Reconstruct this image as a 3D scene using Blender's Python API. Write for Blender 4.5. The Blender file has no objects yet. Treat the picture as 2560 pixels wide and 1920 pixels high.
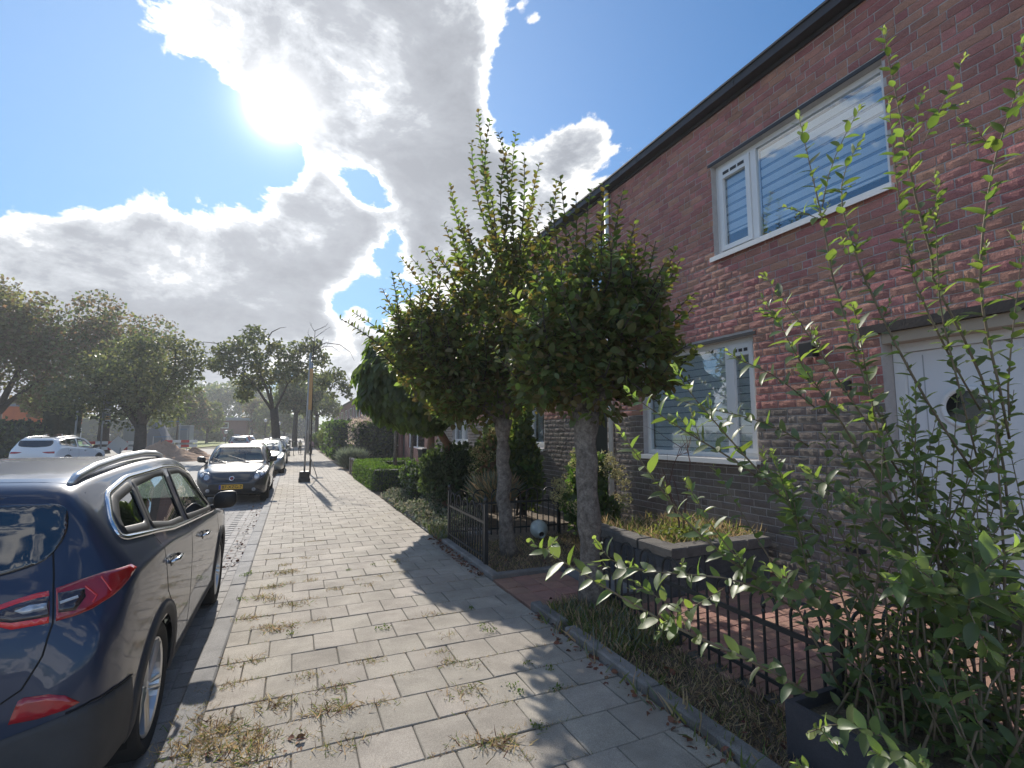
import bpy, bmesh, math, random
import numpy as np
from mathutils import Vector, Matrix, Euler
from mathutils.bvhtree import BVHTree
from mathutils.geometry import tessellate_polygon
R = math.radians
rnd = random.Random(7)
nr = np.random.default_rng(11)
scene = bpy.context.scene
COL = scene.collection

# ------------------------------------------------------------------ camera
FPX = 1225.0                       # focal length in pixels of a 2560 px wide frame
PITCH = math.atan(123 / FPX)
YAW = math.atan(545 / math.hypot(FPX, 123))
CAM = np.array([0, 0, 1.57])
cw = np.array([math.sin(YAW) * math.cos(PITCH), math.cos(YAW) * math.cos(PITCH), math.sin(PITCH)])
cr = np.array([math.cos(YAW), -math.sin(YAW), 0.0])
cu = np.cross(cr, cw)
cam_data = bpy.data.cameras.new("camera")
cam_data.sensor_width = 36
cam_data.lens = 36 * FPX / 2560
cam_data.clip_start = 0.05
cam_data.clip_end = 2000
cam = bpy.data.objects.new("camera", cam_data)
COL.objects.link(cam)
cam.location = CAM
cam.rotation_euler = (math.pi / 2 + PITCH, 0, -YAW)
scene.camera = cam

# ------------------------------------------------------------------ sun and sky
SUN_EL, SUN_AZ = R(32.1), R(-3.1)     # azimuth from +Y, negative = towards -X
SUN_DIR = Vector((math.sin(SUN_AZ) * math.cos(SUN_EL), math.cos(SUN_AZ) * math.cos(SUN_EL), math.sin(SUN_EL)))
sd = bpy.data.lights.new("sun", 'SUN')
sd.energy = 3.05
sd.angle = R(0.53)
sd.color = (1.0, 0.93, 0.83)
so = bpy.data.objects.new("sun", sd)
COL.objects.link(so)
so.rotation_euler = Vector((0, 0, 1)).rotation_difference(SUN_DIR).to_euler()
scene.view_settings.view_transform = 'Standard'
scene.view_settings.look = 'None'
scene.view_settings.exposure = 0.95
scene.view_settings.gamma = 1.0
scene.view_settings.use_curve_mapping = False

def pray(x, y):
    d = cr * (x - 1280) + cu * (960 - y) + cw * FPX
    return d
def gp(x, y, z=0.0):
    d = pray(x, y); t = (z - CAM[2]) / d[2]
    p = CAM + d * t
    return Vector(p)
def at(x, y, Y):
    d = pray(x, y)
    return Vector(CAM + d * (Y / d[1]))
def dep(x, y, k):                      # point at depth k along the view axis
    return Vector(CAM + pray(x, y) * (k / FPX))

def build_world():
    w = bpy.data.worlds.new("World"); scene.world = w; w.use_nodes = True
    nt = w.node_tree; N = nt.nodes; L = nt.links
    N.clear()
    def node(t, **k):
        n = N.new(t)
        for a, b in k.items(): setattr(n, a, b)
        return n
    def math_(op, a, b=None, c=None, clamp=False):
        n = node('ShaderNodeMath', operation=op, use_clamp=clamp)
        for i, v in enumerate((a, b, c)):
            if v is None: continue
            if isinstance(v, (int, float)): n.inputs[i].default_value = v
            else: L.new(v, n.inputs[i])
        return n.outputs[0]
    tc = node('ShaderNodeTexCoord')
    nrm = node('ShaderNodeVectorMath', operation='NORMALIZE'); L.new(tc.outputs['Generated'], nrm.inputs[0])
    d = nrm.outputs[0]
    sky = node('ShaderNodeTexSky', sky_type='NISHITA')
    sky.sun_disc = False; sky.sun_elevation = SUN_EL; sky.sun_rotation = SUN_AZ
    sky.air_density = 1.0; sky.dust_density = 0.15; sky.ozone_density = 2.2
    # clouds: fractal noise on the sky dome plus the large masses of this sky, each a soft cap round a direction
    mp = node('ShaderNodeMapping'); mp.inputs['Scale'].default_value = (1, 1, 1.7); L.new(d, mp.inputs['Vector'])
    def noise(scale, det, rough, dist=0.0, off=0.0):
        n = node('ShaderNodeTexNoise', noise_dimensions='4D')
        n.inputs['W'].default_value = off
        n.inputs['Scale'].default_value = scale; n.inputs['Detail'].default_value = det
        n.inputs['Roughness'].default_value = rough; n.inputs['Distortion'].default_value = dist
        L.new(mp.outputs[0], n.inputs['Vector'])
        return n.outputs['Fac']
    n1 = noise(2.6, 3, .5, 0.1, 3.1)
    n2 = noise(5.2, 10, .64, 0.35, 1.7)
    n3 = noise(34.0, 5, .6, 0.0, 4.2)
    sep = node('ShaderNodeSeparateXYZ'); L.new(d, sep.inputs[0])
    low = node('ShaderNodeMapRange', interpolation_type='SMOOTHSTEP'); L.new(sep.outputs['Z'], low.inputs['Value'])
    low.inputs['From Min'].default_value = .0; low.inputs['From Max'].default_value = .22; low.inputs['To Min'].default_value = 1.0; low.inputs['To Max'].default_value = 0.0
    acc = math_('MULTIPLY_ADD', n1, 2.4, -1.52)     # general cover, thicker towards the horizon
    acc = math_('ADD', acc, math_('MULTIPLY', low.outputs[0], .36))
    for (x, y, rad, amp) in CLOUDS:
        v = pray(x, y); v = v / np.linalg.norm(v)
        dt = node('ShaderNodeVectorMath', operation='DOT_PRODUCT'); L.new(d, dt.inputs[0]); dt.inputs[1].default_value = tuple(v)
        mr = node('ShaderNodeMapRange', interpolation_type='SMOOTHSTEP')
        a = math.atan(rad / FPX)
        mr.inputs['From Min'].default_value = math.cos(a * 1.4); mr.inputs['From Max'].default_value = math.cos(a * .2)
        mr.inputs['To Min'].default_value = 0; mr.inputs['To Max'].default_value = amp
        L.new(dt.outputs['Value'], mr.inputs['Value'])
        acc = math_('ADD', acc, mr.outputs[0])
    acc = math_('MINIMUM', math_('MAXIMUM', acc, -1.7), 1.7)
    den = math_('ADD', acc, math_('MULTIPLY_ADD', n2, 6.6, -3.30))
    den = math_('ADD', den, math_('MULTIPLY_ADD', n3, 1.0, -.50))
    mask = node('ShaderNodeMapRange', interpolation_type='SMOOTHSTEP'); L.new(den, mask.inputs['Value'])
    mask.inputs['From Min'].default_value = -.08; mask.inputs['From Max'].default_value = .30
    # thin rims scatter the sunlight forward and shine, thick cores go grey
    n4 = noise(8.5, 8, .58, .3, 8.8)
    cr_ = node('ShaderNodeValToRGB'); L.new(math_('ADD', math_('MULTIPLY', den, .36), math_('MULTIPLY_ADD', n4, 1.15, -.60)), cr_.inputs[0])
    E = cr_.color_ramp.elements
    E[0].position = .0; E[0].color = (.95, .97, 1.0, 1)
    E[1].position = .95; E[1].color = (.20, .225, .275, 1)
    e = E.new(.20); e.color = (1.0, 1.0, 1.0, 1)
    e = E.new(.34); e.color = (.52, .555, .61, 1)
    e = E.new(.55); e.color = (.295, .325, .38, 1)
    dts = node('ShaderNodeVectorMath', operation='DOT_PRODUCT'); L.new(d, dts.inputs[0]); dts.inputs[1].default_value = tuple(SUN_DIR)
    cosd = math_('MAXIMUM', dts.outputs['Value'], 0.0)
    near = math_('POWER', cosd, 18.0)
    away = math_('MAXIMUM', math_('MULTIPLY', dts.outputs['Value'], -1.0), 0.0)      # clouds opposite the sun are lit from the front
    lum = math_('ADD', math_('MULTIPLY_ADD', near, .12, .68), math_('MULTIPLY', away, .8))
    cl = node('ShaderNodeVectorMath', operation='SCALE'); L.new(cr_.outputs[0], cl.inputs[0]); L.new(lum, cl.inputs['Scale'])
    cl2 = node('ShaderNodeVectorMath', operation='SCALE'); L.new(cl.outputs[0], cl2.inputs[0]); cl2.inputs['Scale'].default_value = 0.78 / SKY_S
    tint = node('ShaderNodeMix', data_type='RGBA'); L.new(low.outputs[0], tint.inputs['Factor']); tint.inputs['A'].default_value = (.43, .93, 1.25, 1); tint.inputs['B'].default_value = (.82, .95, 1.15, 1)
    sk = node('ShaderNodeVectorMath', operation='MULTIPLY'); L.new(sky.outputs[0], sk.inputs[0]); L.new(tint.outputs['Result'], sk.inputs[1])
    # the bright band of sky round the sun is compressed as the camera's film would
    ln = node('ShaderNodeVectorMath', operation='DOT_PRODUCT'); L.new(sk.outputs[0], ln.inputs[0]); ln.inputs[1].default_value = (.3 * SKY_S, .5 * SKY_S, .2 * SKY_S)
    rd = node('ShaderNodeVectorMath', operation='SCALE'); L.new(sk.outputs[0], rd.inputs[0]); L.new(math_('DIVIDE', .84, math_('MULTIPLY_ADD', ln.outputs['Value'], 1.6, 1.0)), rd.inputs['Scale'])
    sk = rd
    mix = node('ShaderNodeMix', data_type='RGBA'); L.new(mask.outputs[0], mix.inputs['Factor'])
    L.new(sk.outputs[0], mix.inputs['A']); L.new(cl2.outputs[0], mix.inputs['B'])
    # aureole of the sun shining through the cloud gap
    g1 = math_('MULTIPLY', math_('POWER', cosd, 3800.0), 12.0)
    g2 = math_('MULTIPLY', math_('POWER', cosd, 700.0), .55)
    g3 = math_('MULTIPLY', math_('POWER', cosd, 5.0), .13)
    gs = math_('DIVIDE', math_('ADD', math_('ADD', g1, g2), g3), SKY_S)
    gv = node('ShaderNodeCombineXYZ'); L.new(gs, gv.inputs[0]); L.new(math_('MULTIPLY', gs, .98), gv.inputs[1]); L.new(math_('MULTIPLY', gs, .95), gv.inputs[2])
    ad = node('ShaderNodeVectorMath', operation='ADD'); L.new(mix.outputs['Result'], ad.inputs[0]); L.new(gv.outputs[0], ad.inputs[1])
    bg = node('ShaderNodeBackground'); L.new(ad.outputs[0], bg.inputs['Color']); bg.inputs['Strength'].default_value = SKY_S
    out = node('ShaderNodeOutputWorld'); L.new(bg.outputs[0], out.inputs['Surface'])
    w.cycles.sampling_method = 'MANUAL'; w.cycles.sample_map_resolution = 1024
SKY_S = 0.10
# (x, y, radius in frame pixels, weight): directions of the cloud masses and of the blue gaps
CLOUDS = [
 (300, 20, 130, .55), (420, 60, 120, .6), (520, 120, 120, .7), (640, 60, 170, .9), (800, 60, 200, 1.0), (980, 60, 200, 1.1), (1120, 90, 150, 1.0), (900, 230, 180, 1.1), (1040, 260, 160, 1.1), (1110, 380, 110, .8), (960, 380, 90, .8),
 (850, 180, 130, .7), (960, 150, 140, .6), (760, 130, 90, .4), (640, 215, 70, .4), (800, 330, 90, .8), (1180, 20, 110, .7), (1060, 470, 90, .7),
 (60, 560, 120, .8), (190, 540, 110, .7), (360, 530, 120, .8), (500, 520, 110, .8), (640, 500, 100, .7), (770, 490, 100, .8), (870, 540, 80, .8), (120, 700, 190, 1.0), (330, 680, 200, 1.1), (560, 660, 200, 1.1), (740, 640, 160, 1.1), (860, 650, 80, .8),
 (40, 830, 170, .9), (250, 830, 200, .9), (470, 800, 180, 1.0), (650, 780, 140, .9), (740, 800, 70, .6),
 (1040, 620, 110, .9), (1130, 560, 120, .9), (1260, 520, 150, 1.0), (1400, 430, 140, 1.0), (1530, 380, 130, .9), (1640, 330, 90, .8), (1700, 270, 60, .7), (1440, 310, 70, .7), (1120, 730, 150, .8),
 (950, 820, 70, .8), (870, 850, 60, .8), (800, 900, 60, .6), (540, 960, 80, .6), (900, 930, 70, .7), (1365, 70, 36, .9), (1330, 20, 26, .8),
 (150, 230, 330, -1.3), (330, 330, 260, -1.2), (530, 390, 150, -1.1), (60, 420, 150, -.8), (660, 420, 80, -.8), (720, 400, 50, -.5),
 (1560, 100, 300, -1.3), (1330, 200, 130, -1.0), (1850, 60, 300, -1.2), (2300, 200, 500, -.5), (880, 415, 60, -1.1), (930, 455, 60, -1.1), (850, 395, 50, -.7), (960, 690, 75, -1.6), (900, 760, 70, -1.3), (810, 760, 50, -.9), (1000, 560, 50, -1.0), (980, 620, 50, -1.0), (840, 720, 40, -.6),
]
build_world()

# ------------------------------------------------------------------ materials
MATS = {}
def mat(name, col, col2=None, nscale=6, rough=.7, rough2=None, bump=0.0, bscale=40, metal=0.0, coat=0.0, spec=.5, rand=0.0, hue=0.0,
        transl=0.0, tcol=None, det=5, fine=0.0, fscale=180, emis=None, stain=0.0):
    if name in MATS: return MATS[name]
    m = bpy.data.materials.new(name); m.use_nodes = True
    nt = m.node_tree; N = nt.nodes; L = nt.links
    b = N['Principled BSDF']; out = N['Material Output']
    geo = N.new('ShaderNodeNewGeometry')
    pos = geo.outputs['Position']
    cur = None
    def noise(scale, detail=det, rg=.6, dist=.3):
        n = N.new('ShaderNodeTexNoise'); n.inputs['Scale'].default_value = scale; n.inputs['Detail'].default_value = detail
        n.inputs['Roughness'].default_value = rg; n.inputs['Distortion'].default_value = dist
        L.new(pos, n.inputs['Vector']); return n.outputs['Fac']
    def mixc(f, a, bb, blend='MIX'):
        x = N.new('ShaderNodeMix'); x.data_type = 'RGBA'; x.blend_type = blend
        if isinstance(f, float): x.inputs['Factor'].default_value = f
        else: L.new(f, x.inputs['Factor'])
        for s, v in (('A', a), ('B', bb)):
            if isinstance(v, tuple): x.inputs[s].default_value = (*v, 1)
            else: L.new(v, x.inputs[s])
        return x.outputs['Result']
    cur = col
    if col2 is not None:
        mr = N.new('ShaderNodeMapRange'); L.new(noise(nscale), mr.inputs[0]); mr.inputs[1].default_value = .34; mr.inputs[2].default_value = .66
        cur = mixc(mr.outputs[0], col, col2)
    if stain > 0:                                     # worn, dirty patches
        mr = N.new('ShaderNodeMapRange'); L.new(noise(2.1, 7, .7, .8), mr.inputs[0]); mr.inputs[1].default_value = .42; mr.inputs[2].default_value = .68
        mr.inputs[3].default_value = 1.0; mr.inputs[4].default_value = 1 - stain
        c = N.new('ShaderNodeVectorMath'); c.operation = 'SCALE'
        if isinstance(cur, tuple): c.inputs[0].default_value = cur
        else: L.new(cur, c.inputs[0])
        L.new(mr.outputs[0], c.inputs['Scale']); cur = c.outputs[0]
    if fine > 0:
        mr = N.new('ShaderNodeMapRange'); L.new(noise(fscale, 3, .7, 0), mr.inputs[0]); mr.inputs[1].default_value = .3; mr.inputs[2].default_value = .7
        mr.inputs[3].default_value = 1 - fine; mr.inputs[4].default_value = 1 + fine
        c = N.new('ShaderNodeVectorMath'); c.operation = 'SCALE'
        if isinstance(cur, tuple): c.inputs[0].default_value = cur
        else: L.new(cur, c.inputs[0])
        L.new(mr.outputs[0], c.inputs['Scale']); cur = c.outputs[0]
    if rand > 0 or hue > 0:
        oi = N.new('ShaderNodeObjectInfo')
        ad = N.new('ShaderNodeMath'); ad.operation = 'ADD'; L.new(oi.outputs['Random'], ad.inputs[0]); L.new(geo.outputs['Random Per Island'], ad.inputs[1])
        fr = N.new('ShaderNodeMath'); fr.operation = 'FRACT'; L.new(ad.outputs[0], fr.inputs[0])
        hs = N.new('ShaderNodeHueSaturation')
        mr = N.new('ShaderNodeMapRange'); L.new(fr.outputs[0], mr.inputs[0]); mr.inputs[3].default_value = 1 - rand; mr.inputs[4].default_value = 1 + rand
        L.new(mr.outputs[0], hs.inputs['Value'])
        f2 = N.new('ShaderNodeMath'); f2.operation = 'MULTIPLY'; L.new(fr.outputs[0], f2.inputs[0]); f2.inputs[1].default_value = 7.31
        f3 = N.new('ShaderNodeMath'); f3.operation = 'FRACT'; L.new(f2.outputs[0], f3.inputs[0])
        mr2 = N.new('ShaderNodeMapRange'); L.new(f3.outputs[0], mr2.inputs[0]); mr2.inputs[3].default_value = .5 - hue; mr2.inputs[4].default_value = .5 + hue
        L.new(mr2.outputs[0], hs.inputs['Hue'])
        if isinstance(cur, tuple): hs.inputs['Color'].default_value = (*cur, 1)
        else: L.new(cur, hs.inputs['Color'])
        cur = hs.outputs[0]
    if isinstance(cur, tuple): b.inputs['Base Color'].default_value = (*cur, 1)
    else: L.new(cur, b.inputs['Base Color'])
    b.inputs['Roughness'].default_value = rough
    if rough2 is not None:
        mr = N.new('ShaderNodeMapRange'); L.new(noise(nscale * 1.7), mr.inputs[0]); mr.inputs[1].default_value = .35; mr.inputs[2].default_value = .65
        mr.inputs[3].default_value = rough; mr.inputs[4].default_value = rough2; L.new(mr.outputs[0], b.inputs['Roughness'])
    b.inputs['Metallic'].default_value = metal
    b.inputs['Coat Weight'].default_value = coat
    b.inputs['Coat Roughness'].default_value = .03
    b.inputs['Specular IOR Level'].default_value = spec
    if bump > 0:
        bp = N.new('ShaderNodeBump'); bp.inputs['Strength'].default_value = 1.0; bp.inputs['Distance'].default_value = bump
        L.new(noise(bscale, 6, .65, .2), bp.inputs['Height']); L.new(bp.outputs[0], b.inputs['Normal'])
    if emis:
        b.inputs['Emission Color'].default_value = (*emis, 1); b.inputs['Emission Strength'].default_value = 1
    if transl > 0:
        t = N.new('ShaderNodeBsdfTranslucent')
        if tcol is not None and not isinstance(cur, tuple):
            tc_ = mixc(1.0, cur, tcol, 'MULTIPLY'); L.new(tc_, t.inputs[0])
        elif tcol is not None: t.inputs[0].default_value = (*[a * c for a, c in zip(cur, tcol)], 1)
        mx = N.new('ShaderNodeMixShader'); mx.inputs[0].default_value = transl
        L.new(b.outputs[0], mx.inputs[1]); L.new(t.outputs[0], mx.inputs[2]); L.new(mx.outputs[0], out.inputs['Surface'])
    MATS[name] = m
    return m
def glass(name, tint, fres=1.5, rough=0.0, boost=1.0, base=0.0):
    if name in MATS: return MATS[name]
    m = bpy.data.materials.new(name); m.use_nodes = True
    nt = m.node_tree; N = nt.nodes; L = nt.links
    N.remove(N['Principled BSDF']); out = N['Material Output']
    t = N.new('ShaderNodeBsdfTransparent'); t.inputs[0].default_value = (*tint, 1)
    g = N.new('ShaderNodeBsdfGlossy'); g.inputs['Roughness'].default_value = rough; g.inputs[0].default_value = (.95, .97, 1, 1)
    ge = N.new('ShaderNodeNewGeometry'); dt = N.new('ShaderNodeVectorMath'); dt.operation = 'DOT_PRODUCT'
    L.new(ge.outputs['Normal'], dt.inputs[0]); L.new(ge.outputs['Incoming'], dt.inputs[1])
    def mth(op, x, y):
        n = N.new('ShaderNodeMath'); n.operation = op; n.use_clamp = op == 'MULTIPLY_ADD'
        for i, v in enumerate((x, y)):
            if isinstance(v, float): n.inputs[i].default_value = v
            else: L.new(v, n.inputs[i])
        return n
    pw = mth('POWER', mth('SUBTRACT', 1.0, mth('ABSOLUTE', dt.outputs['Value'], 0.0).outputs[0]).outputs[0], 5.0)   # Schlick
    mu = mth('MULTIPLY_ADD', pw.outputs[0], .94 * boost); mu.inputs[2].default_value = .045 * boost + base
    mx = N.new('ShaderNodeMixShader'); L.new(mu.outputs[0], mx.inputs[0]); L.new(t.outputs[0], mx.inputs[1]); L.new(g.outputs[0], mx.inputs[2])
    L.new(mx.outputs[0], out.inputs['Surface'])
    MATS[name] = m
    return m

# ------------------------------------------------------------------ objects
WL = {}                                # world location of a parent
def tag(o, label=None, cat=None, group=None, kind=None):
    if label: o['label'] = label
    if cat: o['category'] = cat
    if group: o['group'] = group
    if kind: o['kind'] = kind
    return o
def empty(name, loc, label=None, cat=None, group=None, rz=0.0):
    o = bpy.data.objects.new(name, None); COL.objects.link(o)
    o.location = loc; o.rotation_euler = (0, 0, rz); o.empty_display_size = .2
    WL[o] = Vector(loc)
    return tag(o, label, cat, group)
def wl(o): return WL.get(o, Vector((0, 0, 0)))
class MB:
    def __init__(s): s.v = []; s.f = []; s.m = []; s.mi = 0
    def add(s, vs, fs):
        n = len(s.v); s.v.extend([tuple(p) for p in vs]); s.f.extend([tuple(i + n for i in f) for f in fs]); s.m.extend([s.mi] * len(fs)); return n
    def box(s, a, b, M=None):
        (x0, y0, z0), (x1, y1, z1) = a, b
        vs = [(x0, y0, z0), (x1, y0, z0), (x1, y1, z0), (x0, y1, z0), (x0, y0, z1), (x1, y0, z1), (x1, y1, z1), (x0, y1, z1)]
        if M is not None: vs = [M @ Vector(p) for p in vs]
        s.add(vs, [(3, 2, 1, 0), (4, 5, 6, 7), (0, 1, 5, 4), (1, 2, 6, 5), (2, 3, 7, 6), (3, 0, 4, 7)])
    def bbox(s, a, b, c=.004, M=None):   # box with chamfered vertical and top edges
        (x0, y0, z0), (x1, y1, z1) = a, b
        vs = [(x0, y0, z0), (x1, y0, z0), (x1, y1, z0), (x0, y1, z0), (x0, y0, z1 - c), (x1, y0, z1 - c), (x1, y1, z1 - c), (x0, y1, z1 - c),
              (x0 + c, y0 + c, z1), (x1 - c, y0 + c, z1), (x1 - c, y1 - c, z1), (x0 + c, y1 - c, z1)]
        if M is not None: vs = [M @ Vector(p) for p in vs]
        s.add(vs, [(0, 1, 5, 4), (1, 2, 6, 5), (2, 3, 7, 6), (3, 0, 4, 7), (4, 5, 9, 8), (5, 6, 10, 9), (6, 7, 11, 10), (7, 4, 8, 11), (8, 9, 10, 11), (3, 2, 1, 0)])
    def tube(s, pts, r, n=6, cap=True):
        pts = [Vector(p) for p in pts]
        if not hasattr(r, '__len__'): r = [r] * len(pts)
        prev = None; base = len(s.v); k = len(pts)
        vs = []
        for i, p in enumerate(pts):
            t = (pts[min(i + 1, k - 1)] - pts[max(i - 1, 0)])
            if t.length < 1e-9: t = Vector((0, 0, 1))
            t.normalize()
            if prev is None:
                a = Vector((0, 0, 1)) if abs(t.z) < .9 else Vector((1, 0, 0))
                u = t.cross(a).normalized()
            else:
                u = (prev - t * prev.dot(t))
                u = u.normalized() if u.length > 1e-6 else t.orthogonal().normalized()
            prev = u; w = t.cross(u)
            for j in range(n):
                a = 2 * math.pi * j / n
                vs.append(p + (u * math.cos(a) + w * math.sin(a)) * r[i])
        fs = []
        for i in range(k - 1):
            for j in range(n):
                a, b_ = i * n + j, i * n + (j + 1) % n
                fs.append((a, b_, b_ + n, a + n))
        if cap: fs.append(tuple(range(n - 1, -1, -1))); fs.append(tuple((k - 1) * n + j for j in range(n)))
        s.add(vs, fs)
    def lathe(s, prof, n=16, M=None, close=True):
        k = len(prof); vs = []
        for (r, z) in prof:
            for j in range(n):
                a = 2 * math.pi * j / n; vs.append(Vector((r * math.cos(a), r * math.sin(a), z)))
        if M is not None: vs = [M @ p for p in vs]
        fs = [(i * n + j, i * n + (j + 1) % n, (i + 1) * n + (j + 1) % n, (i + 1) * n + j) for i in range(k - 1) for j in range(n)]
        if close: fs.append(tuple(range(n - 1, -1, -1))); fs.append(tuple((k - 1) * n + j for j in range(n)))
        s.add(vs, fs)
    def prism(s, poly, h, M):             # polygon in local xy extruded along local z
        n = len(poly)
        vs = [M @ Vector((x, y, 0)) for x, y in poly] + [M @ Vector((x, y, h)) for x, y in poly]
        fs = [tuple(range(n - 1, -1, -1)), tuple(range(n, 2 * n))] + [(i, (i + 1) % n, n + (i + 1) % n, n + i) for i in range(n)]
        s.add(vs, fs)
    def mesh(s, name, mats, off=None, smooth=False):
        me = bpy.data.meshes.new(name)
        v = s.v if off is None else [(p[0] - off[0], p[1] - off[1], p[2] - off[2]) for p in s.v]
        me.from_pydata(v, [], s.f)
        for m in (mats if isinstance(mats, (list, tuple)) else [mats]): me.materials.append(m)
        if max(s.m, default=0) > 0: me.polygons.foreach_set('material_index', s.m)
        if smooth: me.polygons.foreach_set('use_smooth', [True] * len(s.f))
        me.update()
        return me
    def build(s, name, mats, parent=None, smooth=False, local=False):
        off = None if (local or parent is None) else wl(parent)
        me = s.mesh(name, mats, off, smooth)
        o = bpy.data.objects.new(name, me); COL.objects.link(o)
        if parent is not None: o.parent = parent; WL[o] = wl(parent)
        return o
def inst(name, me, M, parent=None):
    o = bpy.data.objects.new(name, me); COL.objects.link(o)
    if parent is not None:
        o.parent = parent
        M = Matrix.Translation(-wl(parent)) @ M
    o.matrix_basis = M
    return o
def copy_tree(o, parent=None):
    c = o.copy(); COL.objects.link(c)
    if parent is not None: c.parent = parent
    WL[c] = wl(o)
    for ch in list(o.children): copy_tree(ch, c)
    return c

# ---- foliage
def leaf_template(kind):
    if kind == 'simple':                  # two quads folded on the midrib
        v = np.array([(0, 0, 0), (.30, .30, .07), (.27, .68, .04), (0, 1, -.12), (-.27, .68, .04), (-.30, .30, .07)])
        return v, [(0, 1, 2, 3), (0, 3, 4, 5)]
    if kind == 'quad':
        v = np.array([(-.35, 0, 0), (.35, .1, .1), (.30, 1, -.05), (-.4, .85, .12)])
        return v, [(0, 1, 2, 3)]
    if kind == 'needle':
        v = np.array([(-.06, 0, 0), (.06, 0, 0), (.02, 1, 0)])
        return v, [(0, 1, 2)]
    if kind == 'blade':
        v = np.array([(-.045, 0, 0), (.045, 0, 0), (.036, .55, -.02), (-.036, .55, -.02), (0, 1, -.16)])
        return v, [(0, 1, 2, 3), (3, 2, 4)]
def frames(d, nrm):
    d = d / np.linalg.norm(d, axis=1, keepdims=True)
    x = np.cross(d, nrm); ln = np.linalg.norm(x, axis=1, keepdims=True)
    bad = ln[:, 0] < 1e-4
    if bad.any(): x[bad] = np.cross(d[bad], np.array([.3, .9, .2])); ln = np.linalg.norm(x, axis=1, keepdims=True)
    x = x / ln; z = np.cross(x, d)
    return x, d, z
def leaf_mass(name, P, D, Nn, S, m, parent=None, kind='simple', label=None, cat=None, structure=False):
    tv, tf = leaf_template(kind)
    P = np.asarray(P, float)
    off = np.array(wl(parent)) if parent is not None else np.zeros(3)
    x, d, z = frames(np.asarray(D, float), np.asarray(Nn, float))
    S = np.asarray(S, float)[:, None, None]
    V = (P - off)[:, None, :] + S * (tv[None, :, 0:1] * x[:, None, :] + tv[None, :, 1:2] * d[:, None, :] + tv[None, :, 2:3] * z[:, None, :])
    n, k = len(P), len(tv)
    me = bpy.data.meshes.new(name)
    V = V.reshape(-1, 3)
    loops = np.concatenate([np.concatenate([np.array(f) + i * k for f in tf]) for i in range(1)])
    tot = np.array([len(f) for f in tf])
    L1 = np.concatenate([np.array(f) for f in tf])
    loops = (L1[None, :] + (np.arange(n) * k)[:, None]).reshape(-1)
    tots = np.tile(tot, n); starts = np.concatenate([[0], np.cumsum(tots)[:-1]])
    me.vertices.add(n * k); me.vertices.foreach_set('co', V.astype(np.float32).ravel())
    me.loops.add(len(loops)); me.loops.foreach_set('vertex_index', loops.astype(np.int32))
    me.polygons.add(len(tots)); me.polygons.foreach_set('loop_start', starts.astype(np.int32)); me.polygons.foreach_set('loop_total', tots.astype(np.int32))
    for q in (m if isinstance(m, (list, tuple)) else [m]): me.materials.append(q)
    if isinstance(m, (list, tuple)) and len(m) > 1:
        mi = np.repeat(nr.integers(0, len(m), n), len(tf)); me.polygons.foreach_set('material_index', mi.astype(np.int32))
    me.update(calc_edges=True)
    o = bpy.data.objects.new(name, me); COL.objects.link(o)
    if parent is not None: o.parent = parent; WL[o] = wl(parent)
    return o
def rand_dirs(n, up=0.0):
    v = nr.normal(size=(n, 3)); v[:, 2] += up
    return v / np.linalg.norm(v, axis=1, keepdims=True)
# ================================================================== SETTING
m_earth = mat('earth_ground', (.16, .13, .10), (.10, .10, .06), .8, .95, bump=.03, bscale=8, fine=.3)
m_grassland = mat('mown_grass', (.27, .29, .07), (.19, .23, .055), .7, .9, bump=.05, bscale=30, fine=.4, fscale=60)
m_paveway = mat('far_paving', (.36, .34, .31), (.29, .28, .26), 1.2, .85, bump=.01, bscale=25, fine=.2, fscale=30)
m_joint = mat('joint_sand', (.085, .08, .07), (.12, .11, .09), 20, .95)
m_tile = mat('concrete_tile', (.43, .385, .325), (.335, .298, .25), 3.0, .85, bump=.0035, bscale=240, rand=.085, hue=.006, fine=.36, fscale=240, stain=.26)
m_kerb = mat('kerb_concrete', (.30, .29, .28), (.21, .205, .20), 4, .85, bump=.004, bscale=160, rand=.08, fine=.3)
m_road = mat('clinker_grey', (.33, .31, .295), (.25, .235, .225), 3, .8, bump=.004, bscale=120, rand=.13, hue=.012, fine=.25, stain=.25)
m_redbrick = mat('paver_red', (.40, .225, .165), (.31, .175, .135), 4, .85, bump=.003, bscale=140, rand=.15, hue=.012, fine=.25, stain=.25)
m_soil = mat('dry_soil', (.20, .155, .11), (.12, .09, .065), 5, .95, bump=.02, bscale=40, fine=.4, fscale=90)

def sheet(name, pts, z, m, kind='structure'):
    me = bpy.data.meshes.new(name); me.from_pydata([(x, y, z) for x, y in pts], [], [tuple(range(len(pts)))])
    me.materials.append(m); o = bpy.data.objects.new(name, me); COL.objects.link(o)
    return tag(o, kind=kind)
sheet('ground', [(-400, -80), (400, -80), (400, 450), (-400, 450)], -.125, m_earth)
grass = sheet('grass_field', [(-120, 62), (-10.4, 62), (-8.2, 80), (-5.6, 108), (-5.0, 230), (-140, 230)], -.045, m_grassland)
sheet('side_road', [(-60, 17), (-6.5, 17), (-6.5, 60), (-60, 60)], -.07, m_paveway)
road = sheet('road', [(-6.6, -14), (-.55, -14), (-.55, 260), (-6.6, 260)], -.066, m_paveway)
pave = sheet('pavement', [(-.40, -6), (2.0, -6), (2.0, 240), (-.40, 240)], -.009, m_joint)
garden = sheet('garden_ground', [(2.0, -6), (14, -6), (14, 240), (2.0, 240)], -.02, m_soil)

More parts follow.
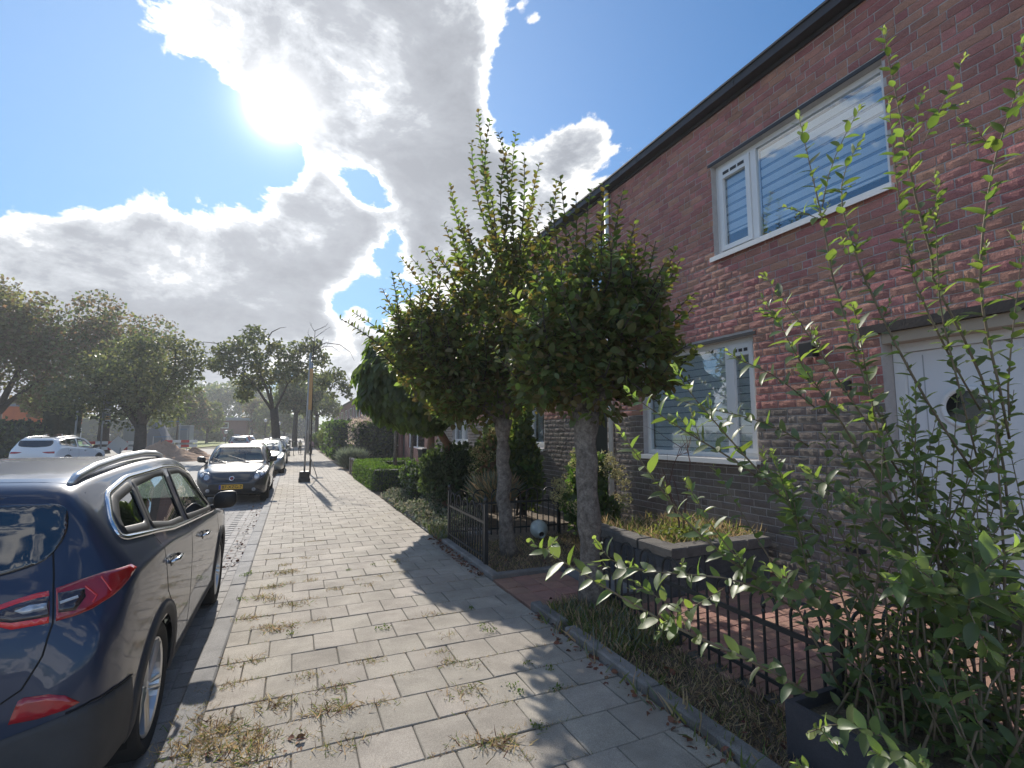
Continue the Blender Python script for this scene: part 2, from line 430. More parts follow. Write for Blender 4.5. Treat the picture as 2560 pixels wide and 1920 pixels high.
# pavement: 30 x 30 cm concrete tiles in stretcher bond, each one a tile of its own near by
def tile_mesh(w, d, t, seed, m, name, c=.004):
    q = random.Random(seed); mb = MB()
    j = lambda a: q.uniform(-a, a)
    x, y = w / 2, d / 2
    jj = [(j(.0015), j(.0015)) for _ in range(4)]
    cs = [(-x, -y), (x, -y), (x, y), (-x, y)]
    top = [(a + p[0], b + p[1]) for (a, b), p in zip(cs, jj)]
    vs = [(a, b, -t) for a, b in cs] + [(a, b, -c) for a, b in top] + [(a * (1 - c / x), b * (1 - c / y), 0) for a, b in top]
    fs = []
    for i in range(4):
        k = (i + 1) % 4
        fs += [(i, k, 4 + k, 4 + i), (4 + i, 4 + k, 8 + k, 8 + i)]
    fs.append((8, 9, 10, 11))
    mb.add(vs, fs)
    return mb.mesh(name, m)
def lay(parent, name, meshes, cells, nsingle, stuffname, m, tilt=.004, hz=.0025, z=0.0):
    """cells: list of (x, y, w, d, rz); the first nsingle become objects, the rest one stuff part"""
    vv, ff = [], []
    for k, (x, y, w, d, rz) in enumerate(cells):
        me = meshes[rnd.randrange(len(meshes))]
        w0, d0 = me['wd']
        M = Matrix.Translation((x, y, z + rnd.uniform(-hz, hz))) @ Euler((rnd.gauss(0, tilt), rnd.gauss(0, tilt), rz + rnd.gauss(0, .003))).to_matrix().to_4x4() @ Matrix.Diagonal((w / w0, d / d0, 1, 1))
        if k < nsingle: inst(name, me, M, parent)
        else:
            n = len(vv)
            vv.extend([tuple(M @ v.co) for v in me.vertices]); ff.extend([tuple(i + n for i in p.vertices) for p in me.polygons])
    if vv:
        me = bpy.data.meshes.new(stuffname); me.from_pydata(vv, [], ff); me.materials.append(m); me.update()
        o = bpy.data.objects.new(stuffname, me); COL.objects.link(o); o.parent = parent; tag(o, kind='stuff')
tms = []
for i in range(6):
    me = tile_mesh(.293, .293, .008, i, m_tile, 'paving_tile'); me['wd'] = (.293, .293); tms.append(me)
cells = []
row = 0; y = .55
while y < 62:
    offs = .15 if row % 2 else 0.0
    x = -.40
    if offs: cells.append((x + .075, y, .143, .293, 0)); x += .15
    while x < 1.99:
        w = min(.3, 2.0 - x)
        if w > .05: cells.append((x + w / 2, y, w - .007, .293, 0))
        x += .3
    y += .3; row += 1
lay(pave, 'paving_tile', tms, cells, 292, 'paving_tiles_far', m_tile)
m_farpave = m_tile
sheet('pavement_far', [(-.40, 62), (2.0, 62), (2.0, 240), (-.40, 240)], -.002, m_tile)

# kerb stones and the gutter course along the road
kms = [tile_mesh(.15, .99, .12, 20 + i, m_kerb, 'kerb_stone', .012) for i in range(3)]
for me in kms: me['wd'] = (.15, .99)
kerb = sheet('kerb', [(-.55, -6), (-.40, -6), (-.40, 240), (-.55, 240)], -.06, m_joint)
lay(kerb, 'kerb_stone', kms, [(-.475, .5 + i, .148, .99, 0) for i in range(90)], 40, 'kerb_stones_far', m_kerb, .002, .003, .002)
# road clinkers: gutter course lengthwise, then rows across
bms = [tile_mesh(.20, .095, .01, 40 + i, m_road, 'clinker') for i in range(5)]
for me in bms: me['wd'] = (.20, .095)
cells = []
for c in range(3):
    x = -.605 - c * .105
    for i in range(int(34 / .21)):
        cells.append((x, 1.5 + (i + .5 * (c % 2)) * .21, .20, .098, math.pi / 2))
ry = 1.5; r = 0
while ry < 30:
    for i in range(10):
        cells.append((-.97 - (i + .5 * (r % 2)) * .21, ry, .203, .098, 0))
    ry += .105; r += 1
def vis_key(c):
    x, y = c[0], c[1]
    seen = (x > -1.9 and 7.2 < y < 13.4) or (x > -.85 and 5.2 < y < 13.4)
    return (0 if seen else 1, y)
cells.sort(key=vis_key)
lay(road, 'clinker_brick', bms, cells, 298, 'clinker_bricks_far', m_road, .004, .002, -.058)

# red brick terrace in front of the house, garden path, and the edging stones of the beds
pms = [tile_mesh(.20, .096, .03, 60 + i, m_redbrick, 'paving_brick') for i in range(5)]
for me in pms: me['wd'] = (.20, .096)
terr = sheet('terrace', [(2.62, .3), (4.98, .3), (4.98, 4.7), (3.5, 4.7), (3.5, 3.8), (2.62, 3.8)], .002, m_joint)
cells = []
ry = .4; r = 0
while ry < 4.7:
    for i in range(12):
        x = 2.72 + (i + .5 * (r % 2)) * .21
        if x > 4.93 or (ry > 3.78 and x < 3.5): continue
        cells.append((x, ry, .203, .099, 0))
    ry += .105; r += 1
cells.sort(key=lambda c: (0 if (1.5 < c[1] < 4.2) else 1, abs(c[1] - 2.5)))
lay(terr, 'paving_brick', pms, cells, 290, 'paving_bricks_rest', m_redbrick, .006, .003, .012)
path = sheet('garden_path', [(2.02, 4.12), (3.32, 4.12), (3.32, 5.12), (2.02, 5.12)], -.004, m_joint)
m_slabgrey = mat('slab_grey', (.22, .22, .22), (.17, .17, .175), 4, .85, bump=.003, bscale=150, rand=.08, fine=.25)
cells = []
for r in range(5):
    for i in range(4):
        if 2.12 + i * .205 < 2.86: cells.append((2.12 + i * .205, 4.22 + r * .2, .198, .193, 0))
lay(path, 'paving_brick', pms, cells, 99, 'x', m_redbrick, .006, .003, .008)
sms = [tile_mesh(.40, .48, .04, 80 + i, m_slabgrey, 'paving_slab') for i in range(2)]
for me in sms: me['wd'] = (.40, .48)
lay(path, 'paving_slab', sms, [(3.05, 4.38, .40, .48, 0), (3.05, 4.87, .40, .48, 0)], 9, 'x', m_slabgrey, .004, .003, .009)
lay(path, 'paving_slab', sms, [(2.25, 7.7, .45, .55, 0), (2.72, 7.72, .45, .55, 0), (2.25, 8.28, .45, .55, 0)], 9, 'x', m_slabgrey, .004, .003, .0)
m_edge = mat('edging_concrete', (.25, .235, .22), (.16, .15, .14), 5, .9, bump=.004, bscale=120, rand=.1, fine=.3)
ems = [tile_mesh(.99, .10, .2, 90 + i, m_edge, 'edging_stone', .012) for i in range(3)]
for me in ems: me['wd'] = (.99, .10)
edge = empty('garden_edging', (2.05, 4, 0)); tag(edge, kind='structure')
cells = [(2.06, .02 + i * 1.0, .985, .10, math.pi / 2) for i in range(4)] + [(2.06, 3.87, .5, .10, math.pi / 2)] + [(2.06, 5.55 + i, .985, .10, math.pi / 2) for i in range(2)]
cells += [(2.5, 5.10, .8, .10, 0), (2.1, 9.0, .99, .06, math.pi / 2), (2.1, 10, .99, .06, math.pi / 2), (2.1, 11, .99, .06, math.pi / 2), (2.1, 12, .99, .06, math.pi / 2)]
lay(edge, 'edging_stone', ems, cells, 30, 'x', m_edge, .004, .006, .058)

# ================================================================== HOUSES
m_mortar = mat('mortar', (.52, .49, .47), (.42, .395, .385), 6, .95, bump=.004, bscale=120, fine=.2)
m_brick = mat('brick_red', (.45, .21, .165), (.37, .178, .15), 5, .9, bump=.007, bscale=60, rand=.17, hue=.02, fine=.3, fscale=120, stain=.18)
m_brickd = mat('brick_dark', (.215, .18, .155), (.165, .135, .12), 5, .85, bump=.006, bscale=60, rand=.22, hue=.02, fine=.25, fscale=120)
m_brickfar = mat('brick_far', (.25, .12, .10), (.19, .095, .085), 4, .9, bump=.01, bscale=20)
m_upvc = mat('white_frame', (.78, .79, .79), None, rough=.35, spec=.5)
m_sill = mat('white_sill', (.80, .79, .77), None, rough=.45)
m_dark = mat('dark_trim', (.03, .031, .034), None, rough=.6)
m_fascia = mat('gutter_dark', (.040, .038, .042), (.03, .03, .034), 3, .55, bump=.002, bscale=20)
m_roof = mat('roof_tile', (.07, .05, .045), (.05, .04, .04), 4, .8, bump=.01, bscale=20)
m_pane = glass('window_glass', (.93, .96, .97), 1.5, 0.0, 1.3, .08)
m_blind = mat('blind_white', (.74, .80, .85), None, rough=.8, transl=.15, tcol=(1, 1, 1))
m_blinda = mat('blind_sheer_gap', (.20, .27, .36), None, rough=.8)
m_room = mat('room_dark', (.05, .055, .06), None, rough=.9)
m_black = mat('black_plastic', (.02, .02, .021), None, rough=.45)
m_door = mat('door_white', (.74, .76, .79), None, rough=.4)
m_wood = mat('beam_dark', (.05, .04, .036), (.03, .026, .024), 8, .75, bump=.003, bscale=60)
m_soffit = mat('soffit_beige', (.42, .35, .27), None, rough=.8)

def brick_mesh(L, Hh, seed, name='brick'):
    q = random.Random(seed); mb = MB()
    n = 4; D = .008                                 # proud of the mortar, rough hand-made face
    g = []
    for iz in range(4):
        for iy in range(n + 1):
            yy = -L / 2 + L * iy / n; zz = -Hh / 2 + Hh * iz / 3
            edge_ = iy in (0, n) or iz in (0, 3)
            g.append(Vector((-D + (.0042 if edge_ else q.uniform(-.0025, .003)), yy + (q.uniform(-.002, .002)), zz + q.uniform(-.0022, .0022))))
    fs = [(iz * (n + 1) + iy, (iz + 1) * (n + 1) + iy, (iz + 1) * (n + 1) + iy + 1, iz * (n + 1) + iy + 1) for iz in range(3) for iy in range(n)]
    ring = [i for i in range(n + 1)] + [iz * (n + 1) + n for iz in range(1, 4)] + [3 * (n + 1) + i for i in range(n - 1, -1, -1)] + [iz * (n + 1) for iz in (2, 1)]
    k = len(g)
    back = [Vector((.004, g[i].y * 1.01, g[i].z * 1.03)) for i in ring]
    m_ = len(ring)
    fs2 = [(ring[i], ring[(i + 1) % m_], k + (i + 1) % m_, k + i) for i in range(m_)]
    mb.add(g + back, fs + fs2)
    return mb
LB, HB = .21, .0775
CO = .0881
brick_red = [brick_mesh(LB, HB, s).mesh('brick', m_brick) for s in range(7)]
brick_drk = [brick_mesh(LB, HB, s + 30).mesh('brick', m_brickd) for s in range(5)]

def wall_grid(Y0, Y1, z0, z1, holes):
    ys = sorted({Y0, Y1, *[h[0] for h in holes], *[h[1] for h in holes]}); zs = sorted({z0, z1, *[h[2] for h in holes], *[h[3] for h in holes]})
    out = []
    for a, b in zip(ys, ys[1:]):
        run = None
        for c, d in zip(zs, zs[1:]):
            my, mz = (a + b) / 2, (c + d) / 2
            hole = any(h[0] < my < h[1] and h[2] < mz < h[3] for h in holes)
            if hole:
                if run: out.append((a, b, run[0], run[1])); run = None
            else: run = (run[0], d) if run else (c, d)
        if run: out.append((a, b, run[0], run[1]))
    return out
def house(Y0, Y1, holes, Xf, label, nsingle, bricks=True, prefer=None, ztop=5.88, band=1.84, eave=.16):
    h = empty('brick_house', (Xf, (Y0 + Y1) / 2, 0), label, 'house', 'brick row houses along the pavement')
    mb = MB()
    for (a, b, c, d) in wall_grid(Y0, Y1, -.1, ztop + .1, holes): mb.box((Xf + .001, a, c), (Xf + .24, b, d))
    mb.box((Xf + .24, Y0 + .01, -.1), (Xf + .30, Y1 - .01, ztop)) if not bricks else None
    mb.box((Xf + 8.5, Y0, -.1), (Xf + 8.8, Y1, ztop)); mb.box((Xf + .24, Y0, -.1), (Xf + 8.5, Y0 + .1, ztop)); mb.box((Xf + .24, Y1 - .1, -.1), (Xf + 8.5, Y1 - .002, ztop))
    mb.build('wall', m_mortar if bricks else m_brickfar, h)
    # rooms behind the glass are closed off and dark
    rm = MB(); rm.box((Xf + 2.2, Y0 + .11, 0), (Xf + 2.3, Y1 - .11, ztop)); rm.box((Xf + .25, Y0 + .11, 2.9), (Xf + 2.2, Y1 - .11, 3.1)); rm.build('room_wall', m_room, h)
    g = MB()                                           # box gutter and fascia, then the roof
    g.box((Xf - eave, Y0, ztop), (Xf + .003, Y1 - .004, ztop + .10)); g.box((Xf - eave - .02, Y0, ztop + .10), (Xf + .1, Y1 - .004, ztop + .125))
    g.box((Xf - .035, Y0, ztop - .05), (Xf + .002, Y1 - .004, ztop - .002))
    yy = Y0 + .9
    while yy < Y1: g.box((Xf - eave - .006, yy, ztop - .004), (Xf - eave + .02, yy + .03, ztop + .10)); yy += 1.9
    g.build('gutter', m_fascia, h)
    r = MB(); M = None
    r.add([(Xf - .1, Y0, ztop + .16), (Xf - .1, Y1 - .004, ztop + .16), (Xf + 4.3, Y1 - .004, ztop + 2.1), (Xf + 4.3, Y0, ztop + 2.1), (Xf + 8.8, Y1 - .004, ztop + .1), (Xf + 8.8, Y0, ztop + .1),
           (Xf - .1, Y0, ztop + .151), (Xf - .1, Y1 - .004, ztop + .151), (Xf + 8.8, Y1 - .004, ztop), (Xf + 8.8, Y0, ztop)],
          [(0, 1, 2, 3), (3, 2, 4, 5), (0, 3, 5, 9, 6), (1, 7, 8, 4, 2), (6, 7, 1, 0), (9, 5, 4, 8)])
    r.build('roof', m_roof, h)
    if bricks:
        cells = []
        nrow = int((ztop + .1) / CO)
        for i in range(nrow):
            zc = .0 + (i + .5) * CO
            segs = [(Y0, Y1)]
            for hh in holes:
                if hh[2] - .03 < zc < hh[3] + .03:
                    ns = []
                    for a, b in segs:
                        if hh[1] <= a or hh[0] >= b: ns.append((a, b)); continue
                        if hh[0] > a: ns.append((a, hh[0]))
                        if hh[1] < b: ns.append((hh[1], b))
                    segs = ns
            for a, b in segs:
                k = math.floor(a / .22) - 1
                while True:
                    s = k * .22 + (.11 if i % 2 else 0) + (.055 if i % 5 == 3 else 0)
                    k += 1
                    if s > b: break
                    # some courses carry a header
                    lo, hi = max(s, a), min(s + .22, b)
                    if hi - lo < .05: continue
                    if (i * 7 + k) % 6 == 0 and hi - lo > .2:
                        mid = (lo + hi) / 2; cells.append((lo, mid, zc)); cells.append((mid, hi, zc))
                    else: cells.append((lo, hi, zc))
        if prefer: cells.sort(key=prefer)
        vv, ff, mi = [], [], []
        for k, (lo, hi, zc) in enumerate(cells):
            drk = zc < band
            q = brick_drk if drk else brick_red
            me = q[rnd.randrange(len(q))]
            L = hi - lo - .010
            M = Matrix.Translation((Xf + rnd.gauss(0, .0012), (lo + hi) / 2, zc + rnd.uniform(-.0015, .0015))) @ Euler((rnd.gauss(0, .006), rnd.gauss(0, .012), rnd.gauss(0, .008))).to_matrix().to_4x4() @ Matrix.Diagonal((1, L / LB, 1, 1))
            if k < nsingle: inst('brick', me, M, h)
            else:
                n = len(vv); M = Matrix.Translation(-wl(h)) @ M
                vv.extend([tuple(M @ v.co) for v in me.vertices]); ff.extend([tuple(t + n for t in p.vertices) for p in me.polygons]); mi.extend([1 if drk else 0] * len(me.polygons))
        me = bpy.data.meshes.new('bricks_rest'); me.from_pydata(vv, [], ff); me.materials.append(m_brick); me.materials.append(m_brickd)
        me.polygons.foreach_set('material_index', mi); me.update()
        o = bpy.data.objects.new('bricks_rest', me); COL.objects.link(o); o.parent = h; tag(o, kind='stuff')
    return h

def window(h, Xf, Y0, Y1, z0, z1, mull, blind='open', vent=True, depth=.085, sillw=.06, room=True):
    """window in a reveal: frame (the part itself), pane, blind slats, sill, vent. mull: list of Y positions of posts, first entry marks the opening sash side"""
    x0 = Xf + depth; f = .06
    mb = MB()
    mb.box((x0, Y0, z0), (x0 + .07, Y0 + f, z1)); mb.box((x0, Y1 - f, z0), (x0 + .07, Y1, z1))
    mb.box((x0 + .001, Y0 + f, z1 - f), (x0 + .069, Y1 - f, z1)); mb.box((x0 + .001, Y0 + f, z0), (x0 + .069, Y1 - f, z0 + f))
    for y in mull: mb.box((x0 - .004, y - .04, z0 + f), (x0 + .066, y + .04, z1 - f))
    w = mb.build('window', m_upvc, h)
    bays = []
    e = [Y0 + f] + [v for y in sorted(mull) for v in (y - .04, y + .04)] + [Y1 - f]
    for i in range(0, len(e), 2): bays.append((e[i], e[i + 1]))
    for bi, (a, b) in enumerate(bays):
        small = (b - a) < .9 and vent
        if small:                                     # opening sash with its own frame and a vent grille
            s = MB(); t = .065
            s.box((x0 - .022, a + .004, z0 + f + .004), (x0 + .03, a + t, z1 - f - .004)); s.box((x0 - .022, b - t, z0 + f + .004), (x0 + .03, b - .004, z1 - f - .004))
            s.box((x0 - .0215, a + t, z1 - f - .15), (x0 + .03, b - t, z1 - f - .004)); s.box((x0 - .0215, a + t, z0 + f + .004), (x0 + .03, b - t, z0 + f + t))
            s.build('sash', m_upvc, w)
            v = MB()
            n = 3; wv = (b - a - 2 * t) / n
            for k in range(n): v.box((x0 - .026, a + t + k * wv + .012, z1 - f - .105), (x0 - .0225, a + t + (k + 1) * wv - .012, z1 - f - .065))
            v.build('vent_slot', m_dark, w)
            for zz in (z0 + .22, (z0 + z1) / 2, z1 - .3):
                hg = MB(); hg.tube([(x0 - .012, Y1 - f + .004, zz), (x0 - .012, Y1 - f + .004, zz + .07)], .009, 6); hg.build('hinge', m_upvc, w)
            pa, pb, pz0, pz1 = a + t, b - t, z0 + f + t, z1 - f - .15
        else: pa, pb, pz0, pz1 = a, b, z0 + f, z1 - f
        p = MB(); p.box((x0 + .018, pa, pz0), (x0 + .022, pb, pz1)); p.build('pane', m_pane, w)
        if blind == 'open':                           # day-and-night roller: opaque bands with dark gaps, pulled most of the way down
            zz = pz1 - .01; bot = pz0 + .23; k = 0
            zz = z1 - .09
            while zz > bot:
                s = MB(); s.box((x0 + .074, a + .01, zz - .085), (x0 + .078, b - .01, zz)); s.build('blind_strip', m_blind, w)
                s = MB(); s.box((x0 + .082, a + .012, zz - .122), (x0 + .085, b - .012, zz - .082)); s.build('blind_strip', m_blinda, w)
                zz -= .122; k += 1
            s = MB(); s.box((x0 + .070, a + .008, zz - .015), (x0 + .088, b - .008, zz + .012)); s.build('blind_rail', m_upvc, w)
        elif blind == 'closed':
            zz = z1 - .09; k = 0
            while zz > z0 + .05:
                s = MB()
                s.add([(x0 + .074, a + .01, zz), (x0 + .074, b - .01, zz), (x0 + .088, b - .01, zz - .088), (x0 + .088, a + .01, zz - .088),
                       (x0 + .077, a + .01, zz), (x0 + .077, b - .01, zz), (x0 + .091, b - .01, zz - .088), (x0 + .091, a + .01, zz - .088)],
                      [(0, 1, 2, 3), (7, 6, 5, 4), (0, 4, 5, 1), (3, 2, 6, 7), (0, 3, 7, 4), (1, 5, 6, 2)])
                s.build('blind_slat', m_blind, w)
                s = MB(); s.box((x0 + .096, a + .012, zz - .102), (x0 + .098, b - .012, zz - .084)); s.build('blind_strip', m_blinda, w)  # dark strip draws the shade line at each slat edge
                zz -= .10; k += 1
        elif blind == 'curtain':
            for (c0, c1) in ((pa + .02, pa + .02 + (pb - pa) * .28), (pb - .02 - (pb - pa) * .24, pb - .02)):
                s = MB(); n = 14; vs = []
                for q in range(n + 1):
                    yy = c0 + (c1 - c0) * q / n; xx = x0 + .14 + .03 * math.sin(q * 2.1)
                    vs += [(xx, yy, z0 + .05), (xx, yy, z1 - .05)]
                s.add(vs, [(2 * q, 2 * q + 2, 2 * q + 3, 2 * q + 1) for q in range(n)]); s.build('curtain', m_blind, w)
    s = MB(); s.box((Xf - sillw, Y0 - .03, z0 - .055), (x0 + .02, Y1 + .03, z0 - .014)); s.box((Xf - sillw, Y0 - .03, z0 - .075), (Xf - sillw + .014, Y1 + .03, z0 - .0555)); s.build('sill', m_sill, w)
    s = MB(); s.box((Xf - .012, Y0 - .05, z1 + .002), (x0 + .05, Y1 + .05, z1 + .042)); s.build('lintel', m_dark, w)
    return w

# ---- the near house
HA = [(2.555, 4.665, 3.89, 5.14), (4.14, 6.21, 1.262, 2.749), (1.25, 2.745, -.1, 2.50)]
prefer = lambda c: (0 if (c[0] > 1.75 and c[0] < 6.3) else 1, 0.55 * abs(c[2] - 2.2) + abs((c[0] - 3.0)) * .8)
hA = house(-.6, 6.95, HA, 5.0, 'two storey red brick house with white porthole door behind the leafy shrub', 298, True, prefer)
window(hA, 5.0, 2.555, 4.665, 3.89, 5.14, [4.08], 'open')
window(hA, 5.0, 4.14, 6.21, 1.262, 2.749, [4.60], 'closed', sillw=.085)
b = MB(); b.box((4.955, 1.15, 2.50), (5.06, 2.91, 2.587)); b.build('door_lintel', m_wood, hA)
b = MB(); b.box((5.0, 1.25, 2.40), (5.25, 2.74, 2.498)); b.build('door_soffit', m_soffit, hA)
b = MB(); b.box((5.16, 2.655, .0), (5.24, 2.74, 2.40)); b.box((5.16, 1.26, 0), (5.24, 1.34, 2.40)); b.box((5.161, 1.34, 2.32), (5.239, 2.655, 2.399)); b.build('door_frame', m_upvc, hA)
b = MB(); b.box((5.20, 1.344, .10), (5.245, 2.651, 2.316)); dr = b.build('door', m_door, hA)
PC = Vector((5.19, 2.235, 1.79))
Mx = Matrix.Translation(PC) @ Matrix.Rotation(-math.pi / 2, 4, 'Y')
b = MB(); b.lathe([(.135, -.008), (.185, -.008), (.18, .012), (.165, .022), (.14, .018), (.135, -.008)], 40, Mx, False); b.build('porthole_ring', m_upvc, dr, True)
b = MB(); b.lathe([(.137, -.006), (.137, .004)], 40, Mx); b.build('porthole_glass', mat('porthole_dark', (.012, .013, .016), None, rough=.08, spec=.8), dr)
b = MB(); b.box((5.188, 2.60, 1.0), (5.1995, 2.64, 1.22)); b.tube([(5.17, 2.62, 1.13), (5.15, 2.62, 1.13), (5.15, 2.50, 1.13)], .009); b.build('handle', mat('steel', (.6, .6, .6), None, rough=.3, metal=1), dr)
for yy in (1.46, 2.52):
    b = MB(); b.box((5.1955, yy - .004, .14), (5.1995, yy + .004, 2.28)); b.build('groove', mat('door_groove', (.40, .42, .45), None, rough=.5), dr)
b = MB(); b.box((4.97, 1.25, -.05), (5.24, 2.74, .08)); b.build('door_step', m_slabgrey, hA)
# lamp and bell push on the wall: things of their own
lp = empty('wall_lamp', (4.99, 3.40, 2.44), 'square black wall lamp on the red bricks left of the white door', 'wall lamp')
b = MB(); b.bbox((4.87, 3.325, 2.365), (4.975, 3.475, 2.525), .012); b.build('housing', m_black, lp)
b = MB(); b.box((4.975, 3.355, 2.40), (4.992, 3.445, 2.49)); b.build('wall_plate', m_black, lp)
b = MB(); b.box((4.885, 3.345, 2.361), (4.965, 3.455, 2.3645)); b.build('diffuser', m_upvc, lp)
bl = MB(); bl.bbox((4.955, 3.03, 1.99), (4.99, 3.10, 2.09), .006); o = bl.build('bell_push', m_black); tag(o, 'small black bell push box below the wall lamp beside the door', 'doorbell')
v = MB(); v.box((4.984, 3.0, .42), (4.99, 3.19, .47)); o = v.build('air_vent', m_black, hA)

# ---- the second house, mirrored: dark door beside the party wall, piers and windows
HBh = [(7.18, 8.22, -.1, 2.45), (9.55, 11.6, 1.25, 2.75), (9.4, 11.5, 3.89, 5.14), (7.2, 8.2, 3.89, 5.14)]
hB = house(6.95, 12.65, HBh, 5.0, 'brick house with a dark front door and white downpipe behind the topiary trees', 170, True, lambda c: (0 if c[2] < 2.0 and c[0] > 8.2 and c[1] < 9.7 else 1, c[0]))
window(hB, 5.0, 9.55, 11.6, 1.25, 2.75, [10.35], 'curtain'); window(hB, 5.0, 9.4, 11.5, 3.89, 5.14, [10.9], 'open'); window(hB, 5.0, 7.2, 8.2, 3.89, 5.14, [], 'open', vent=False)
m_dkdoor = mat('door_dark', (.03, .035, .035), None, rough=.4)
b = MB(); b.box((5.15, 7.185, .05), (5.2, 8.215, 2.44)); d2 = b.build('door', m_dkdoor, hB)
b = MB(); b.box((5.135, 7.45, 1.02), (5.149, 7.75, 1.09)); b.build('letter_plate', m_upvc, d2)
dp = empty('downpipe', (4.94, 6.98, 0), 'white rain downpipe between the two brick houses', 'drainpipe')
b = MB(); b.tube([(4.93, 6.98, .02), (4.93, 6.98, 5.95)], .04, 10); b.build('pipe', mat('pipe_white', (.70, .71, .72), None, rough=.4), dp, True)
for zz in (.9, 2.9, 4.9):
    b = MB(); b.tube([(4.93, 6.98, zz), (4.93, 6.98, zz + .04)], .047, 10); b.box((4.95, 6.965, zz + .01), (4.99, 6.995, zz + .03)); b.build('bracket', m_black, dp)

# ---- further houses of the row and the terrace set back beyond
HCh = [(16.3, 18.1, 3.89, 5.14), (14.7, 16.35, 1.25, 2.75), (12.9, 13.35, -.1, 2.45)]
hC = house(12.65, 18.35, HCh, 5.0, 'brick house with white framed window behind the brown trunk', 120, True, lambda c: (0 if c[2] < 2.2 and 13.3 < c[0] < 14.7 else 1, c[0]))
window(hC, 5.0, 14.7, 16.35, 1.25, 2.75, [15.4], 'curtain'); window(hC, 5.0, 16.3, 18.1, 3.89, 5.14, [17.4], 'open')
b = MB(); b.box((5.15, 12.905, .05), (5.2, 13.345, 2.44)); b.build('door', m_door, hC)
def far_house(Y0, Y1, Xf, label, zt=5.6):
    W = Y1 - Y0
    holes = [(Y0 + .35, Y0 + 1.25, -.1, 2.4), (Y0 + 2.0, Y1 - .5, .9, 2.4), (Y0 + .45, Y0 + 1.5, 3.4, 4.8), (Y0 + 2.2, Y1 - .6, 3.4, 4.8)]
    h = house(Y0, Y1, holes, Xf, label, 0, False, ztop=zt)
    b = MB(); b.box((Xf + .1, Y0 + .36, 0), (Xf + .14, Y0 + 1.24, 2.39)); b.build('door', m_dkdoor, h)
    for (a, c, z0, z1) in holes[1:]:
        b = MB(); t = .07
        b.box((Xf + .05, a, z0), (Xf + .1, a + t, z1)); b.box((Xf + .05, c - t, z0), (Xf + .1, c, z1)); b.box((Xf + .051, a + t, z1 - t), (Xf + .099, c - t, z1)); b.box((Xf + .051, a + t, z0), (Xf + .099, c - t, z0 + t))
        b.box((Xf + .052, (a + c) / 2 - .03, z0 + t), (Xf + .098, (a + c) / 2 + .03, z1 - t))
        w = b.build('window', m_upvc, h)
        b = MB(); b.box((Xf + .07, a + t, z0 + t), (Xf + .075, c - t, z1 - t)); b.build('pane', m_pane, w)
    return h
far_house(18.35, 24.0, 5.0, 'brick row house hidden behind the round catalpa tree')
far_house(24.0, 29.6, 5.0, 'last brick house of the near row behind the flowering hedge')
for i in range(7):
    far_house(50 + i * 6.4, 56.4 + i * 6.4, 6.6, ['distant dark brick terrace house nearest, with its white windows in shade', 'distant terrace house second from the near gable', 'distant terrace house third from the near gable',
        'distant terrace house fourth from the near gable', 'distant terrace house fifth from the near gable', 'distant terrace house next to last of the row', 'farthest terrace house at the end of the street'][i])
# ================================================================== CARS
CS = .915                              # overall scale of the cars against the street
m_rubber = mat('tyre_rubber', (.018, .018, .019), (.03, .029, .028), 9, .85, bump=.002, bscale=120)
m_alloy = mat('alloy', (.62, .63, .65), None, rough=.28, metal=.9)
m_clad = mat('grey_cladding', (.055, .055, .058), (.04, .04, .043), 6, .7, bump=.001, bscale=300)
m_chrome = mat('chrome', (.75, .76, .78), None, rough=.12, metal=1)
m_silver = mat('silver_rail', (.70, .70, .70), None, rough=.3, metal=.8)
m_red = mat('lens_red', (.42, .008, .012), (.30, .006, .01), 14, .12, coat=1, spec=.6)
m_redb = mat('lens_red_bright', (.75, .03, .03), None, rough=.15, coat=1)
m_lensd = mat('lens_dark', (.035, .022, .026), None, rough=.15, coat=1)
m_clear = mat('lens_clear', (.55, .57, .60), (.30, .31, .33), 30, .12, coat=1, metal=.4)
m_under = mat('underside', (.012, .012, .012), None, rough=.9)
m_glassd = mat('privacy_glass', (.006, .008, .012), None, rough=.02, spec=.9, coat=1)
m_glassp = glass('privacy_pane', (.30, .36, .34), 1.52, 0, 1.2, .02)
m_glassc = glass('car_glass', (.78, .88, .83), 1.5, 0, 1.15, .03)
m_seat = mat('car_seat', (.07, .07, .075), None, rough=.9)
m_seatl = mat('car_seat_light', (.34, .36, .36), None, rough=.9)
m_gap = mat('panel_gap', (.004, .004, .005), None, rough=.8)
def pchip(xs, ys, x):
    xs = np.array(xs, float); ys = np.array(ys, float)
    h = np.diff(xs); dl = np.diff(ys) / h
    m = np.zeros(len(xs)); m[0] = dl[0]; m[-1] = dl[-1]
    for i in range(1, len(xs) - 1):
        if dl[i - 1] * dl[i] <= 0: m[i] = 0
        else:
            w1 = 2 * h[i] + h[i - 1]; w2 = h[i] + 2 * h[i - 1]
            m[i] = (w1 + w2) / (w1 / dl[i - 1] + w2 / dl[i])
    i = np.clip(np.searchsorted(xs, x) - 1, 0, len(xs) - 2)
    t = (x - xs[i]) / h[i]
    return (2 * t**3 - 3 * t**2 + 1) * ys[i] + (t**3 - 2 * t**2 + t) * h[i] * m[i] + (-2 * t**3 + 3 * t**2) * ys[i + 1] + (t**3 - t**2) * h[i] * m[i + 1]
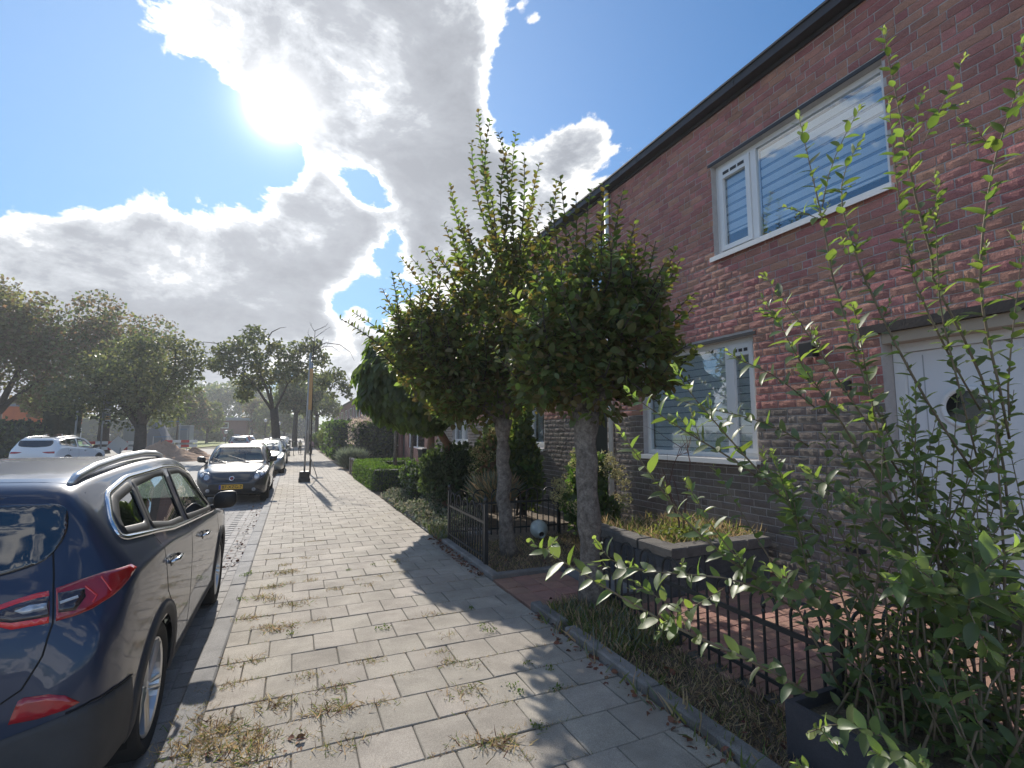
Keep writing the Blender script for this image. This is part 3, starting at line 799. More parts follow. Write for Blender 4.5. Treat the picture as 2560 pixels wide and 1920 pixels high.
SUVP = dict(L=4.45, W=1.836, H=1.61, wheels=(.87, 3.516), wr=.345, st=[
 (0.00, .42, .68, .75, .70, .58), (0.02, .36, .76, .88, .78, .64), (0.055, .31, .85, 1.00, .835, .68), (0.10, .27, .93, 1.09, .862, .70), (0.16, .25, .98, 1.19, .878, .69), (0.24, .24, 1.07, 1.35, .893, .665), (0.31, .235, 1.11, 1.50, .90, .645), (0.40, .23, 1.135, 1.545, .906, .64),
 (0.8, .22, 1.15, 1.585, .918, .645), (1.6, .21, 1.10, 1.61, .918, .665), (2.2, .21, 1.065, 1.60, .913, .67), (2.65, .21, 1.04, 1.55, .91, .665), (3.1, .21, 1.01, 1.325, .91, .69), (3.42, .21, .98, 1.10, .908, .745), (3.6, .22, .96, 1.04, .904, .76),
 (4.0, .23, .90, .98, .885, .72), (4.24, .26, .80, .88, .835, .64), (4.37, .32, .69, .76, .76, .55), (4.45, .42, .58, .63, .64, .5)])
HAT = dict(L=4.06, W=1.69, H=1.49, wheels=(.80, 3.31), wr=.305, st=[
 (0, .40, .66, .72, .64, .52), (0.03, .32, .76, .88, .72, .60), (.09, .27, .88, 1.04, .785, .64), (.18, .24, .95, 1.18, .81, .64), (.30, .23, .98, 1.36, .828, .61), (.42, .22, .985, 1.44, .835, .60), (.9, .205, .97, 1.48, .843, .60), (1.5, .20, .945, 1.49, .843, .61),
 (2.0, .20, .925, 1.46, .842, .615), (2.45, .20, .91, 1.31, .838, .63), (2.92, .20, .90, 1.03, .835, .68), (3.12, .20, .88, .955, .83, .69), (3.5, .21, .83, .90, .815, .64), (3.78, .23, .74, .82, .775, .56), (3.93, .27, .65, .72, .70, .48), (4.02, .33, .58, .63, .60, .42), (4.06, .40, .53, .57, .52, .36)])
EST = dict(L=4.6, W=1.79, H=1.47, wheels=(.93, 3.60), wr=.315, st=[
 (0, .40, .70, .76, .68, .56), (.04, .32, .80, .93, .77, .64), (.12, .26, .92, 1.08, .84, .68), (.3, .23, .97, 1.27, .87, .65), (.52, .22, .985, 1.41, .885, .62), (1.0, .20, .975, 1.455, .893, .62), (1.8, .20, .95, 1.47, .893, .635),
 (2.3, .20, .93, 1.43, .89, .635), (2.8, .20, .915, 1.26, .888, .65), (3.25, .20, .905, 1.0, .885, .70), (3.5, .20, .89, .95, .88, .71), (4.0, .21, .83, .90, .86, .66), (4.35, .25, .74, .80, .80, .57), (4.52, .32, .63, .68, .70, .48), (4.6, .40, .55, .59, .56, .4)])
def car_ring(zb, zs, zr, ws, wr):
    ze = max(zs + .02, zr - .045)
    return [(0, zb), (ws * .8, zb), (ws * .955, zb + .05), (ws * .99, zb + .26 * (zs - zb)), (ws * 1.0, zb + .60 * (zs - zb)), (ws * .992, zs - .07), (ws * .965, zs), (ws * .955 * .55 + wr * .45, zs + (ze - zs) * .47),
            (wr + .012, ze - .035 * min(1, (zr - zs) / .3)), (wr * .88, zr - .018), (wr * .5, zr - .003), (0, zr)]
def spline_ring(P, n):
    P = [Vector((p[0], p[1])) for p in P]; out = []
    k = len(P)
    for i in range(k - 1):
        p0, p1, p2, p3 = P[max(i - 1, 0)], P[i], P[i + 1], P[min(i + 2, k - 1)]
        if i == 0: p0 = Vector((-P[1].x, P[1].y))
        if i == k - 2: p3 = Vector((-P[k - 2].x, P[k - 2].y))
        for q in range(n):
            t = q / n
            out.append(.5 * ((2 * p1) + (p2 - p0) * t + (2 * p0 - 5 * p1 + 4 * p2 - p3) * t * t + (3 * p1 - p0 - 3 * p2 + p3) * t**3))
    out.append(P[-1]); return out
def in_poly(x, y, P):
    c = False; j = len(P) - 1
    for i in range(len(P)):
        if (P[i][1] > y) != (P[j][1] > y) and x < (P[j][0] - P[i][0]) * (y - P[i][1]) / (P[j][1] - P[i][1]) + P[i][0]: c = not c
        j = i
    return c
def roundpoly(P, r=.05, n=4):
    out = []; k = len(P)
    for i in range(k):
        a, b, c = Vector(P[i - 1]), Vector(P[i]), Vector(P[(i + 1) % k])
        u, v = (a - b), (c - b); rr = min(r, u.length * .45, v.length * .45)
        p0, p2 = b + u.normalized() * rr, b + v.normalized() * rr
        for q in range(n + 1):
            t = q / n; out.append(tuple((1 - t)**2 * p0 + 2 * t * (1 - t) * b + t * t * p2))
    return out
class Body:
    """car shell as one dense surface; local axes: y forward from the rear bumper, z up"""
    def __init__(s, P, res=.03, nring=4):
        s.P = P; st = np.array(P['st']); L = P['L']
        ys = [0]; y = 0
        while y < L:
            e = min(y, L - y); y += .012 if e < .45 else res; ys.append(min(y, L))
        ys = [v for i, v in enumerate(ys) if i == 0 or v - ys[i - 1] > .004]
        rings = []
        for y in ys:
            v = [float(pchip(st[:, 0], st[:, i], y)) for i in range(1, 6)]
            h = spline_ring(car_ring(*v), nring)
            full = [(p.x, y, p.y) for p in h] + [(-p.x, y, p.y) for p in h[-2:0:-1]]
            rings.append(full)
        n = len(rings[0]); s.n = n
        s.v = [p for r in rings for p in r]
        s.f = [(i * n + j, i * n + (j + 1) % n, (i + 1) * n + (j + 1) % n, (i + 1) * n + j) for i in range(len(rings) - 1) for j in range(n)]
        s.f = [tuple(reversed(f)) for f in s.f]
        s.f.append(tuple(range(n))); k = (len(rings) - 1) * n; s.f.append(tuple(k + j for j in range(n - 1, -1, -1)))
        s.bvh = BVHTree.FromPolygons([Vector(p) for p in s.v], s.f)
        s.cut = []
    def cast(s, o, d):
        h = s.bvh.ray_cast(Vector(o), Vector(d).normalized())
        if h[0] is None:
            q = s.bvh.find_nearest(Vector(o) + Vector(d).normalized() * 3.0)
            return q[0], -Vector(d).normalized()
        nrm = h[1] if h[1].dot(Vector(d)) < 0 else -h[1]
        return h[0], nrm
    def axes(s, view):
        if view == 'side': return Vector((3, 0, 0)), Vector((0, 1, 0)), Vector((0, 0, 1)), Vector((-1, 0, 0))
        if view == 'left': return Vector((-3, 0, 0)), Vector((0, 1, 0)), Vector((0, 0, 1)), Vector((1, 0, 0))
        if view == 'rear': return Vector((0, -3, 0)), Vector((1, 0, 0)), Vector((0, 0, 1)), Vector((0, 1, 0))
        if view == 'front': return Vector((0, 8, 0)), Vector((1, 0, 0)), Vector((0, 0, 1)), Vector((0, -1, 0))
        if view == 'obl': return Vector((.6 * 3, -.8 * 3, 0)), Vector((.8, .6, 0)), Vector((0, 0, 1)), Vector((-.6, .8, 0))
        if view == 'obr': return Vector((-.6 * 3, -.8 * 3, 0)), Vector((-.8, .6, 0)), Vector((0, 0, 1)), Vector((.6, .8, 0))
        if view == 'top': return Vector((0, 0, 4)), Vector((1, 0, 0)), Vector((0, 1, 0)), Vector((0, 0, -1))
    def pt(s, a, b, view, off=0.0):
        O, e1, e2, d = s.axes(view); p, n = s.cast(O + e1 * a + e2 * b, d); return p + n * off
    def patch(s, poly, view, off=.005, h=.035, skirt=True):
        bm = bmesh.new()
        vs = [bm.verts.new((a, b, 0)) for a, b in poly]
        bm.faces.new(vs); bmesh.ops.triangulate(bm, faces=bm.faces[:])
        for _ in range(6):
            es = [e for e in bm.edges if e.calc_length() > h]
            if not es: break
            bmesh.ops.subdivide_edges(bm, edges=es, cuts=1)
            bmesh.ops.triangulate(bm, faces=bm.faces[:])
        O, e1, e2, d = s.axes(view)
        for v in bm.verts:
            p, n = s.cast(O + e1 * v.co.x + e2 * v.co.y, d); v.co = p + n * off
        bm.normal_update()
        if skirt:
            be = [e for e in bm.edges if e.is_boundary]
            r = bmesh.ops.extrude_edge_only(bm, edges=be)
            for v in [g for g in r['geom'] if isinstance(g, bmesh.types.BMVert)]:
                p, n, *_ = s.bvh.find_nearest(v.co); v.co = p - (v.co - p).normalized() * .004 if (v.co - p).length > 1e-6 else v.co
        bmesh.ops.recalc_face_normals(bm, faces=bm.faces[:])
        mb = MB(); bm.verts.index_update()
        mb.add([tuple(v.co) for v in bm.verts], [tuple(v.index for v in f.verts) for f in bm.faces]); bm.free()
        return mb
    def strip(s, line, view, w=.02, off=.003, closed=False, step=.05, mb=None):
        mb = mb or MB(); pts = [Vector(p) for p in line]
        if closed: pts = pts + [pts[0]]
        dn = []
        for a, b in zip(pts, pts[1:]):
            k = max(1, int((b - a).length / step))
            dn += [a.lerp(b, q / k) for q in range(k)]
        if not closed: dn.append(pts[-1])
        k = len(dn); vs = []
        for i, p in enumerate(dn):
            a = dn[i - 1] if (closed or i > 0) else p; b = dn[(i + 1) % k] if (closed or i < k - 1) else p
            t = (b - a).normalized(); nn = Vector((-t.y, t.x))
            for sgn, o in ((-1, -.002), (-.8, off), (.8, off), (1, -.002)):
                q = p + nn * sgn * w / 2; vs.append(s.pt(q.x, q.y, view, o))
        m = k if closed else k - 1
        mb.add(vs, [(i * 4 + j, i * 4 + j + 1, ((i + 1) % k) * 4 + j + 1, ((i + 1) % k) * 4 + j) for i in range(m) for j in range(3)])
        return mb
    def build(s, name, mats, parent):
        fs = []
        cl = []
        for f in s.f:
            if len(f) > 4: fs.append(f); continue
            c = sum((Vector(s.v[i]) for i in f), Vector()) / len(f)
            if any(fn(c) for fn in s.cut): continue
            fs.append(f)
        used = sorted({i for f in fs for i in f}); mp = {i: k for k, i in enumerate(used)}
        mb = MB(); mb.add([s.v[i] for i in used], [tuple(mp[i] for i in f) for f in fs])
        return mb.build(name, mats, parent, True, True)
def wheel(parent, x, y, r, w, side, spokes=5, simple=False, rim=.68):
    """tyre and alloy rim, axle along x; the tyre is the wheel's own mesh"""
    Mx = Matrix.Translation((x, y, r)) @ Matrix.Rotation(math.pi / 2 * side, 4, 'Y')
    h = w / 2; ri = r * rim
    t = MB(); t.lathe([(ri, -h * .8), (r * .84, -h), (r * .95, -h * .95), (r, -h * .7), (r * 1.0, h * .7), (r * .95, h * .95), (r * .86, h), (ri, h * .8), (ri * .97, h * .5)], 40 if not simple else 20, Mx, False)
    wo = t.build('wheel', m_rubber, parent, True, True)
    b = MB(); b.lathe([(ri * .98, h * .62), (ri * .98, h * .86), (ri * .92, h * .8), (ri * .88, h * .35)], 40 if not simple else 20, Mx, False)
    for k in range(spokes):
        for dd in (-.13, .13):
            a = 2 * math.pi * k / spokes
            ca, sa = math.cos(a + dd * .9), math.sin(a + dd * .9)
            tx, ty = -math.sin(a), math.cos(a)
            w0, w1 = .020, .034
            ax, ay = math.cos(a), math.sin(a)
            p0 = Vector((ax * ri * .10, ay * ri * .10, h * .60)); p1 = Vector((ca * ri * .95, sa * ri * .95, h * .80))
            T = Vector((tx, ty, 0))
            q = [p0 + T * (dd * .12 - w0 / 2), p0 + T * (dd * .12 + w0 / 2), p1 + T * w1 / 2, p1 - T * w1 / 2]
            dn = Vector((0, 0, -.05))
            pk = [(q[0] + q[1]) / 2 + Vector((0, 0, .012)), (q[2] + q[3]) / 2 + Vector((0, 0, .008))]
            vs = [Mx @ p for p in q + [p + dn for p in q] + pk]
            b.add(vs, [(0, 8, 9, 3), (8, 1, 2, 9), (0, 4, 5, 1), (1, 5, 6, 2), (2, 6, 7, 3), (3, 7, 4, 0), (0, 1, 8), (2, 3, 9)])
    b.lathe([(.001, h * .68), (.03, h * .68), (.055, h * .60), (.06, h * .4)], 16, Mx, False)
    b.build('rim', m_alloy, wo, False, True)
    d = MB(); d.lathe([(.001, h * .22), (ri * .9, h * .22), (ri * .95, h * .3)], 24, Mx, False); d.build('rim_backing', m_under, wo, False, True)  # dark backing disc stands in for the shade behind the spokes
    return wo
def seat(mb, x, y, w=.5):
    mb.bbox((x - w / 2, y, .42), (x + w / 2, y + .5, .62), .05)
    Mt = Matrix.Translation((x, y + .02, .58)) @ Matrix.Rotation(R(14), 4, 'X')
    mb.bbox((-w / 2, -.10, 0), (w / 2, .04, .60), .05, Mt)
    mb.bbox((-.14, -.07, .62), (.14, .02, .82), .05, Mt)
def interior(P, root, mseat, front=2.3, rear=1.15, dash=2.95):
    mb = MB(); W = P['W']
    mb.box((-W * .40, .5, .30), (W * .40, dash + .3, .34)); mb.build('cabin_floor', m_under, root, False, True)
    for sx in (-.37, .37):
        mb = MB(); seat(mb, sx, front - .45); mb.build('front_seat', mseat, root, False, True)
    mb = MB(); seat(mb, -.32, rear - .4, .62); seat(mb, .32, rear - .4, .62); mb.build('rear_seat', mseat, root, False, True)
    mb = MB(); mb.bbox((-W * .39, dash - .1, .5), (W * .39, dash + .35, .90), .08); mb.build('dashboard', m_seat, root, False, True)
    mb = MB(); Mt = Matrix.Translation((-.37, dash - .28, .88)) @ Matrix.Rotation(R(65), 4, 'X')
    mb.tube([Mt @ Vector((.18 * math.cos(a), .18 * math.sin(a), 0)) for a in np.linspace(0, 6.28, 17)], .014, 6); mb.build('steering_wheel', m_under, root, False, True)

def make_car(P, name, label, cat, paint, loc, rz, group=None, near=True, style='suv', glass_side=None, res=.03, lights='rear', clad=None, seatm=None, plate=None):
    root = empty(name, loc, label, cat, group, rz); root.scale = (CS, CS, CS)
    B = Body(P, res, 4 if near else 3)
    L, W, H = P['L'], P['W'], P['H']; w0, w1 = P['wheels']; wr = P['wr']
    if style == 'suv':
        wins = [roundpoly([(.50, 1.275), (.53, 1.345), (.66, 1.435), (.99, 1.475), (.83, 1.248)], .05),
                roundpoly([(.88, 1.243), (1.04, 1.48), (1.5, 1.505), (1.73, 1.497), (1.63, 1.158), (1.25, 1.183)], .03),
                roundpoly([(1.79, 1.148), (1.88, 1.492), (2.2, 1.478), (2.5, 1.42), (3.0, 1.085), (2.9, 1.06), (2.23, 1.11)], .03)]
        frame = roundpoly([(.43, 1.268), (.45, 1.34), (.60, 1.462), (1.0, 1.518), (1.8, 1.532), (2.3, 1.508), (2.6, 1.435), (3.14, 1.062), (3.0, 1.028), (2.23, 1.085), (1.66, 1.128), (1.26, 1.160), (.9, 1.208), (.48, 1.25)], .06)
        doors = [[(.80, 1.22), (.90, 1.0), (.97, .84), (1.24, .62), (1.30, .30)], [(1.70, 1.12), (1.73, .9), (1.76, .30)], [(3.12, 1.02), (3.22, .8), (3.17, .45), (3.12, .30)]]
        handles = [(.99, 1.0), (2.18, .935)]
        rearwin = [(-.60, 1.22), (-.645, 1.31), (-.625, 1.455), (.625, 1.455), (.645, 1.31), (.60, 1.22), (.46, 1.175), (0, 1.15), (-.46, 1.175)]
        wind = roundpoly([(-.72, 1.11), (-.585, 1.50), (.585, 1.50), (.72, 1.11)], .06)
    else:
        zb0 = float(pchip([s[0] for s in P['st']], [s[2] for s in P['st']], L * .4)); k = H / 1.49; q = L / 4.06
        f = lambda a, b: (a * q, b * k)
        wins = [roundpoly([f(.62, 1.05), f(.78, 1.28), f(1.05, 1.36), f(1.10, 1.02)], .04), roundpoly([f(1.14, 1.02), f(1.09, 1.365), f(1.5, 1.39), f(1.62, 1.385), f(1.68, .995)], .03),
                roundpoly([f(1.74, .99), f(1.68, 1.38), f(2.0, 1.35), f(2.25, 1.28), f(2.70, 1.01), f(2.6, .97)], .03)]
        frame = None
        doors = [[f(1.05, .98), f(1.0, .75), f(1.08, .6), f(1.12, .28)], [f(1.71, .95), f(1.70, .7), f(1.72, .28)], [f(2.78, .92), f(2.80, .7), f(2.70, .45), f(2.68, .28)]]
        handles = [f(1.2, .82), f(1.85, .82)]
        rearwin = [(-.55, 1.0 * k), (-.48, 1.34 * k), (.48, 1.34 * k), (.55, 1.0 * k)]
        wind = roundpoly([(-.66, 1.00 * k), (-.53, 1.40 * k), (.53, 1.40 * k), (.66, 1.00 * k)], .06)
    if near:
        yw = max(a for w_ in wins for a, b in w_)
        for poly in wins:
            B.cut.append(lambda c, poly=poly: abs(c.x) > .4 and in_poly(c.y, c.z, poly))
        B.cut.append(lambda c: c.y > L * .5 and in_poly(c.x, c.z, wind) and c.z > .98)
    for wy in (w0, w1):
        B.cut.append(lambda c, wy=wy: (c.y - wy)**2 + (c.z - wr)**2 < (wr + .045)**2 and abs(c.x) > .35)
    body = B.build('body', paint, root)
    for wy in (w0, w1):                                # arch liners
        mb = MB(); a = np.linspace(-.35, math.pi + .35, 22)
        for sx in (-1, 1):
            xo, xi = sx * (W / 2 - .045), sx * .38
            vs = [(x, wy + (wr + .05) * math.cos(t), wr + (wr + .05) * math.sin(t)) for t in a for x in (xo, xi)]
            mb.add(vs, [(2 * i, 2 * i + 2, 2 * i + 3, 2 * i + 1) for i in range(len(a) - 1)])
        mb.box((-.40, wy - wr, .2), (.40, wy + wr, .6))
        mb.build('wheel_arch', m_under, root, False, True)
    for view in ('side', 'left'):
        for wy in (w0, w1):
            cl = MB(); a = np.linspace(-.15, math.pi + .15, 30); rr = wr + (.07 if clad else .055)
            B.strip([(wy + rr * math.cos(t), wr + rr * math.sin(t)) for t in a], view, .085 if clad else .04, .012 if clad else .006, step=.2, mb=cl)
            cl.build('wheel_arch_trim', clad or paint, root, True, True)
        if clad: B.strip([(w0 + wr + .06, .285), (w1 - wr - .06, .285)], view, .14, .014).build('sill_trim', clad, root, True, True)
    if clad: B.strip([(-.70, .40), (.70, .40)], 'rear', .12, .01).build('bumper_trim', clad, root, True, True)
    for wy in (w0, w1):
        for sx in (-1, 1): wheel(root, sx * (W / 2 - .125), wy, wr, .215, sx, simple=not near, rim=.745 if style == 'suv' else .68)
    # glass
    gs = glass_side or [m_glassp, m_glassc, m_glassc]
    for view in ('side', 'left'):
        for i, poly in enumerate(wins):
            g = gs[i] if near else m_glassd
            B.patch(poly, view, -.006 if near else .004, .06 if near else .2, skirt=not near).build('side_window', g, root, True, True)
    (B.patch(wind, 'front', -.004, .09, skirt=False) if near else B.patch(wind, 'front', .004, .2)).build('windscreen', m_glassc if near else m_glassd, root, True, True)
    B.patch(roundpoly(rearwin, .09), 'rear', .008 if near else .004, .03 if near else .2).build('rear_window', m_glassd, root, True, True)
    if near:
        for view in ('side', 'left'):
            for poly in wins: B.strip(poly, view, .05, .0035, True, .06).build('window_seal', m_black, root, True, True)
            for ln in doors: B.strip(ln, view, .007, .0012, step=.06).build('door_gap', m_gap, root, False, True)
        B.strip(wind, 'front', .055, .0035, True, .08).build('window_seal', m_black, root, True, True)
        for view, sx in (('side', 1), ('left', -1)):
            for (hy, hz) in handles:
                mb = MB(); p = B.pt(hy, hz, view)
                mb.tube([p + Vector((sx * .004, -.01, 0)), p + Vector((sx * .035, .03, .004)), p + Vector((sx * .038, .13, .008)), p + Vector((sx * .006, .18, .008))], [.011, .014, .014, .01], 8)
                mb.build('door_handle', m_chrome if style == 'suv' else paint, root, True, True)
                B.patch(roundpoly([(hy + .01, hz - .035), (hy + .01, hz + .03), (hy + .12, hz + .035), (hy + .12, hz - .03)], .03), view, .0015, .05).build('handle_recess', m_black, root, True, True)
            # mirror on a stalk
            my, mz = (3.0, 1.075) if style == 'suv' else (doors[2][0][0] - .16 * L / 4.45, doors[2][0][1] + .10)
            p = B.pt(my, mz, view); mb = MB(); vs = []; NP = 20
            for (k, yy) in ((.05, -.052), (.90, -.050), (1.0, -.035), (1.0, .0), (.88, .05), (.55, .085), (.05, .10)):
                for j in range(NP):
                    a = 2 * math.pi * j / NP; ca, sa = math.cos(a), math.sin(a)
                    vs.append(p + Vector((sx * .135 + .10 * k * math.copysign(abs(ca) ** .6, ca), yy, .055 + .082 * k * math.copysign(abs(sa) ** .6, sa) + .012 * ca * sx)))
            mb.add(vs, [(i * NP + j, i * NP + (j + 1) % NP, (i + 1) * NP + (j + 1) % NP, (i + 1) * NP + j) for i in range(6) for j in range(NP)]); mb.build('mirror', m_black, root, True, True)
            mb = MB(); mb.tube([p + Vector((-sx * .01, .02, -.03)), p + Vector((sx * .09, .02, .0))], [.03, .022], 8); mb.build('mirror_stalk', m_black, root, True, True)
        interior(P, root, seatm or m_seat, *( (2.45, 1.3, 3.15) if style == 'suv' else (2.0 * L / 4.06, 1.0, 2.62 * L / 4.06)))
    if frame:
        for view in ('side', 'left'): B.strip(frame, view, .026, .009, True, .05).build('window_chrome', m_chrome, root, True, True)
        for sx in (-1, 1):
            mb = MB(); pts = []
            for y, dz in ((.45, 0), (.52, .020), (.75, .035), (1.2, .042), (1.7, .042), (2.05, .032), (2.2, .015), (2.28, 0)):
                p = B.pt(sx * .575, y, 'top'); pts.append(p + Vector((0, 0, dz)))
            mb.tube(pts, [.016, .022, .024, .024, .024, .023, .02, .014], 8); mb.build('roof_rail', m_silver, root, True, True)
    return root, B
def plate_mesh(root, c, yaw, w, h, text, col, txtcol=(0, 0, 0), band=True, tilt=0):
    M = Matrix.Translation(c) @ Euler((tilt, 0, yaw)).to_matrix().to_4x4()
    mb = MB(); mb.box((-w / 2, -.006, -h / 2), (w / 2, .006, h / 2), M)
    p = mb.build('number_plate', mat('plate_yellow', (.72, .40, .03), None, rough=.5), root, False, True)
    if band:
        mb = MB(); mb.box((-w / 2 + .002, -.0085, -h / 2 + .002), (-w / 2 + .045, -.0062, h / 2 - .002), M); mb.build('plate_band', mat('plate_blue', (.02, .06, .35), None, rough=.5), p, False, True)
    cu_ = bpy.data.curves.new('plate_text', 'FONT'); cu_.body = text; cu_.size = h * .92; cu_.extrude = .0008; cu_.align_x = 'CENTER'; cu_.align_y = 'CENTER'
    cu_.offset = .0012
    t = bpy.data.objects.new('plate_text', cu_); COL.objects.link(t)
    dg = bpy.context.evaluated_depsgraph_get(); me = bpy.data.meshes.new_from_object(t.evaluated_get(dg)); bpy.data.objects.remove(t)
    xs = [v.co.x for v in me.vertices]; sc = (w - .085) / (max(xs) - min(xs))
    o = bpy.data.objects.new('plate_text', me); COL.objects.link(o); o.parent = p
    me.materials.clear(); me.materials.append(mat('plate_ink', (.01, .01, .01), None, rough=.6))
    o.matrix_basis = M @ Matrix.Translation((.022, -.0072, -.002)) @ Matrix.Rotation(math.pi / 2, 4, 'X') @ Matrix.Diagonal((sc, 1, 1, 1))
    return p

p_blue = mat('paint_navy', (.018, .031, .068), None, rough=.38, metal=.2, coat=.7)
p_char = mat('paint_charcoal', (.030, .032, .038), None, rough=.32, metal=.35, coat=1)
p_white = mat('paint_white', (.76, .78, .80), None, rough=.3, coat=1)
p_silver = mat('paint_silver', (.36, .39, .38), None, rough=.3, metal=.6, coat=1)
p_black = mat('paint_black', (.014, .015, .018), None, rough=.3, coat=1)
p_redc = mat('paint_red', (.35, .02, .025), None, rough=.3, coat=1)
p_grey = mat('paint_grey', (.16, .17, .18), None, rough=.3, metal=.5, coat=1)
ROADZ = -.06

# ---- the blue SUV at the kerb, nearest to the camera
suv, BS = make_car(SUVP, 'parked_suv', 'dark blue SUV parked at the kerb in the foreground, seen from its rear corner', 'car', p_blue, (-1.44, 2.45, ROADZ), 0, 'cars parked along the kerb', True, 'suv', clad=m_clad, res=.026, glass_side=[m_glassp, m_glassp, m_glassc])
for sx in (1, -1):
    v = 'side' if sx > 0 else 'left'
    v = 'obl' if sx > 0 else 'obr'
    # outer lamp wraps round the rear corner, the inner one sits on the tailgate
    poly = [(.606, 1.112), (.683, 1.128), (.775, 1.142), (.899, 1.140), (.930, 1.118), (.870, 1.083), (.791, 1.038), (.717, 1.011), (.649, .998), (.594, .992)]
    lamp = BS.patch(poly, v, .007, .03).build('tail_light', m_red, suv, True, True)
    poly = [(.609, 1.092), (.695, 1.092), (.694, 1.059), (.655, 1.017), (.603, 1.020)]
    BS.patch(poly, v, .0105, .03).build('lamp_insert', m_lensd, lamp, True, True)
    mb = MB(); BS.strip([(.61, 1.055), (.668, 1.064)], v, .012, .0135, mb=mb); mb.build('lamp_light_bar', m_clear, lamp, True, True)
    mb = MB(); BS.strip([(.70, 1.10), (.735, 1.055), (.715, 1.03)], v, .010, .0085, mb=mb); BS.strip([(.76, 1.125), (.79, 1.06)], v, .008, .0085, mb=mb); mb.build('lamp_rib', m_redb, lamp, True, True)
    poly = [(.586, 1.106), (.552, 1.103), (.502, 1.091), (.454, 1.076), (.40, 1.055), (.36, 1.03), (.38, 1.010), (.448, .999), (.475, .985), (.574, .990)]
    li = BS.patch(poly, v, .007, .03).build('tailgate_light', m_redb, suv, True, True)
    poly = [(.584, 1.086), (.552, 1.084), (.50, 1.072), (.45, 1.056), (.41, 1.04), (.43, 1.022), (.478, 1.008), (.576, 1.012)]
    BS.patch(poly, v, .0105, .03).build('lamp_insert', m_lensd, li, True, True)
    poly = [(.575, 1.062), (.53, 1.062), (.49, 1.047), (.51, 1.032), (.573, 1.04)]
    BS.patch(poly, v, .0135, .03).build('reversing_lamp', m_clear, li, True, True)
    poly = [(sx * .594, .643), (sx * .615, .723), (sx * .63, .731), (sx * .706, .727), (sx * .756, .709), (sx * .801, .668), (sx * .761, .654), (sx * .682, .645)]
    if sx < 0: poly = poly[::-1]
    BS.patch(poly, 'rear', .008, .04).build('bumper_reflector', m_red, suv, True, True)
    v = 'obl' if sx > 0 else 'obr'
    mb = MB(); BS.strip([(.63, 1.30), (.614, 1.251), (.607, 1.164), (.597, 1.10), (.585, .987), (.57, .941), (.553, .872), (.50, .76), (.42, .70)], v, .007, .0012, mb=mb, step=.03); mb.build('tailgate_gap', m_gap, suv, False, True)
mb = MB()
BS.strip([(-.50, .70), (.50, .70)], 'rear', .007, .0012, mb=mb)
for v in ('obl', 'obr'): BS.strip([(.62, .638), (.70, .655), (.80, .648), (.93, .622)], v, .006, .0075, mb=mb, step=.03)
mb.build('bumper_gap', m_gap, suv, False, True)
for v in ('obl', 'obr'): BS.patch([(.0, .30), (.0, .585), (.45, .585), (.56, .62), (.68, .645), (.80, .638), (.93, .612), (.975, .45), (.975, .30)], v, .006, .05).build('lower_bumper', m_clad, suv, True, True)
sp = MB()                                             # roof spoiler over the rear window
vs = []; n = 17
for i in range(n):
    x = -.64 + 1.28 * i / (n - 1); e = (abs(x) / .64)
    p = BS.pt(x, .44, 'top', .002); dz = -.012 * e**3
    vs += [p, Vector((x * .985, .295 + .07 * e**3, p.z - .045 + dz)), Vector((x * .985, .285 + .07 * e**3, p.z - .062 + dz)), Vector((x * .97, .36 + .03 * e, p.z - .085 + dz))]
sp.add(vs, [(i * 4 + j, i * 4 + j + 1, i * 4 + j + 5, i * 4 + j + 4) for i in range(n - 1) for j in range(3)] + [(0, 1, 2, 3), ((n - 1) * 4 + 3, (n - 1) * 4 + 2, (n - 1) * 4 + 1, (n - 1) * 4)])
sp.build('roof_spoiler', p_blue, suv, True, True)
mb = MB(); mb.tube([(0, .50, 1.56), (0, .44, 1.60), (0, .40, 1.61)], [.03, .018, .006], 8); mb.build('antenna_fin', p_blue, suv, True, True)
plate_mesh(suv, Vector((0, -.01, .70)), 0, .52, .11, '', (.7, .4, .03)) if False else None

# ---- the charcoal hatchback facing the camera
punto, BP = make_car(HAT, 'parked_hatchback', 'charcoal hatchback facing the camera at the kerb, with yellow number plate and oval headlights', 'car', p_char, (-1.26, 12.92 + 4.06 * CS, ROADZ), math.pi, 'cars parked along the kerb', True, 'hatch', res=.03, glass_side=[m_glassc] * 3, seatm=m_seatl)
for sx in (1, -1):
    poly = [(sx * (.585 + .135 * math.cos(t) * (1 + .25 * math.sin(t))), .70 + .105 * math.sin(t) + .05 * math.cos(t)) for t in np.linspace(0, 2 * math.pi, 22)[:-1]]
    if sx < 0: poly = poly[::-1]
    hl = BP.patch(poly, 'front', .006, .03).build('headlight', m_lensd, punto, True, True)
    for (cx, cz, rr) in ((.55, .685, .062), (.665, .735, .04)):
        poly = [(sx * (cx + rr * math.cos(t)), cz + rr * math.sin(t)) for t in np.linspace(0, 2 * math.pi, 15)[:-1]]
        if sx < 0: poly = poly[::-1]
        BP.patch(poly, 'front', .010, .03).build('lamp', m_clear, hl, True, True)
    poly = [(sx * (.50 + .045 * math.cos(t)), .375 + .045 * math.sin(t)) for t in np.linspace(0, 2 * math.pi, 13)[:-1]]
    if sx < 0: poly = poly[::-1]
    BP.patch(poly, 'front', .006, .03).build('fog_lamp', m_clear, punto, True, True)
BP.patch(roundpoly([(-.47, .30), (-.50, .53), (.50, .53), (.47, .30)], .06), 'front', .002, .06).build('grille', m_black, punto, False, True)
BP.patch(roundpoly([(-.33, .565), (-.30, .60), (.30, .60), (.33, .565)], .02), 'front', .003, .06).build('upper_grille', m_black, punto, False, True)
BP.patch([(.058 * math.cos(t), .655 + .05 * math.sin(t)) for t in np.linspace(0, 2 * math.pi, 17)[:-1]], 'front', .008, .03).build('badge', m_chrome, punto, True, True)
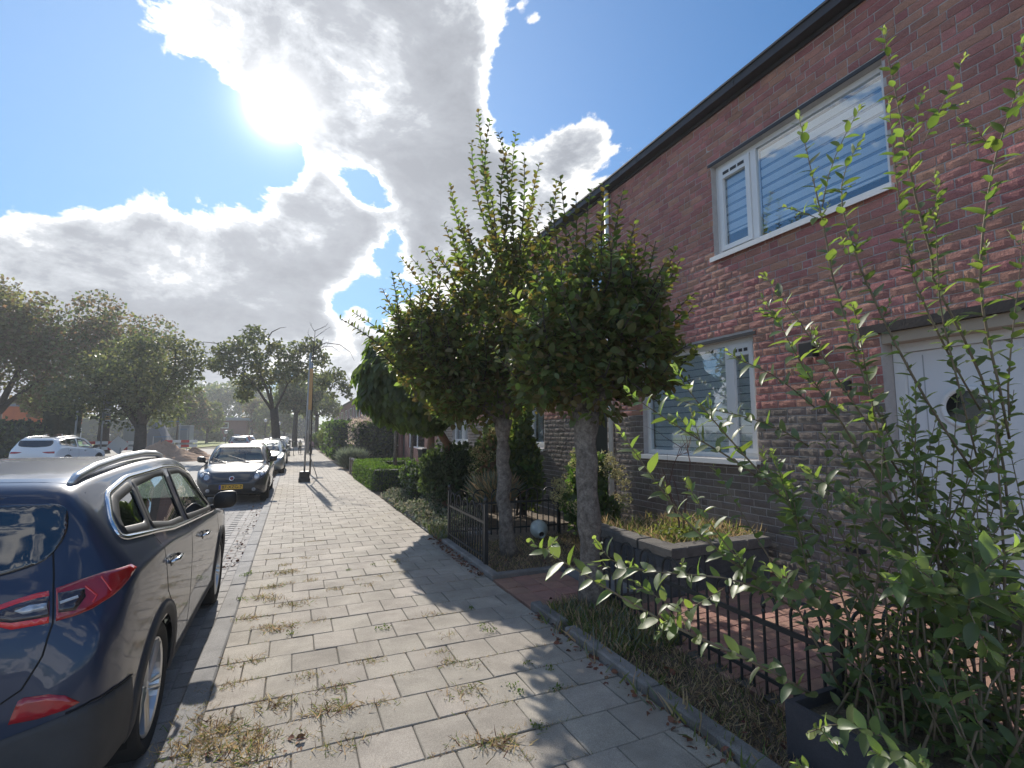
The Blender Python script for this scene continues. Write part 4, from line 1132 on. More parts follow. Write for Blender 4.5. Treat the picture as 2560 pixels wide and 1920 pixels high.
BP.patch([(.042 * math.cos(t), .655 + .036 * math.sin(t)) for t in np.linspace(0, 2 * math.pi, 17)[:-1]], 'front', .0105, .03).build('badge_centre', mat('badge_red', (.20, .03, .04), None, rough=.3), punto, True, True)
plate_mesh(punto, Vector((0, 4.078, .455)), math.pi, .52, .112, '87-XZG-7', None)
mb = MB()
BP.strip([(-.70, .80), (-.62, .71), (-.36, .635), (.36, .635), (.62, .71), (.70, .80)], 'front', .008, .0012, mb=mb)
mb.build('bonnet_gap', m_gap, punto, False, True)
for a in (-.30, .25):
    mb = MB(); pts = [BP.pt(a + k * .11, 1.0 + k * .035, 'front', .014) for k in range(6)]; mb.tube(pts, .007, 5); mb.build('wiper', m_black, punto, False, True)

# ---- the white SUV across the street, its tail to the camera
wsv, BW = make_car(SUVP, 'parked_suv', 'white SUV across the street, tail to the camera, dark rear window', 'car', p_white, (-9.7, 26.2, ROADZ), R(-9), None, True, 'suv', clad=m_clad, res=.05)
for sx in (1, -1):
    poly = [(sx * .82, .88), (sx * .80, .965), (sx * .60, .96), (sx * .36, .945), (sx * .45, .905), (sx * .60, .88)]
    if sx < 0: poly = poly[::-1]
    BW.patch(poly, 'rear', .008, .05).build('tail_light', m_red, wsv, True, True)
mb = MB(); mb.tube([(0, .62, 1.565), (0, .54, 1.63), (0, .50, 1.635)], [.03, .018, .006], 8); mb.build('antenna_fin', m_black, wsv, True, True)

# ---- the rest of the parked row, smaller and smaller
def simple_car(P, paint, loc, rz, label, name='parked_car', group='cars parked along the kerb', front=True):
    c, B = make_car(P, name, label, 'car', paint, loc, rz, group, False, 'hatch', res=.09)
    L = P['L']; k = P['H'] / 1.49
    for sx in (1, -1):
        poly = [(sx * .46, .62), (sx * .48, .72), (sx * .68, .78), (sx * .70, .66)]
        if sx < 0: poly = poly[::-1]
        B.patch(poly, 'front', .006, .1).build('headlight', m_clear, c, True, True)
        poly = [(sx * .56, .80), (sx * .56, .98), (sx * .72, 1.0), (sx * .74, .82)]
        if sx < 0: poly = poly[::-1]
        B.patch(poly, 'rear', .006, .1).build('tail_light', m_red, c, True, True)
    B.patch(roundpoly([(-.42, .36), (-.44, .54), (.44, .54), (.42, .36)], .04), 'front', .003, .12).build('grille', m_black, c, False, True)
    mb = MB(); mb.bbox((-.26, P['L'] - .005, .43), (.26, P['L'] + .012, .53), .004); mb.build('number_plate', mat('plate_yellow', (.72, .40, .03), None, rough=.5), c, False, True)
    for v, sx in (('side', 1), ('left', -1)):
        p = B.pt(2.62 * L / 4.06, 1.02 * k, v); mb = MB(); mb.bbox((p.x + sx * .02 - .03 * (sx < 0) * 4, p.y - .05, p.z - .06), (p.x + sx * .02 + .12 if sx > 0 else p.x + .01, p.y + .05, p.z + .06), .02); mb.build('mirror', m_black, c, False, True)
    return c
simple_car(EST, p_silver, (-1.10, 25.2, ROADZ), math.pi, 'silver car parked behind the charcoal hatchback beside the tree trunk')
simple_car(HAT, p_black, (-1.02, 31.6, ROADZ), math.pi, 'black car facing the camera right of the near street tree trunk')
simple_car(EST, p_grey, (-1.05, 41.4, ROADZ), math.pi, 'grey car beyond the black one, white roof glinting in the sun')
simple_car(HAT, p_char, (-1.05, 46.6, ROADZ), math.pi, 'dark car parked beside the walking family')
simple_car(EST, p_white, (-1.05, 52.4, ROADZ), math.pi, 'white car farthest along the right kerb')
simple_car(EST, p_char, (-5.15, 56.0, ROADZ), 0, 'dark estate on the left of the far street, nearest of its cluster', group='cars parked on the far left side')
simple_car(HAT, p_silver, (-4.3, 49.0, ROADZ), R(4), 'silver hatchback roof glinting just above the charcoal hatchback', group='cars parked on the far left side')
simple_car(HAT, p_redc, (-5.2, 63.0, ROADZ), 0, 'red car in the far cluster left of the tree trunk', group='cars parked on the far left side')
simple_car(EST, p_white, (-5.2, 69.0, ROADZ), 0, 'white estate at the back of the far cluster', group='cars parked on the far left side')
simple_car(HAT, p_white, (-9.5, 112.0, ROADZ), R(70), 'white car far off beside the lawn', group='cars parked on the far left side')
# ================================================================== VEGETATION
m_bark = mat('bark_grey', (.27, .235, .20), (.115, .095, .08), 18, .9, bump=.012, bscale=30, fine=.3, fscale=70)
m_barkd = mat('bark_dark', (.085, .07, .058), (.05, .042, .035), 8, .9, bump=.015, bscale=20)
m_barkr = mat('bark_brown', (.25, .14, .09), (.17, .10, .07), 9, .85, bump=.006, bscale=30)
m_twig = mat('shrub_stem', (.24, .19, .13), (.15, .11, .075), 12, .7, bump=.001, bscale=120)
m_twigl = mat('shrub_shoot', (.38, .36, .24), (.30, .26, .16), 12, .7)
m_hb = mat('leaf_hornbeam', (.095, .13, .058), (.115, .135, .058), 1.2, .45, rand=.4, hue=.035, transl=.48, tcol=(2.5, 2.7, 1.0))
m_hb2 = mat('leaf_hornbeam_bronze', (.12, .115, .052), (.15, .13, .05), 1.5, .5, rand=.3, hue=.03, transl=.40, tcol=(2.3, 2.0, .9))
m_shrub = mat('leaf_shrub', (.098, .135, .068), (.118, .155, .078), 6, .42, rand=.3, hue=.025, transl=.42, tcol=(2.7, 3.0, .8), spec=.6)
m_shruby = mat('leaf_shrub_young', (.20, .26, .09), (.26, .30, .13), 6, .5, rand=.2, hue=.02, transl=.45, tcol=(1.9, 2.1, .9))
m_cat = mat('leaf_catalpa', (.065, .098, .050), (.078, .11, .052), .8, .5, rand=.25, hue=.02, transl=.58, tcol=(2.8, 2.9, .8))
m_chest = mat('leaf_chestnut', (.14, .12, .082), (.18, .125, .085), .35, .6, rand=.3, hue=.03, transl=.45, tcol=(2.0, 1.9, 1.2))
m_oliv = mat('leaf_olive', (.125, .15, .085), (.165, .155, .085), .3, .6, rand=.3, hue=.03, transl=.45, tcol=(2.1, 2.2, 1.1))
m_dgreen = mat('leaf_dark', (.068, .098, .058), (.085, .118, .06), .4, .6, rand=.3, hue=.025, transl=.35, tcol=(2.2, 2.4, 1))
m_street = mat('leaf_street', (.07, .095, .056), (.085, .10, .056), .6, .5, rand=.3, hue=.03, transl=.35, tcol=(2.2, 2.2, 1))
m_lime = mat('leaf_lime', (.14, .17, .05), (.12, .15, .05), .4, .6, rand=.25, hue=.03, transl=.4, tcol=(2, 2, 1))
m_conif = mat('conifer', (.036, .055, .044), (.044, .062, .044), .8, .8, rand=.25)
m_box = mat('leaf_box', (.060, .105, .030), (.085, .13, .035), 2, .6, rand=.3, hue=.02, transl=.35, tcol=(2.3, 2.6, 1))
m_flower = mat('leaf_variegated', (.46, .44, .33), (.52, .40, .38), 3, .7, rand=.25, hue=.02, transl=.4, tcol=(1.3, 1.2, 1.1))
m_pink = mat('petal_pink', (.55, .20, .26), (.45, .13, .2), 3, .7, rand=.2, transl=.4, tcol=(1.2, 1.2, 1.2))
m_lav = mat('leaf_lavender', (.17, .21, .15), (.22, .25, .20), 3, .8, rand=.25, transl=.25, tcol=(1.5, 1.5, 1.2))
m_grey = mat('leaf_silver', (.24, .25, .19), (.30, .27, .20), 3, .8, rand=.3, hue=.02, transl=.25, tcol=(1.4, 1.4, 1.2))
m_hyd = mat('hydrangea_head', (.42, .42, .22), (.36, .30, .17), 5, .8, rand=.25, hue=.02, transl=.35, tcol=(1.4, 1.4, 1.1))
m_dry = mat('dry_grass', (.52, .38, .23), (.38, .28, .165), 4, .85, rand=.35, hue=.02, transl=.3, tcol=(1.4, 1.4, 1.1))
m_dryg = mat('green_grass', (.10, .15, .045), (.17, .18, .06), 4, .8, rand=.3, hue=.03, transl=.35, tcol=(1.9, 2, 1))
m_dead = mat('dead_leaf', (.20, .085, .045), (.14, .06, .035), 6, .8, rand=.4, hue=.02)
m_ivy = mat('leaf_yew', (.055, .078, .048), (.075, .098, .055), 1.5, .7, rand=.3, hue=.02, transl=.3, tcol=(2.0, 2.2, 1))

def blob_points(n, blobs, shell=.55):
    """points spread through ellipsoids, denser near their surface; blobs: (centre, radii, weight)"""
    w = np.array([b[2] for b in blobs], float); w /= w.sum()
    k = nr.choice(len(blobs), n, p=w)
    C = np.array([b[0] for b in blobs])[k]; Rr = np.array([b[1] for b in blobs])[k]
    u = rand_dirs(n); r = (shell + (1 - shell) * nr.random(n) ** .7)[:, None]
    return C + u * Rr * r, u
def tree(name, label, base, H, crown, n, size, m, tr=.2, barkm=None, sub=10, group=None, forkz=None, spread=.5, cat='tree', kind='quad', flat=0.0, limbs=7, seed=0, shell=.5, gap=.42):
    q = random.Random(seed + 5)
    base = Vector(base); t = empty(name, base, label, cat, group)
    c0, rad = crown                                     # centre (absolute), radii
    c0 = Vector(c0)
    blobs = []
    for i in range(sub):
        a = q.uniform(0, 2 * math.pi); el = q.uniform(-.75, 1.0); rr = q.uniform(.35, .8)
        o = Vector((math.cos(a) * math.cos(el * 1.2), math.sin(a) * math.cos(el * 1.2), math.sin(el * 1.2))) * rr
        s = q.uniform(gap * .75, gap * 1.25)
        blobs.append((tuple(c0 + Vector((o.x * rad[0], o.y * rad[1], o.z * rad[2]))), (rad[0] * s, rad[1] * s, rad[2] * s * .9), s * s))
    P, u = blob_points(n, blobs, shell)
    D = rand_dirs(n) + np.array([0, 0, -.25]); Nn = rand_dirs(n) + np.array([0, 0, .8])
    S = size * nr.uniform(.65, 1.3, n)
    leaf_mass('crown', P, D, Nn, S, m, t, kind)
    # trunk and limbs reaching into the clumps
    fz = forkz or max(.5, (c0.z - rad[2] * .75))
    mb = MB(); fork = Vector((base.x + (c0.x - base.x) * .3, base.y + (c0.y - base.y) * .3, fz))
    mb.tube([base + Vector((0, 0, -.1)), base + Vector((0, 0, .12)), base.lerp(fork, .35) + Vector((q.gauss(0, .04), 0, 0)), fork], [tr * 1.45, tr * 1.15, tr * .95, tr * .8], 10)
    for b in sorted(blobs, key=lambda b: -b[2])[:limbs]:
        e = Vector(b[0]); mid = fork.lerp(e, .5) + Vector((q.gauss(0, .08), q.gauss(0, .08), .06)) * (e - fork).length * .5
        mb.tube([fork - Vector((0, 0, tr * .6)), fork.lerp(mid, .5), mid, e], [tr * .55, tr * .42, tr * .28, tr * .08], 6)
    mb.build('trunk', barkm or m_barkd, t, True)
    return t
def px(cx, cy, Y): return at(cx, cy, Y)
def pxs(cx, cy, Y):                                     # metres per frame pixel there
    p = np.array(at(cx, cy, Y)) - CAM; return float(p @ cw) / FPX
def bg_tree(name, label, cx, cy, rx, ry, Y, n, size, m, basey=None, tr=.2, group='trees round the green', **k):
    c = px(cx, cy, Y); s = pxs(cx, cy, Y)
    base = Vector((c.x, c.y, -.1))
    return tree(name, label, base, 0, (c, (rx * s, rx * s, ry * s)), n, size, m, tr, group=group, **k)

# left side and far background
bg_tree('chestnut_tree', 'tall hazy green chestnut at the left edge of the picture', 5, 880, 125, 200, 44, 13000, .21, [m_oliv, m_oliv, m_chest], tr=.4, sub=22, seed=1)
bg_tree('chestnut_tree', 'broad round chestnut with reddish brown upper leaves left of the street', 278, 880, 150, 150, 50, 14000, .21, [m_chest, m_chest, m_oliv, m_dgreen], tr=.4, sub=24, seed=2)
bg_tree('chestnut_tree', 'smaller brownish chestnut between the two tall ones', 140, 1000, 90, 80, 56, 3000, .3, [m_chest, m_oliv], tr=.3, sub=12, seed=33)
tC = empty('street_tree', (-9.2, 39.6, -.1), 'dark green street tree with thick dark trunk beside the sand heap', 'tree', 'street trees')
def street_tree(t, blobs, trunk, n, size, m, bare=(), limbr=.16):
    P, u = blob_points(n, blobs, .25)
    D = rand_dirs(n) + np.array([0, 0, -.35]); Nn = rand_dirs(n) + np.array([0, 0, .7])
    leaf_mass('crown', P, D, Nn, size * nr.uniform(.6, 1.35, n), m, t, 'simple')
    mb = MB(); mb.tube(*trunk, 10); fork = Vector(trunk[0][-1])
    main = sorted(blobs, key=lambda b: -b[2])[:5]; nodes = []
    for b in main:                                     # five main limbs, the lesser branches leave them part way
        e = Vector(b[0]); mid = fork.lerp(e, .5) + Vector((rnd.gauss(0, .2), rnd.gauss(0, .2), .45))
        pts = [fork - Vector((0, 0, .3)), fork.lerp(mid, .5) + Vector((rnd.gauss(0, .08), 0, .05)), mid, e]
        mb.tube(pts, [limbr, limbr * .75, limbr * .5, limbr * .15], 6); nodes += [mid, mid.lerp(e, .5), e]
    for b in blobs:
        if b in main: continue
        e = Vector(b[0]); s0 = min(nodes, key=lambda p: (p - e).length); mid = s0.lerp(e, .5) + Vector((rnd.gauss(0, .1), rnd.gauss(0, .1), .15))
        mb.tube([s0, mid, e], [limbr * .38, limbr * .25, limbr * .1], 5)
    for pts, r in bare: mb.tube(pts, [r * (1 - .8 * i / (len(pts) - 1)) for i in range(len(pts))], 5)
    mb.build('trunk', m_barkd, t, True)
def bl(cx, cy, r, Y, sq=.85):
    s = pxs(cx, cy, Y); p = px(cx, cy, Y); p.y += rnd.uniform(-1.2, 1.2)
    return (tuple(p), (r * s, r * s, r * s * sq), r * r)
YC = 39.6
street_tree(tC, [bl(*a, YC) for a in ((330, 900, 75), (250, 960, 80), (350, 970, 90), (430, 950, 70), (300, 1010, 80), (400, 1020, 60), (200, 1000, 55), (470, 880, 45), (440, 860, 30), (510, 905, 30), (460, 930, 45), (220, 910, 50), (150, 980, 45), (380, 870, 50))],
    ([gp(350, 1148, -.1), px(350, 1120, YC), px(352, 1085, YC), px(352, 1062, YC)], [.50, .36, .33, .30]), 9500, .23, [m_street, m_street, m_oliv], limbr=.22)
YH = 38.0
tH = empty('street_tree', tuple(px(694, 1134, YH).xy) + (-.06,), 'nearest kerbside street tree with forked trunk and sparse dark leaves', 'tree', 'street trees')
b0 = px(697, 1140, YH); b0.z = -.1
street_tree(tH, [bl(*a, YH) for a in ((600, 860, 38), (640, 845, 32), (560, 880, 30), (690, 870, 30), (580, 920, 36), (640, 900, 40), (540, 905, 24), (660, 940, 40), (620, 960, 36), (720, 900, 32), (745, 870, 28), (780, 865, 30), (700, 940, 30), (800, 900, 30), (750, 930, 40), (840, 935, 26), (860, 965, 22), (870, 990, 12), (610, 985, 26), (810, 960, 26), (830, 985, 14))],
    ([b0, px(692, 1110, YH), px(688, 1060, YH), px(685, 1022, YH)], [.40, .31, .27, .27]), 5600, .24, [m_street, m_street, m_oliv], limbr=.11,
    bare=[([px(770, 905, YH), px(795, 865, YH), px(815, 857, YH), px(850, 862, YH), px(875, 880, YH), px(886, 902, YH)], .05), ([px(780, 880, YH), px(800, 868, YH), px(830, 866, YH), px(852, 882, YH)], .035), ([px(660, 860, YH), px(680, 830, YH), px(700, 820, YH), px(716, 818, YH)], .05),
          ([px(570, 880, YH), px(540, 858, YH), px(510, 855, YH), px(480, 866, YH)], .04), ([px(795, 870, YH), px(806, 850, YH), px(811, 840, YH)], .03)])
bg_tree('street_tree', 'second kerbside street tree behind the first, dense green crown', 742, 985, 60, 62, 62, 4500, .28, [m_street, m_dgreen, m_oliv], tr=.3, sub=14, seed=4, group='street trees')
bg_tree('street_tree', 'third kerbside tree, bright green, above the far pavement', 795, 985, 58, 70, 76, 4500, .30, [m_dgreen, m_oliv, m_lime], tr=.3, sub=14, seed=5, group='street trees')
bg_tree('street_tree', 'far green tree closing the end of the pavement', 770, 1010, 62, 55, 110, 3500, .42, [m_dgreen, m_oliv], tr=.3, sub=14, seed=6, group='street trees')
bg_tree('small_tree', 'small yellowish tree behind the barriers', 448, 1010, 44, 42, 74, 2500, .28, [m_lime, m_oliv, m_chest], tr=.12, sub=10, seed=7)
bg_tree('conical_tree', 'cone shaped green tree with purple left side beside the lawn', 478, 1035, 44, 66, 92, 4500, .34, [m_dgreen, m_oliv, m_chest], tr=.2, sub=16, seed=8, gap=.5)
bg_tree('conical_tree', 'bushy light green tree right of the cone shaped one', 520, 1045, 30, 50, 96, 3000, .34, [m_oliv, m_lime], tr=.2, sub=12, seed=9, gap=.5)
bg_tree('garden_tree', 'reddish brown tree before the far wood', 632, 1040, 34, 44, 118, 2500, .4, [m_chest, m_oliv], tr=.2, sub=10, seed=10, gap=.5)
bg_tree('garden_tree', 'yellow green tree left of the kerbside trunk', 665, 1045, 34, 42, 112, 3000, .4, [m_lime, m_oliv], tr=.2, sub=12, seed=11, gap=.5)
bg_tree('garden_tree', 'pale green tree between the two kerbside trunks', 712, 1055, 26, 34, 105, 2000, .4, [m_oliv, m_lime], tr=.2, sub=10, seed=12, gap=.5)
for i, (cx, cy, rx, ry, Y) in enumerate([(430, 1005, 52, 60, 150), (500, 1000, 50, 58, 165), (555, 1010, 48, 58, 160), (600, 995, 42, 62, 170), (640, 1000, 45, 60, 175), (370, 1020, 50, 55, 150), (690, 1010, 40, 50, 180)]):
    bg_tree('wood_tree', ['dark wood tree right behind the small yellowish tree', 'dark wood tree behind the cone shaped tree', 'dark wood tree above the left end of the brick bungalow', 'dark wood tree above the right end of the brick bungalow', 'dark wood tree left of the near kerbside trunk', 'dark wood tree behind the sand heap', 'dark wood tree right of the near kerbside trunk'][i], cx, cy, rx, ry, Y, 2200, .62, [m_dgreen, m_dgreen, m_oliv], tr=.3, sub=10, seed=20 + i, group='dark trees of the far wood', gap=.5)
def column(label, cx, top, bot, w, Y, m, n=2200, size=.22, name='columnar_conifer', group='dark conifers left'):
    p = px(cx, bot, Y); s = pxs(cx, bot, Y); h = (bot - top) * s; r = w * s / 2
    t = empty(name, (p.x, p.y, -.1), label, 'conifer', group)
    z = nr.random(n); a = nr.random(n) * 2 * math.pi; rr = r * np.sqrt(np.clip(1.02 - z ** 3, .02, 1)) * (.75 + .25 * nr.random(n))
    P = np.stack([p.x + rr * np.cos(a), p.y + rr * np.sin(a), p.z + z * h], 1)
    D = np.stack([np.cos(a) * .3, np.sin(a) * .3, np.ones(n)], 1) + nr.normal(size=(n, 3)) * .2
    leaf_mass('foliage', P, D, np.stack([np.cos(a), np.sin(a), a * 0], 1) + nr.normal(size=(n, 3)) * .3, size * nr.uniform(.7, 1.3, n), m, t, 'quad')
    mb = MB(); mb.tube([(p.x, p.y, -.1), (p.x, p.y, p.z + h * .8)], [r * .3, r * .1], 6); mb.lathe([(r * .7, p.z), (r * .7, p.z + h * .5), (.05, p.z + h * .9)], 8, Matrix.Translation((p.x, p.y, 0)))
    mb.build('trunk', m_conif, t)
    return t
column('left of two dark columnar conifers by the orange roofed house', 130, 980, 1085, 36, 46, m_conif)
column('right of two dark columnar conifers, beside the white street lamp', 172, 982, 1085, 38, 46, m_conif)

def bush(name, label, cat, c, rad, n, size, m, kind='simple', group=None, sub=9, seed=0, gap=.5, stems=True, up=.6, shell=.6, mstem=None):
    q = random.Random(seed); c = Vector(c); t = empty(name, (c.x, c.y, 0), label, cat, group)
    blobs = []
    for i in range(sub):
        a = q.uniform(0, 6.28); rr = q.uniform(.1, .62); zz = q.uniform(-.55, .55)
        s = q.uniform(gap * .8, gap * 1.2)
        blobs.append(((c.x + math.cos(a) * rr * rad[0], c.y + math.sin(a) * rr * rad[1], max(c.z + zz * rad[2], rad[2] * .2)), (rad[0] * s, rad[1] * s, rad[2] * s), s))
    P, u = blob_points(n, blobs, shell); P[:, 2] = np.abs(P[:, 2]) + .01
    D = u * .5 + rand_dirs(n) * .7 + np.array([0, 0, up]); Nn = u + rand_dirs(n) * .6 + np.array([0, 0, .5])
    leaf_mass('foliage', P, D, Nn, size * nr.uniform(.6, 1.3, n), m, t, kind)
    if stems:
        mb = MB()
        for b in blobs: e = Vector(b[0]); mb.tube([(c.x + q.gauss(0, .06), c.y + q.gauss(0, .06), 0), Vector((c.x, c.y, 0)).lerp(e, .5) + Vector((0, 0, .05)), e], [.018, .012, .005], 5)
        mb.build('stem', mstem or m_barkd, t)
    return t
def hedge(name, label, boxes, n, size, m, group=None, mcore=None, cat='hedge', jit=.03, kind='quad'):
    (a, b) = boxes[0]; t = empty(name, ((a[0] + b[0]) / 2, (a[1] + b[1]) / 2, 0), label, cat, group)
    core = MB(); PP, NN = [], []
    tot = sum((q[0] - p[0]) * (q[1] - p[1]) + 2 * (q[2] - p[2]) * ((q[0] - p[0]) + (q[1] - p[1])) for p, q in boxes)
    for p, q in boxes:
        core.box((p[0] + .05, p[1] + .05, p[2]), (q[0] - .05, q[1] - .05, q[2] - .05))
        for ax in range(3):
            o = [i for i in range(3) if i != ax]
            ar = (q[o[0]] - p[o[0]]) * (q[o[1]] - p[o[1]])
            for side in (0, 1):
                if ax == 2 and side == 0: continue
                k = int(n * ar / tot) + 1
                v = np.zeros((k, 3)); v[:, o[0]] = nr.uniform(p[o[0]], q[o[0]], k); v[:, o[1]] = nr.uniform(p[o[1]], q[o[1]], k); v[:, ax] = (q if side else p)[ax] + nr.normal(0, jit, k)
                nn = np.zeros((k, 3)); nn[:, ax] = 1 if side else -1
                PP.append(v); NN.append(nn)
    P = np.concatenate(PP); Nn = np.concatenate(NN); k = len(P)
    leaf_mass('foliage', P, Nn * .6 + rand_dirs(k) * .8 + np.array([0, 0, .4]), Nn + rand_dirs(k) * .8, size * nr.uniform(.6, 1.3, k), m, t, kind)
    core.build('twig_core', mcore or m_conif, t)
    return t
hedge('hedge', 'long dark hedge closing off the lawn far behind the brick building', [((-95, 126, 0), (-13, 130, 4.6))], 3500, .7, [m_dgreen, m_oliv], jit=.3)
hedge('hedge', 'dark tree line closing the far end of the street', [((-12, 165, 0), (5.5, 169, 6.0))], 2500, .7, [m_dgreen, m_oliv], jit=.4)
hedge('box_hedge', 'low square clipped box hedge with sunlit top beside the pavement', [((2.02, 13.95, 0), (4.1, 14.45, .60)), ((2.02, 14.45, 0), (2.62, 18.6, .60)), ((2.62, 18.1, 0), (4.1, 18.6, .60))], 15000, .05, m_box, jit=.022, kind='simple')
hedge('hedge', 'dark hedge across the street behind the white car', [((-22, 36, 0), (-13.5, 37.6, 2.0))], 5000, .2, [m_dgreen, m_conif], jit=.1)
bush('flowering_shrub', 'pale bush with sunlit leaves at the left edge beyond the white SUV', 'shrub', (-12.6, 22.0, .7), (2.6, 2.2, .95), 5000, .14, [m_flower, m_dgreen, m_oliv], seed=3)
fh = hedge('flowering_hedge', 'rounded dark hedge with whitish pink flowers along its top', [((2.95, 26, 0), (4.9, 29, 2.0))], 5000, .12, [m_dgreen, m_conif], jit=.07)
P = np.stack([nr.uniform(2.85, 4.95, 1400), nr.uniform(25.9, 29, 1400), 2.05 + nr.normal(0, .16, 1400)], 1)
P2 = np.stack([2.9 + nr.normal(0, .1, 400), nr.uniform(25.8, 29, 400), nr.uniform(.9, 2.1, 400)], 1); P = np.concatenate([P, P2])
leaf_mass('blossom', P, rand_dirs(1800, .5), rand_dirs(1800, .5), nr.uniform(.08, .16, 1800), m_flower, fh)
P = np.stack([nr.uniform(4.3, 5.0, 220), nr.uniform(25.8, 27, 220), 2.0 + nr.normal(0, .2, 220)], 1)
leaf_mass('pink_blossom', P, rand_dirs(220, .5), rand_dirs(220, .5), nr.uniform(.08, .15, 220), m_pink, fh)
hedge('hedge', 'tall dark clipped hedge beyond the lavender', [((2.35, 31, 0), (4.4, 38, 2.1))], 4500, .16, [m_dgreen, m_conif, m_box], jit=.08)
hedge('hedge', 'farther dark hedge along the pavement with brighter top', [((2.5, 40, 0), (4.6, 52, 2.3))], 3500, .22, [m_dgreen, m_box], jit=.1)
bush('round_shrub', 'rounded garden tree far along the pavement near the walking family', 'shrub', (2.6, 45, 1.3), (1.0, 1.4, 1.1), 2500, .14, [m_dgreen, m_lime], seed=8)
bush('round_shrub', 'dark bush at the far end of the pavement', 'shrub', (2.6, 60, 1.0), (1.2, 2.0, 1.0), 2000, .2, [m_dgreen], seed=9)
lv = empty('lavender_bush', (2.5, 23.6, 0), 'grey green lavender bush spilling onto the pavement', 'shrub')
n = 2600; a = nr.random(n) * 6.28; rr = np.sqrt(nr.random(n)) * .32
P = np.stack([2.45 + rr * np.cos(a), 23.6 + 1.3 * rr * np.sin(a), nr.random(n) * .35], 1)
leaf_mass('stalk', P, np.stack([np.cos(a) * rr * 2.2, np.sin(a) * rr * 2.2, .8 + 0 * a], 1) + nr.normal(size=(n, 3)) * .12, rand_dirs(n), nr.uniform(.35, .75, n), m_lav, lv, 'blade')
for i, Y in enumerate((19.0, 19.7, 20.4)):
    mb = MB(); mb.bbox((2.05, Y - .07, -.02), (2.19, Y + .07, .56), .01); o = mb.build('garden_post', mat('post_wood', (.16, .13, .11), None, rough=.8)); tag(o, ['square wooden post nearest the box hedge', 'middle square wooden post past the box hedge', 'farthest square wooden post past the box hedge'][i], 'post', 'low wooden posts past the hedge'); WL[o] = Vector((0, 0, 0))
    mb = MB(); mb.bbox((2.035, Y - .085, .562), (2.205, Y + .085, .60), .01); mb.build('cap', m_slabgrey, o)

# catalpa balls on bare stems, standing inside the box hedge
def catalpa(label, base, c, r, n, seed, tr, bm=None):
    t = empty('catalpa_tree', (base[0], base[1], 0), label, 'tree', 'round catalpa trees')
    P, u = blob_points(n, [(c, r, 1.0)], .80)
    bumps = 1 + .10 * np.sin(u[:, 0:1] * 7 + seed) * np.cos(u[:, 1:2] * 6) + .05 * np.sin(u[:, 2:3] * 11)
    P = np.array(c) + (P - np.array(c)) * bumps
    D = u * .35 + np.array([0, 0, -1.0]) + nr.normal(size=(n, 3)) * .28; Nn = u + np.array([0, 0, .5]) + nr.normal(size=(n, 3)) * .25
    S = nr.uniform(.13, .25, n)
    leaf_mass('crown', P, D, Nn, S, m_cat, t)
    mb = MB(); mb.tube([(base[0], base[1], 0), (base[0] + .02, base[1], c[2] * .5), (c[0], c[1], c[2] - r[2] * .4)], [tr, tr * .85, tr * .8], 10)
    for k in range(7):
        a = k * .9; mb.tube([(c[0], c[1], c[2] - r[2] * .5), (c[0] + math.cos(a) * r[0] * .4, c[1] + math.sin(a) * r[1] * .4, c[2]), (c[0] + math.cos(a) * r[0] * .75, c[1] + math.sin(a) * r[1] * .75, c[2] + r[2] * .25)], [.04, .03, .012], 5)
    mb.build('trunk', bm or m_bark, t, True)
catalpa('large round catalpa with glowing yellow green edge, on a leaning reddish trunk', (2.91, 9.9), (2.20, 9.5, 2.64), (1.17, 1.55, .92), 6800, 0, .095, m_barkr)
catalpa('small round catalpa on a straight stake like stem inside the box hedge', (2.98, 16.0), (3.05, 16.0, 3.2), (.95, .95, .8), 2200, 2, .06)
catalpa('second small round catalpa inside the box hedge, right of the first', (3.42, 15.6), (3.6, 15.6, 3.0), (.8, .9, .75), 1800, 3, .06)

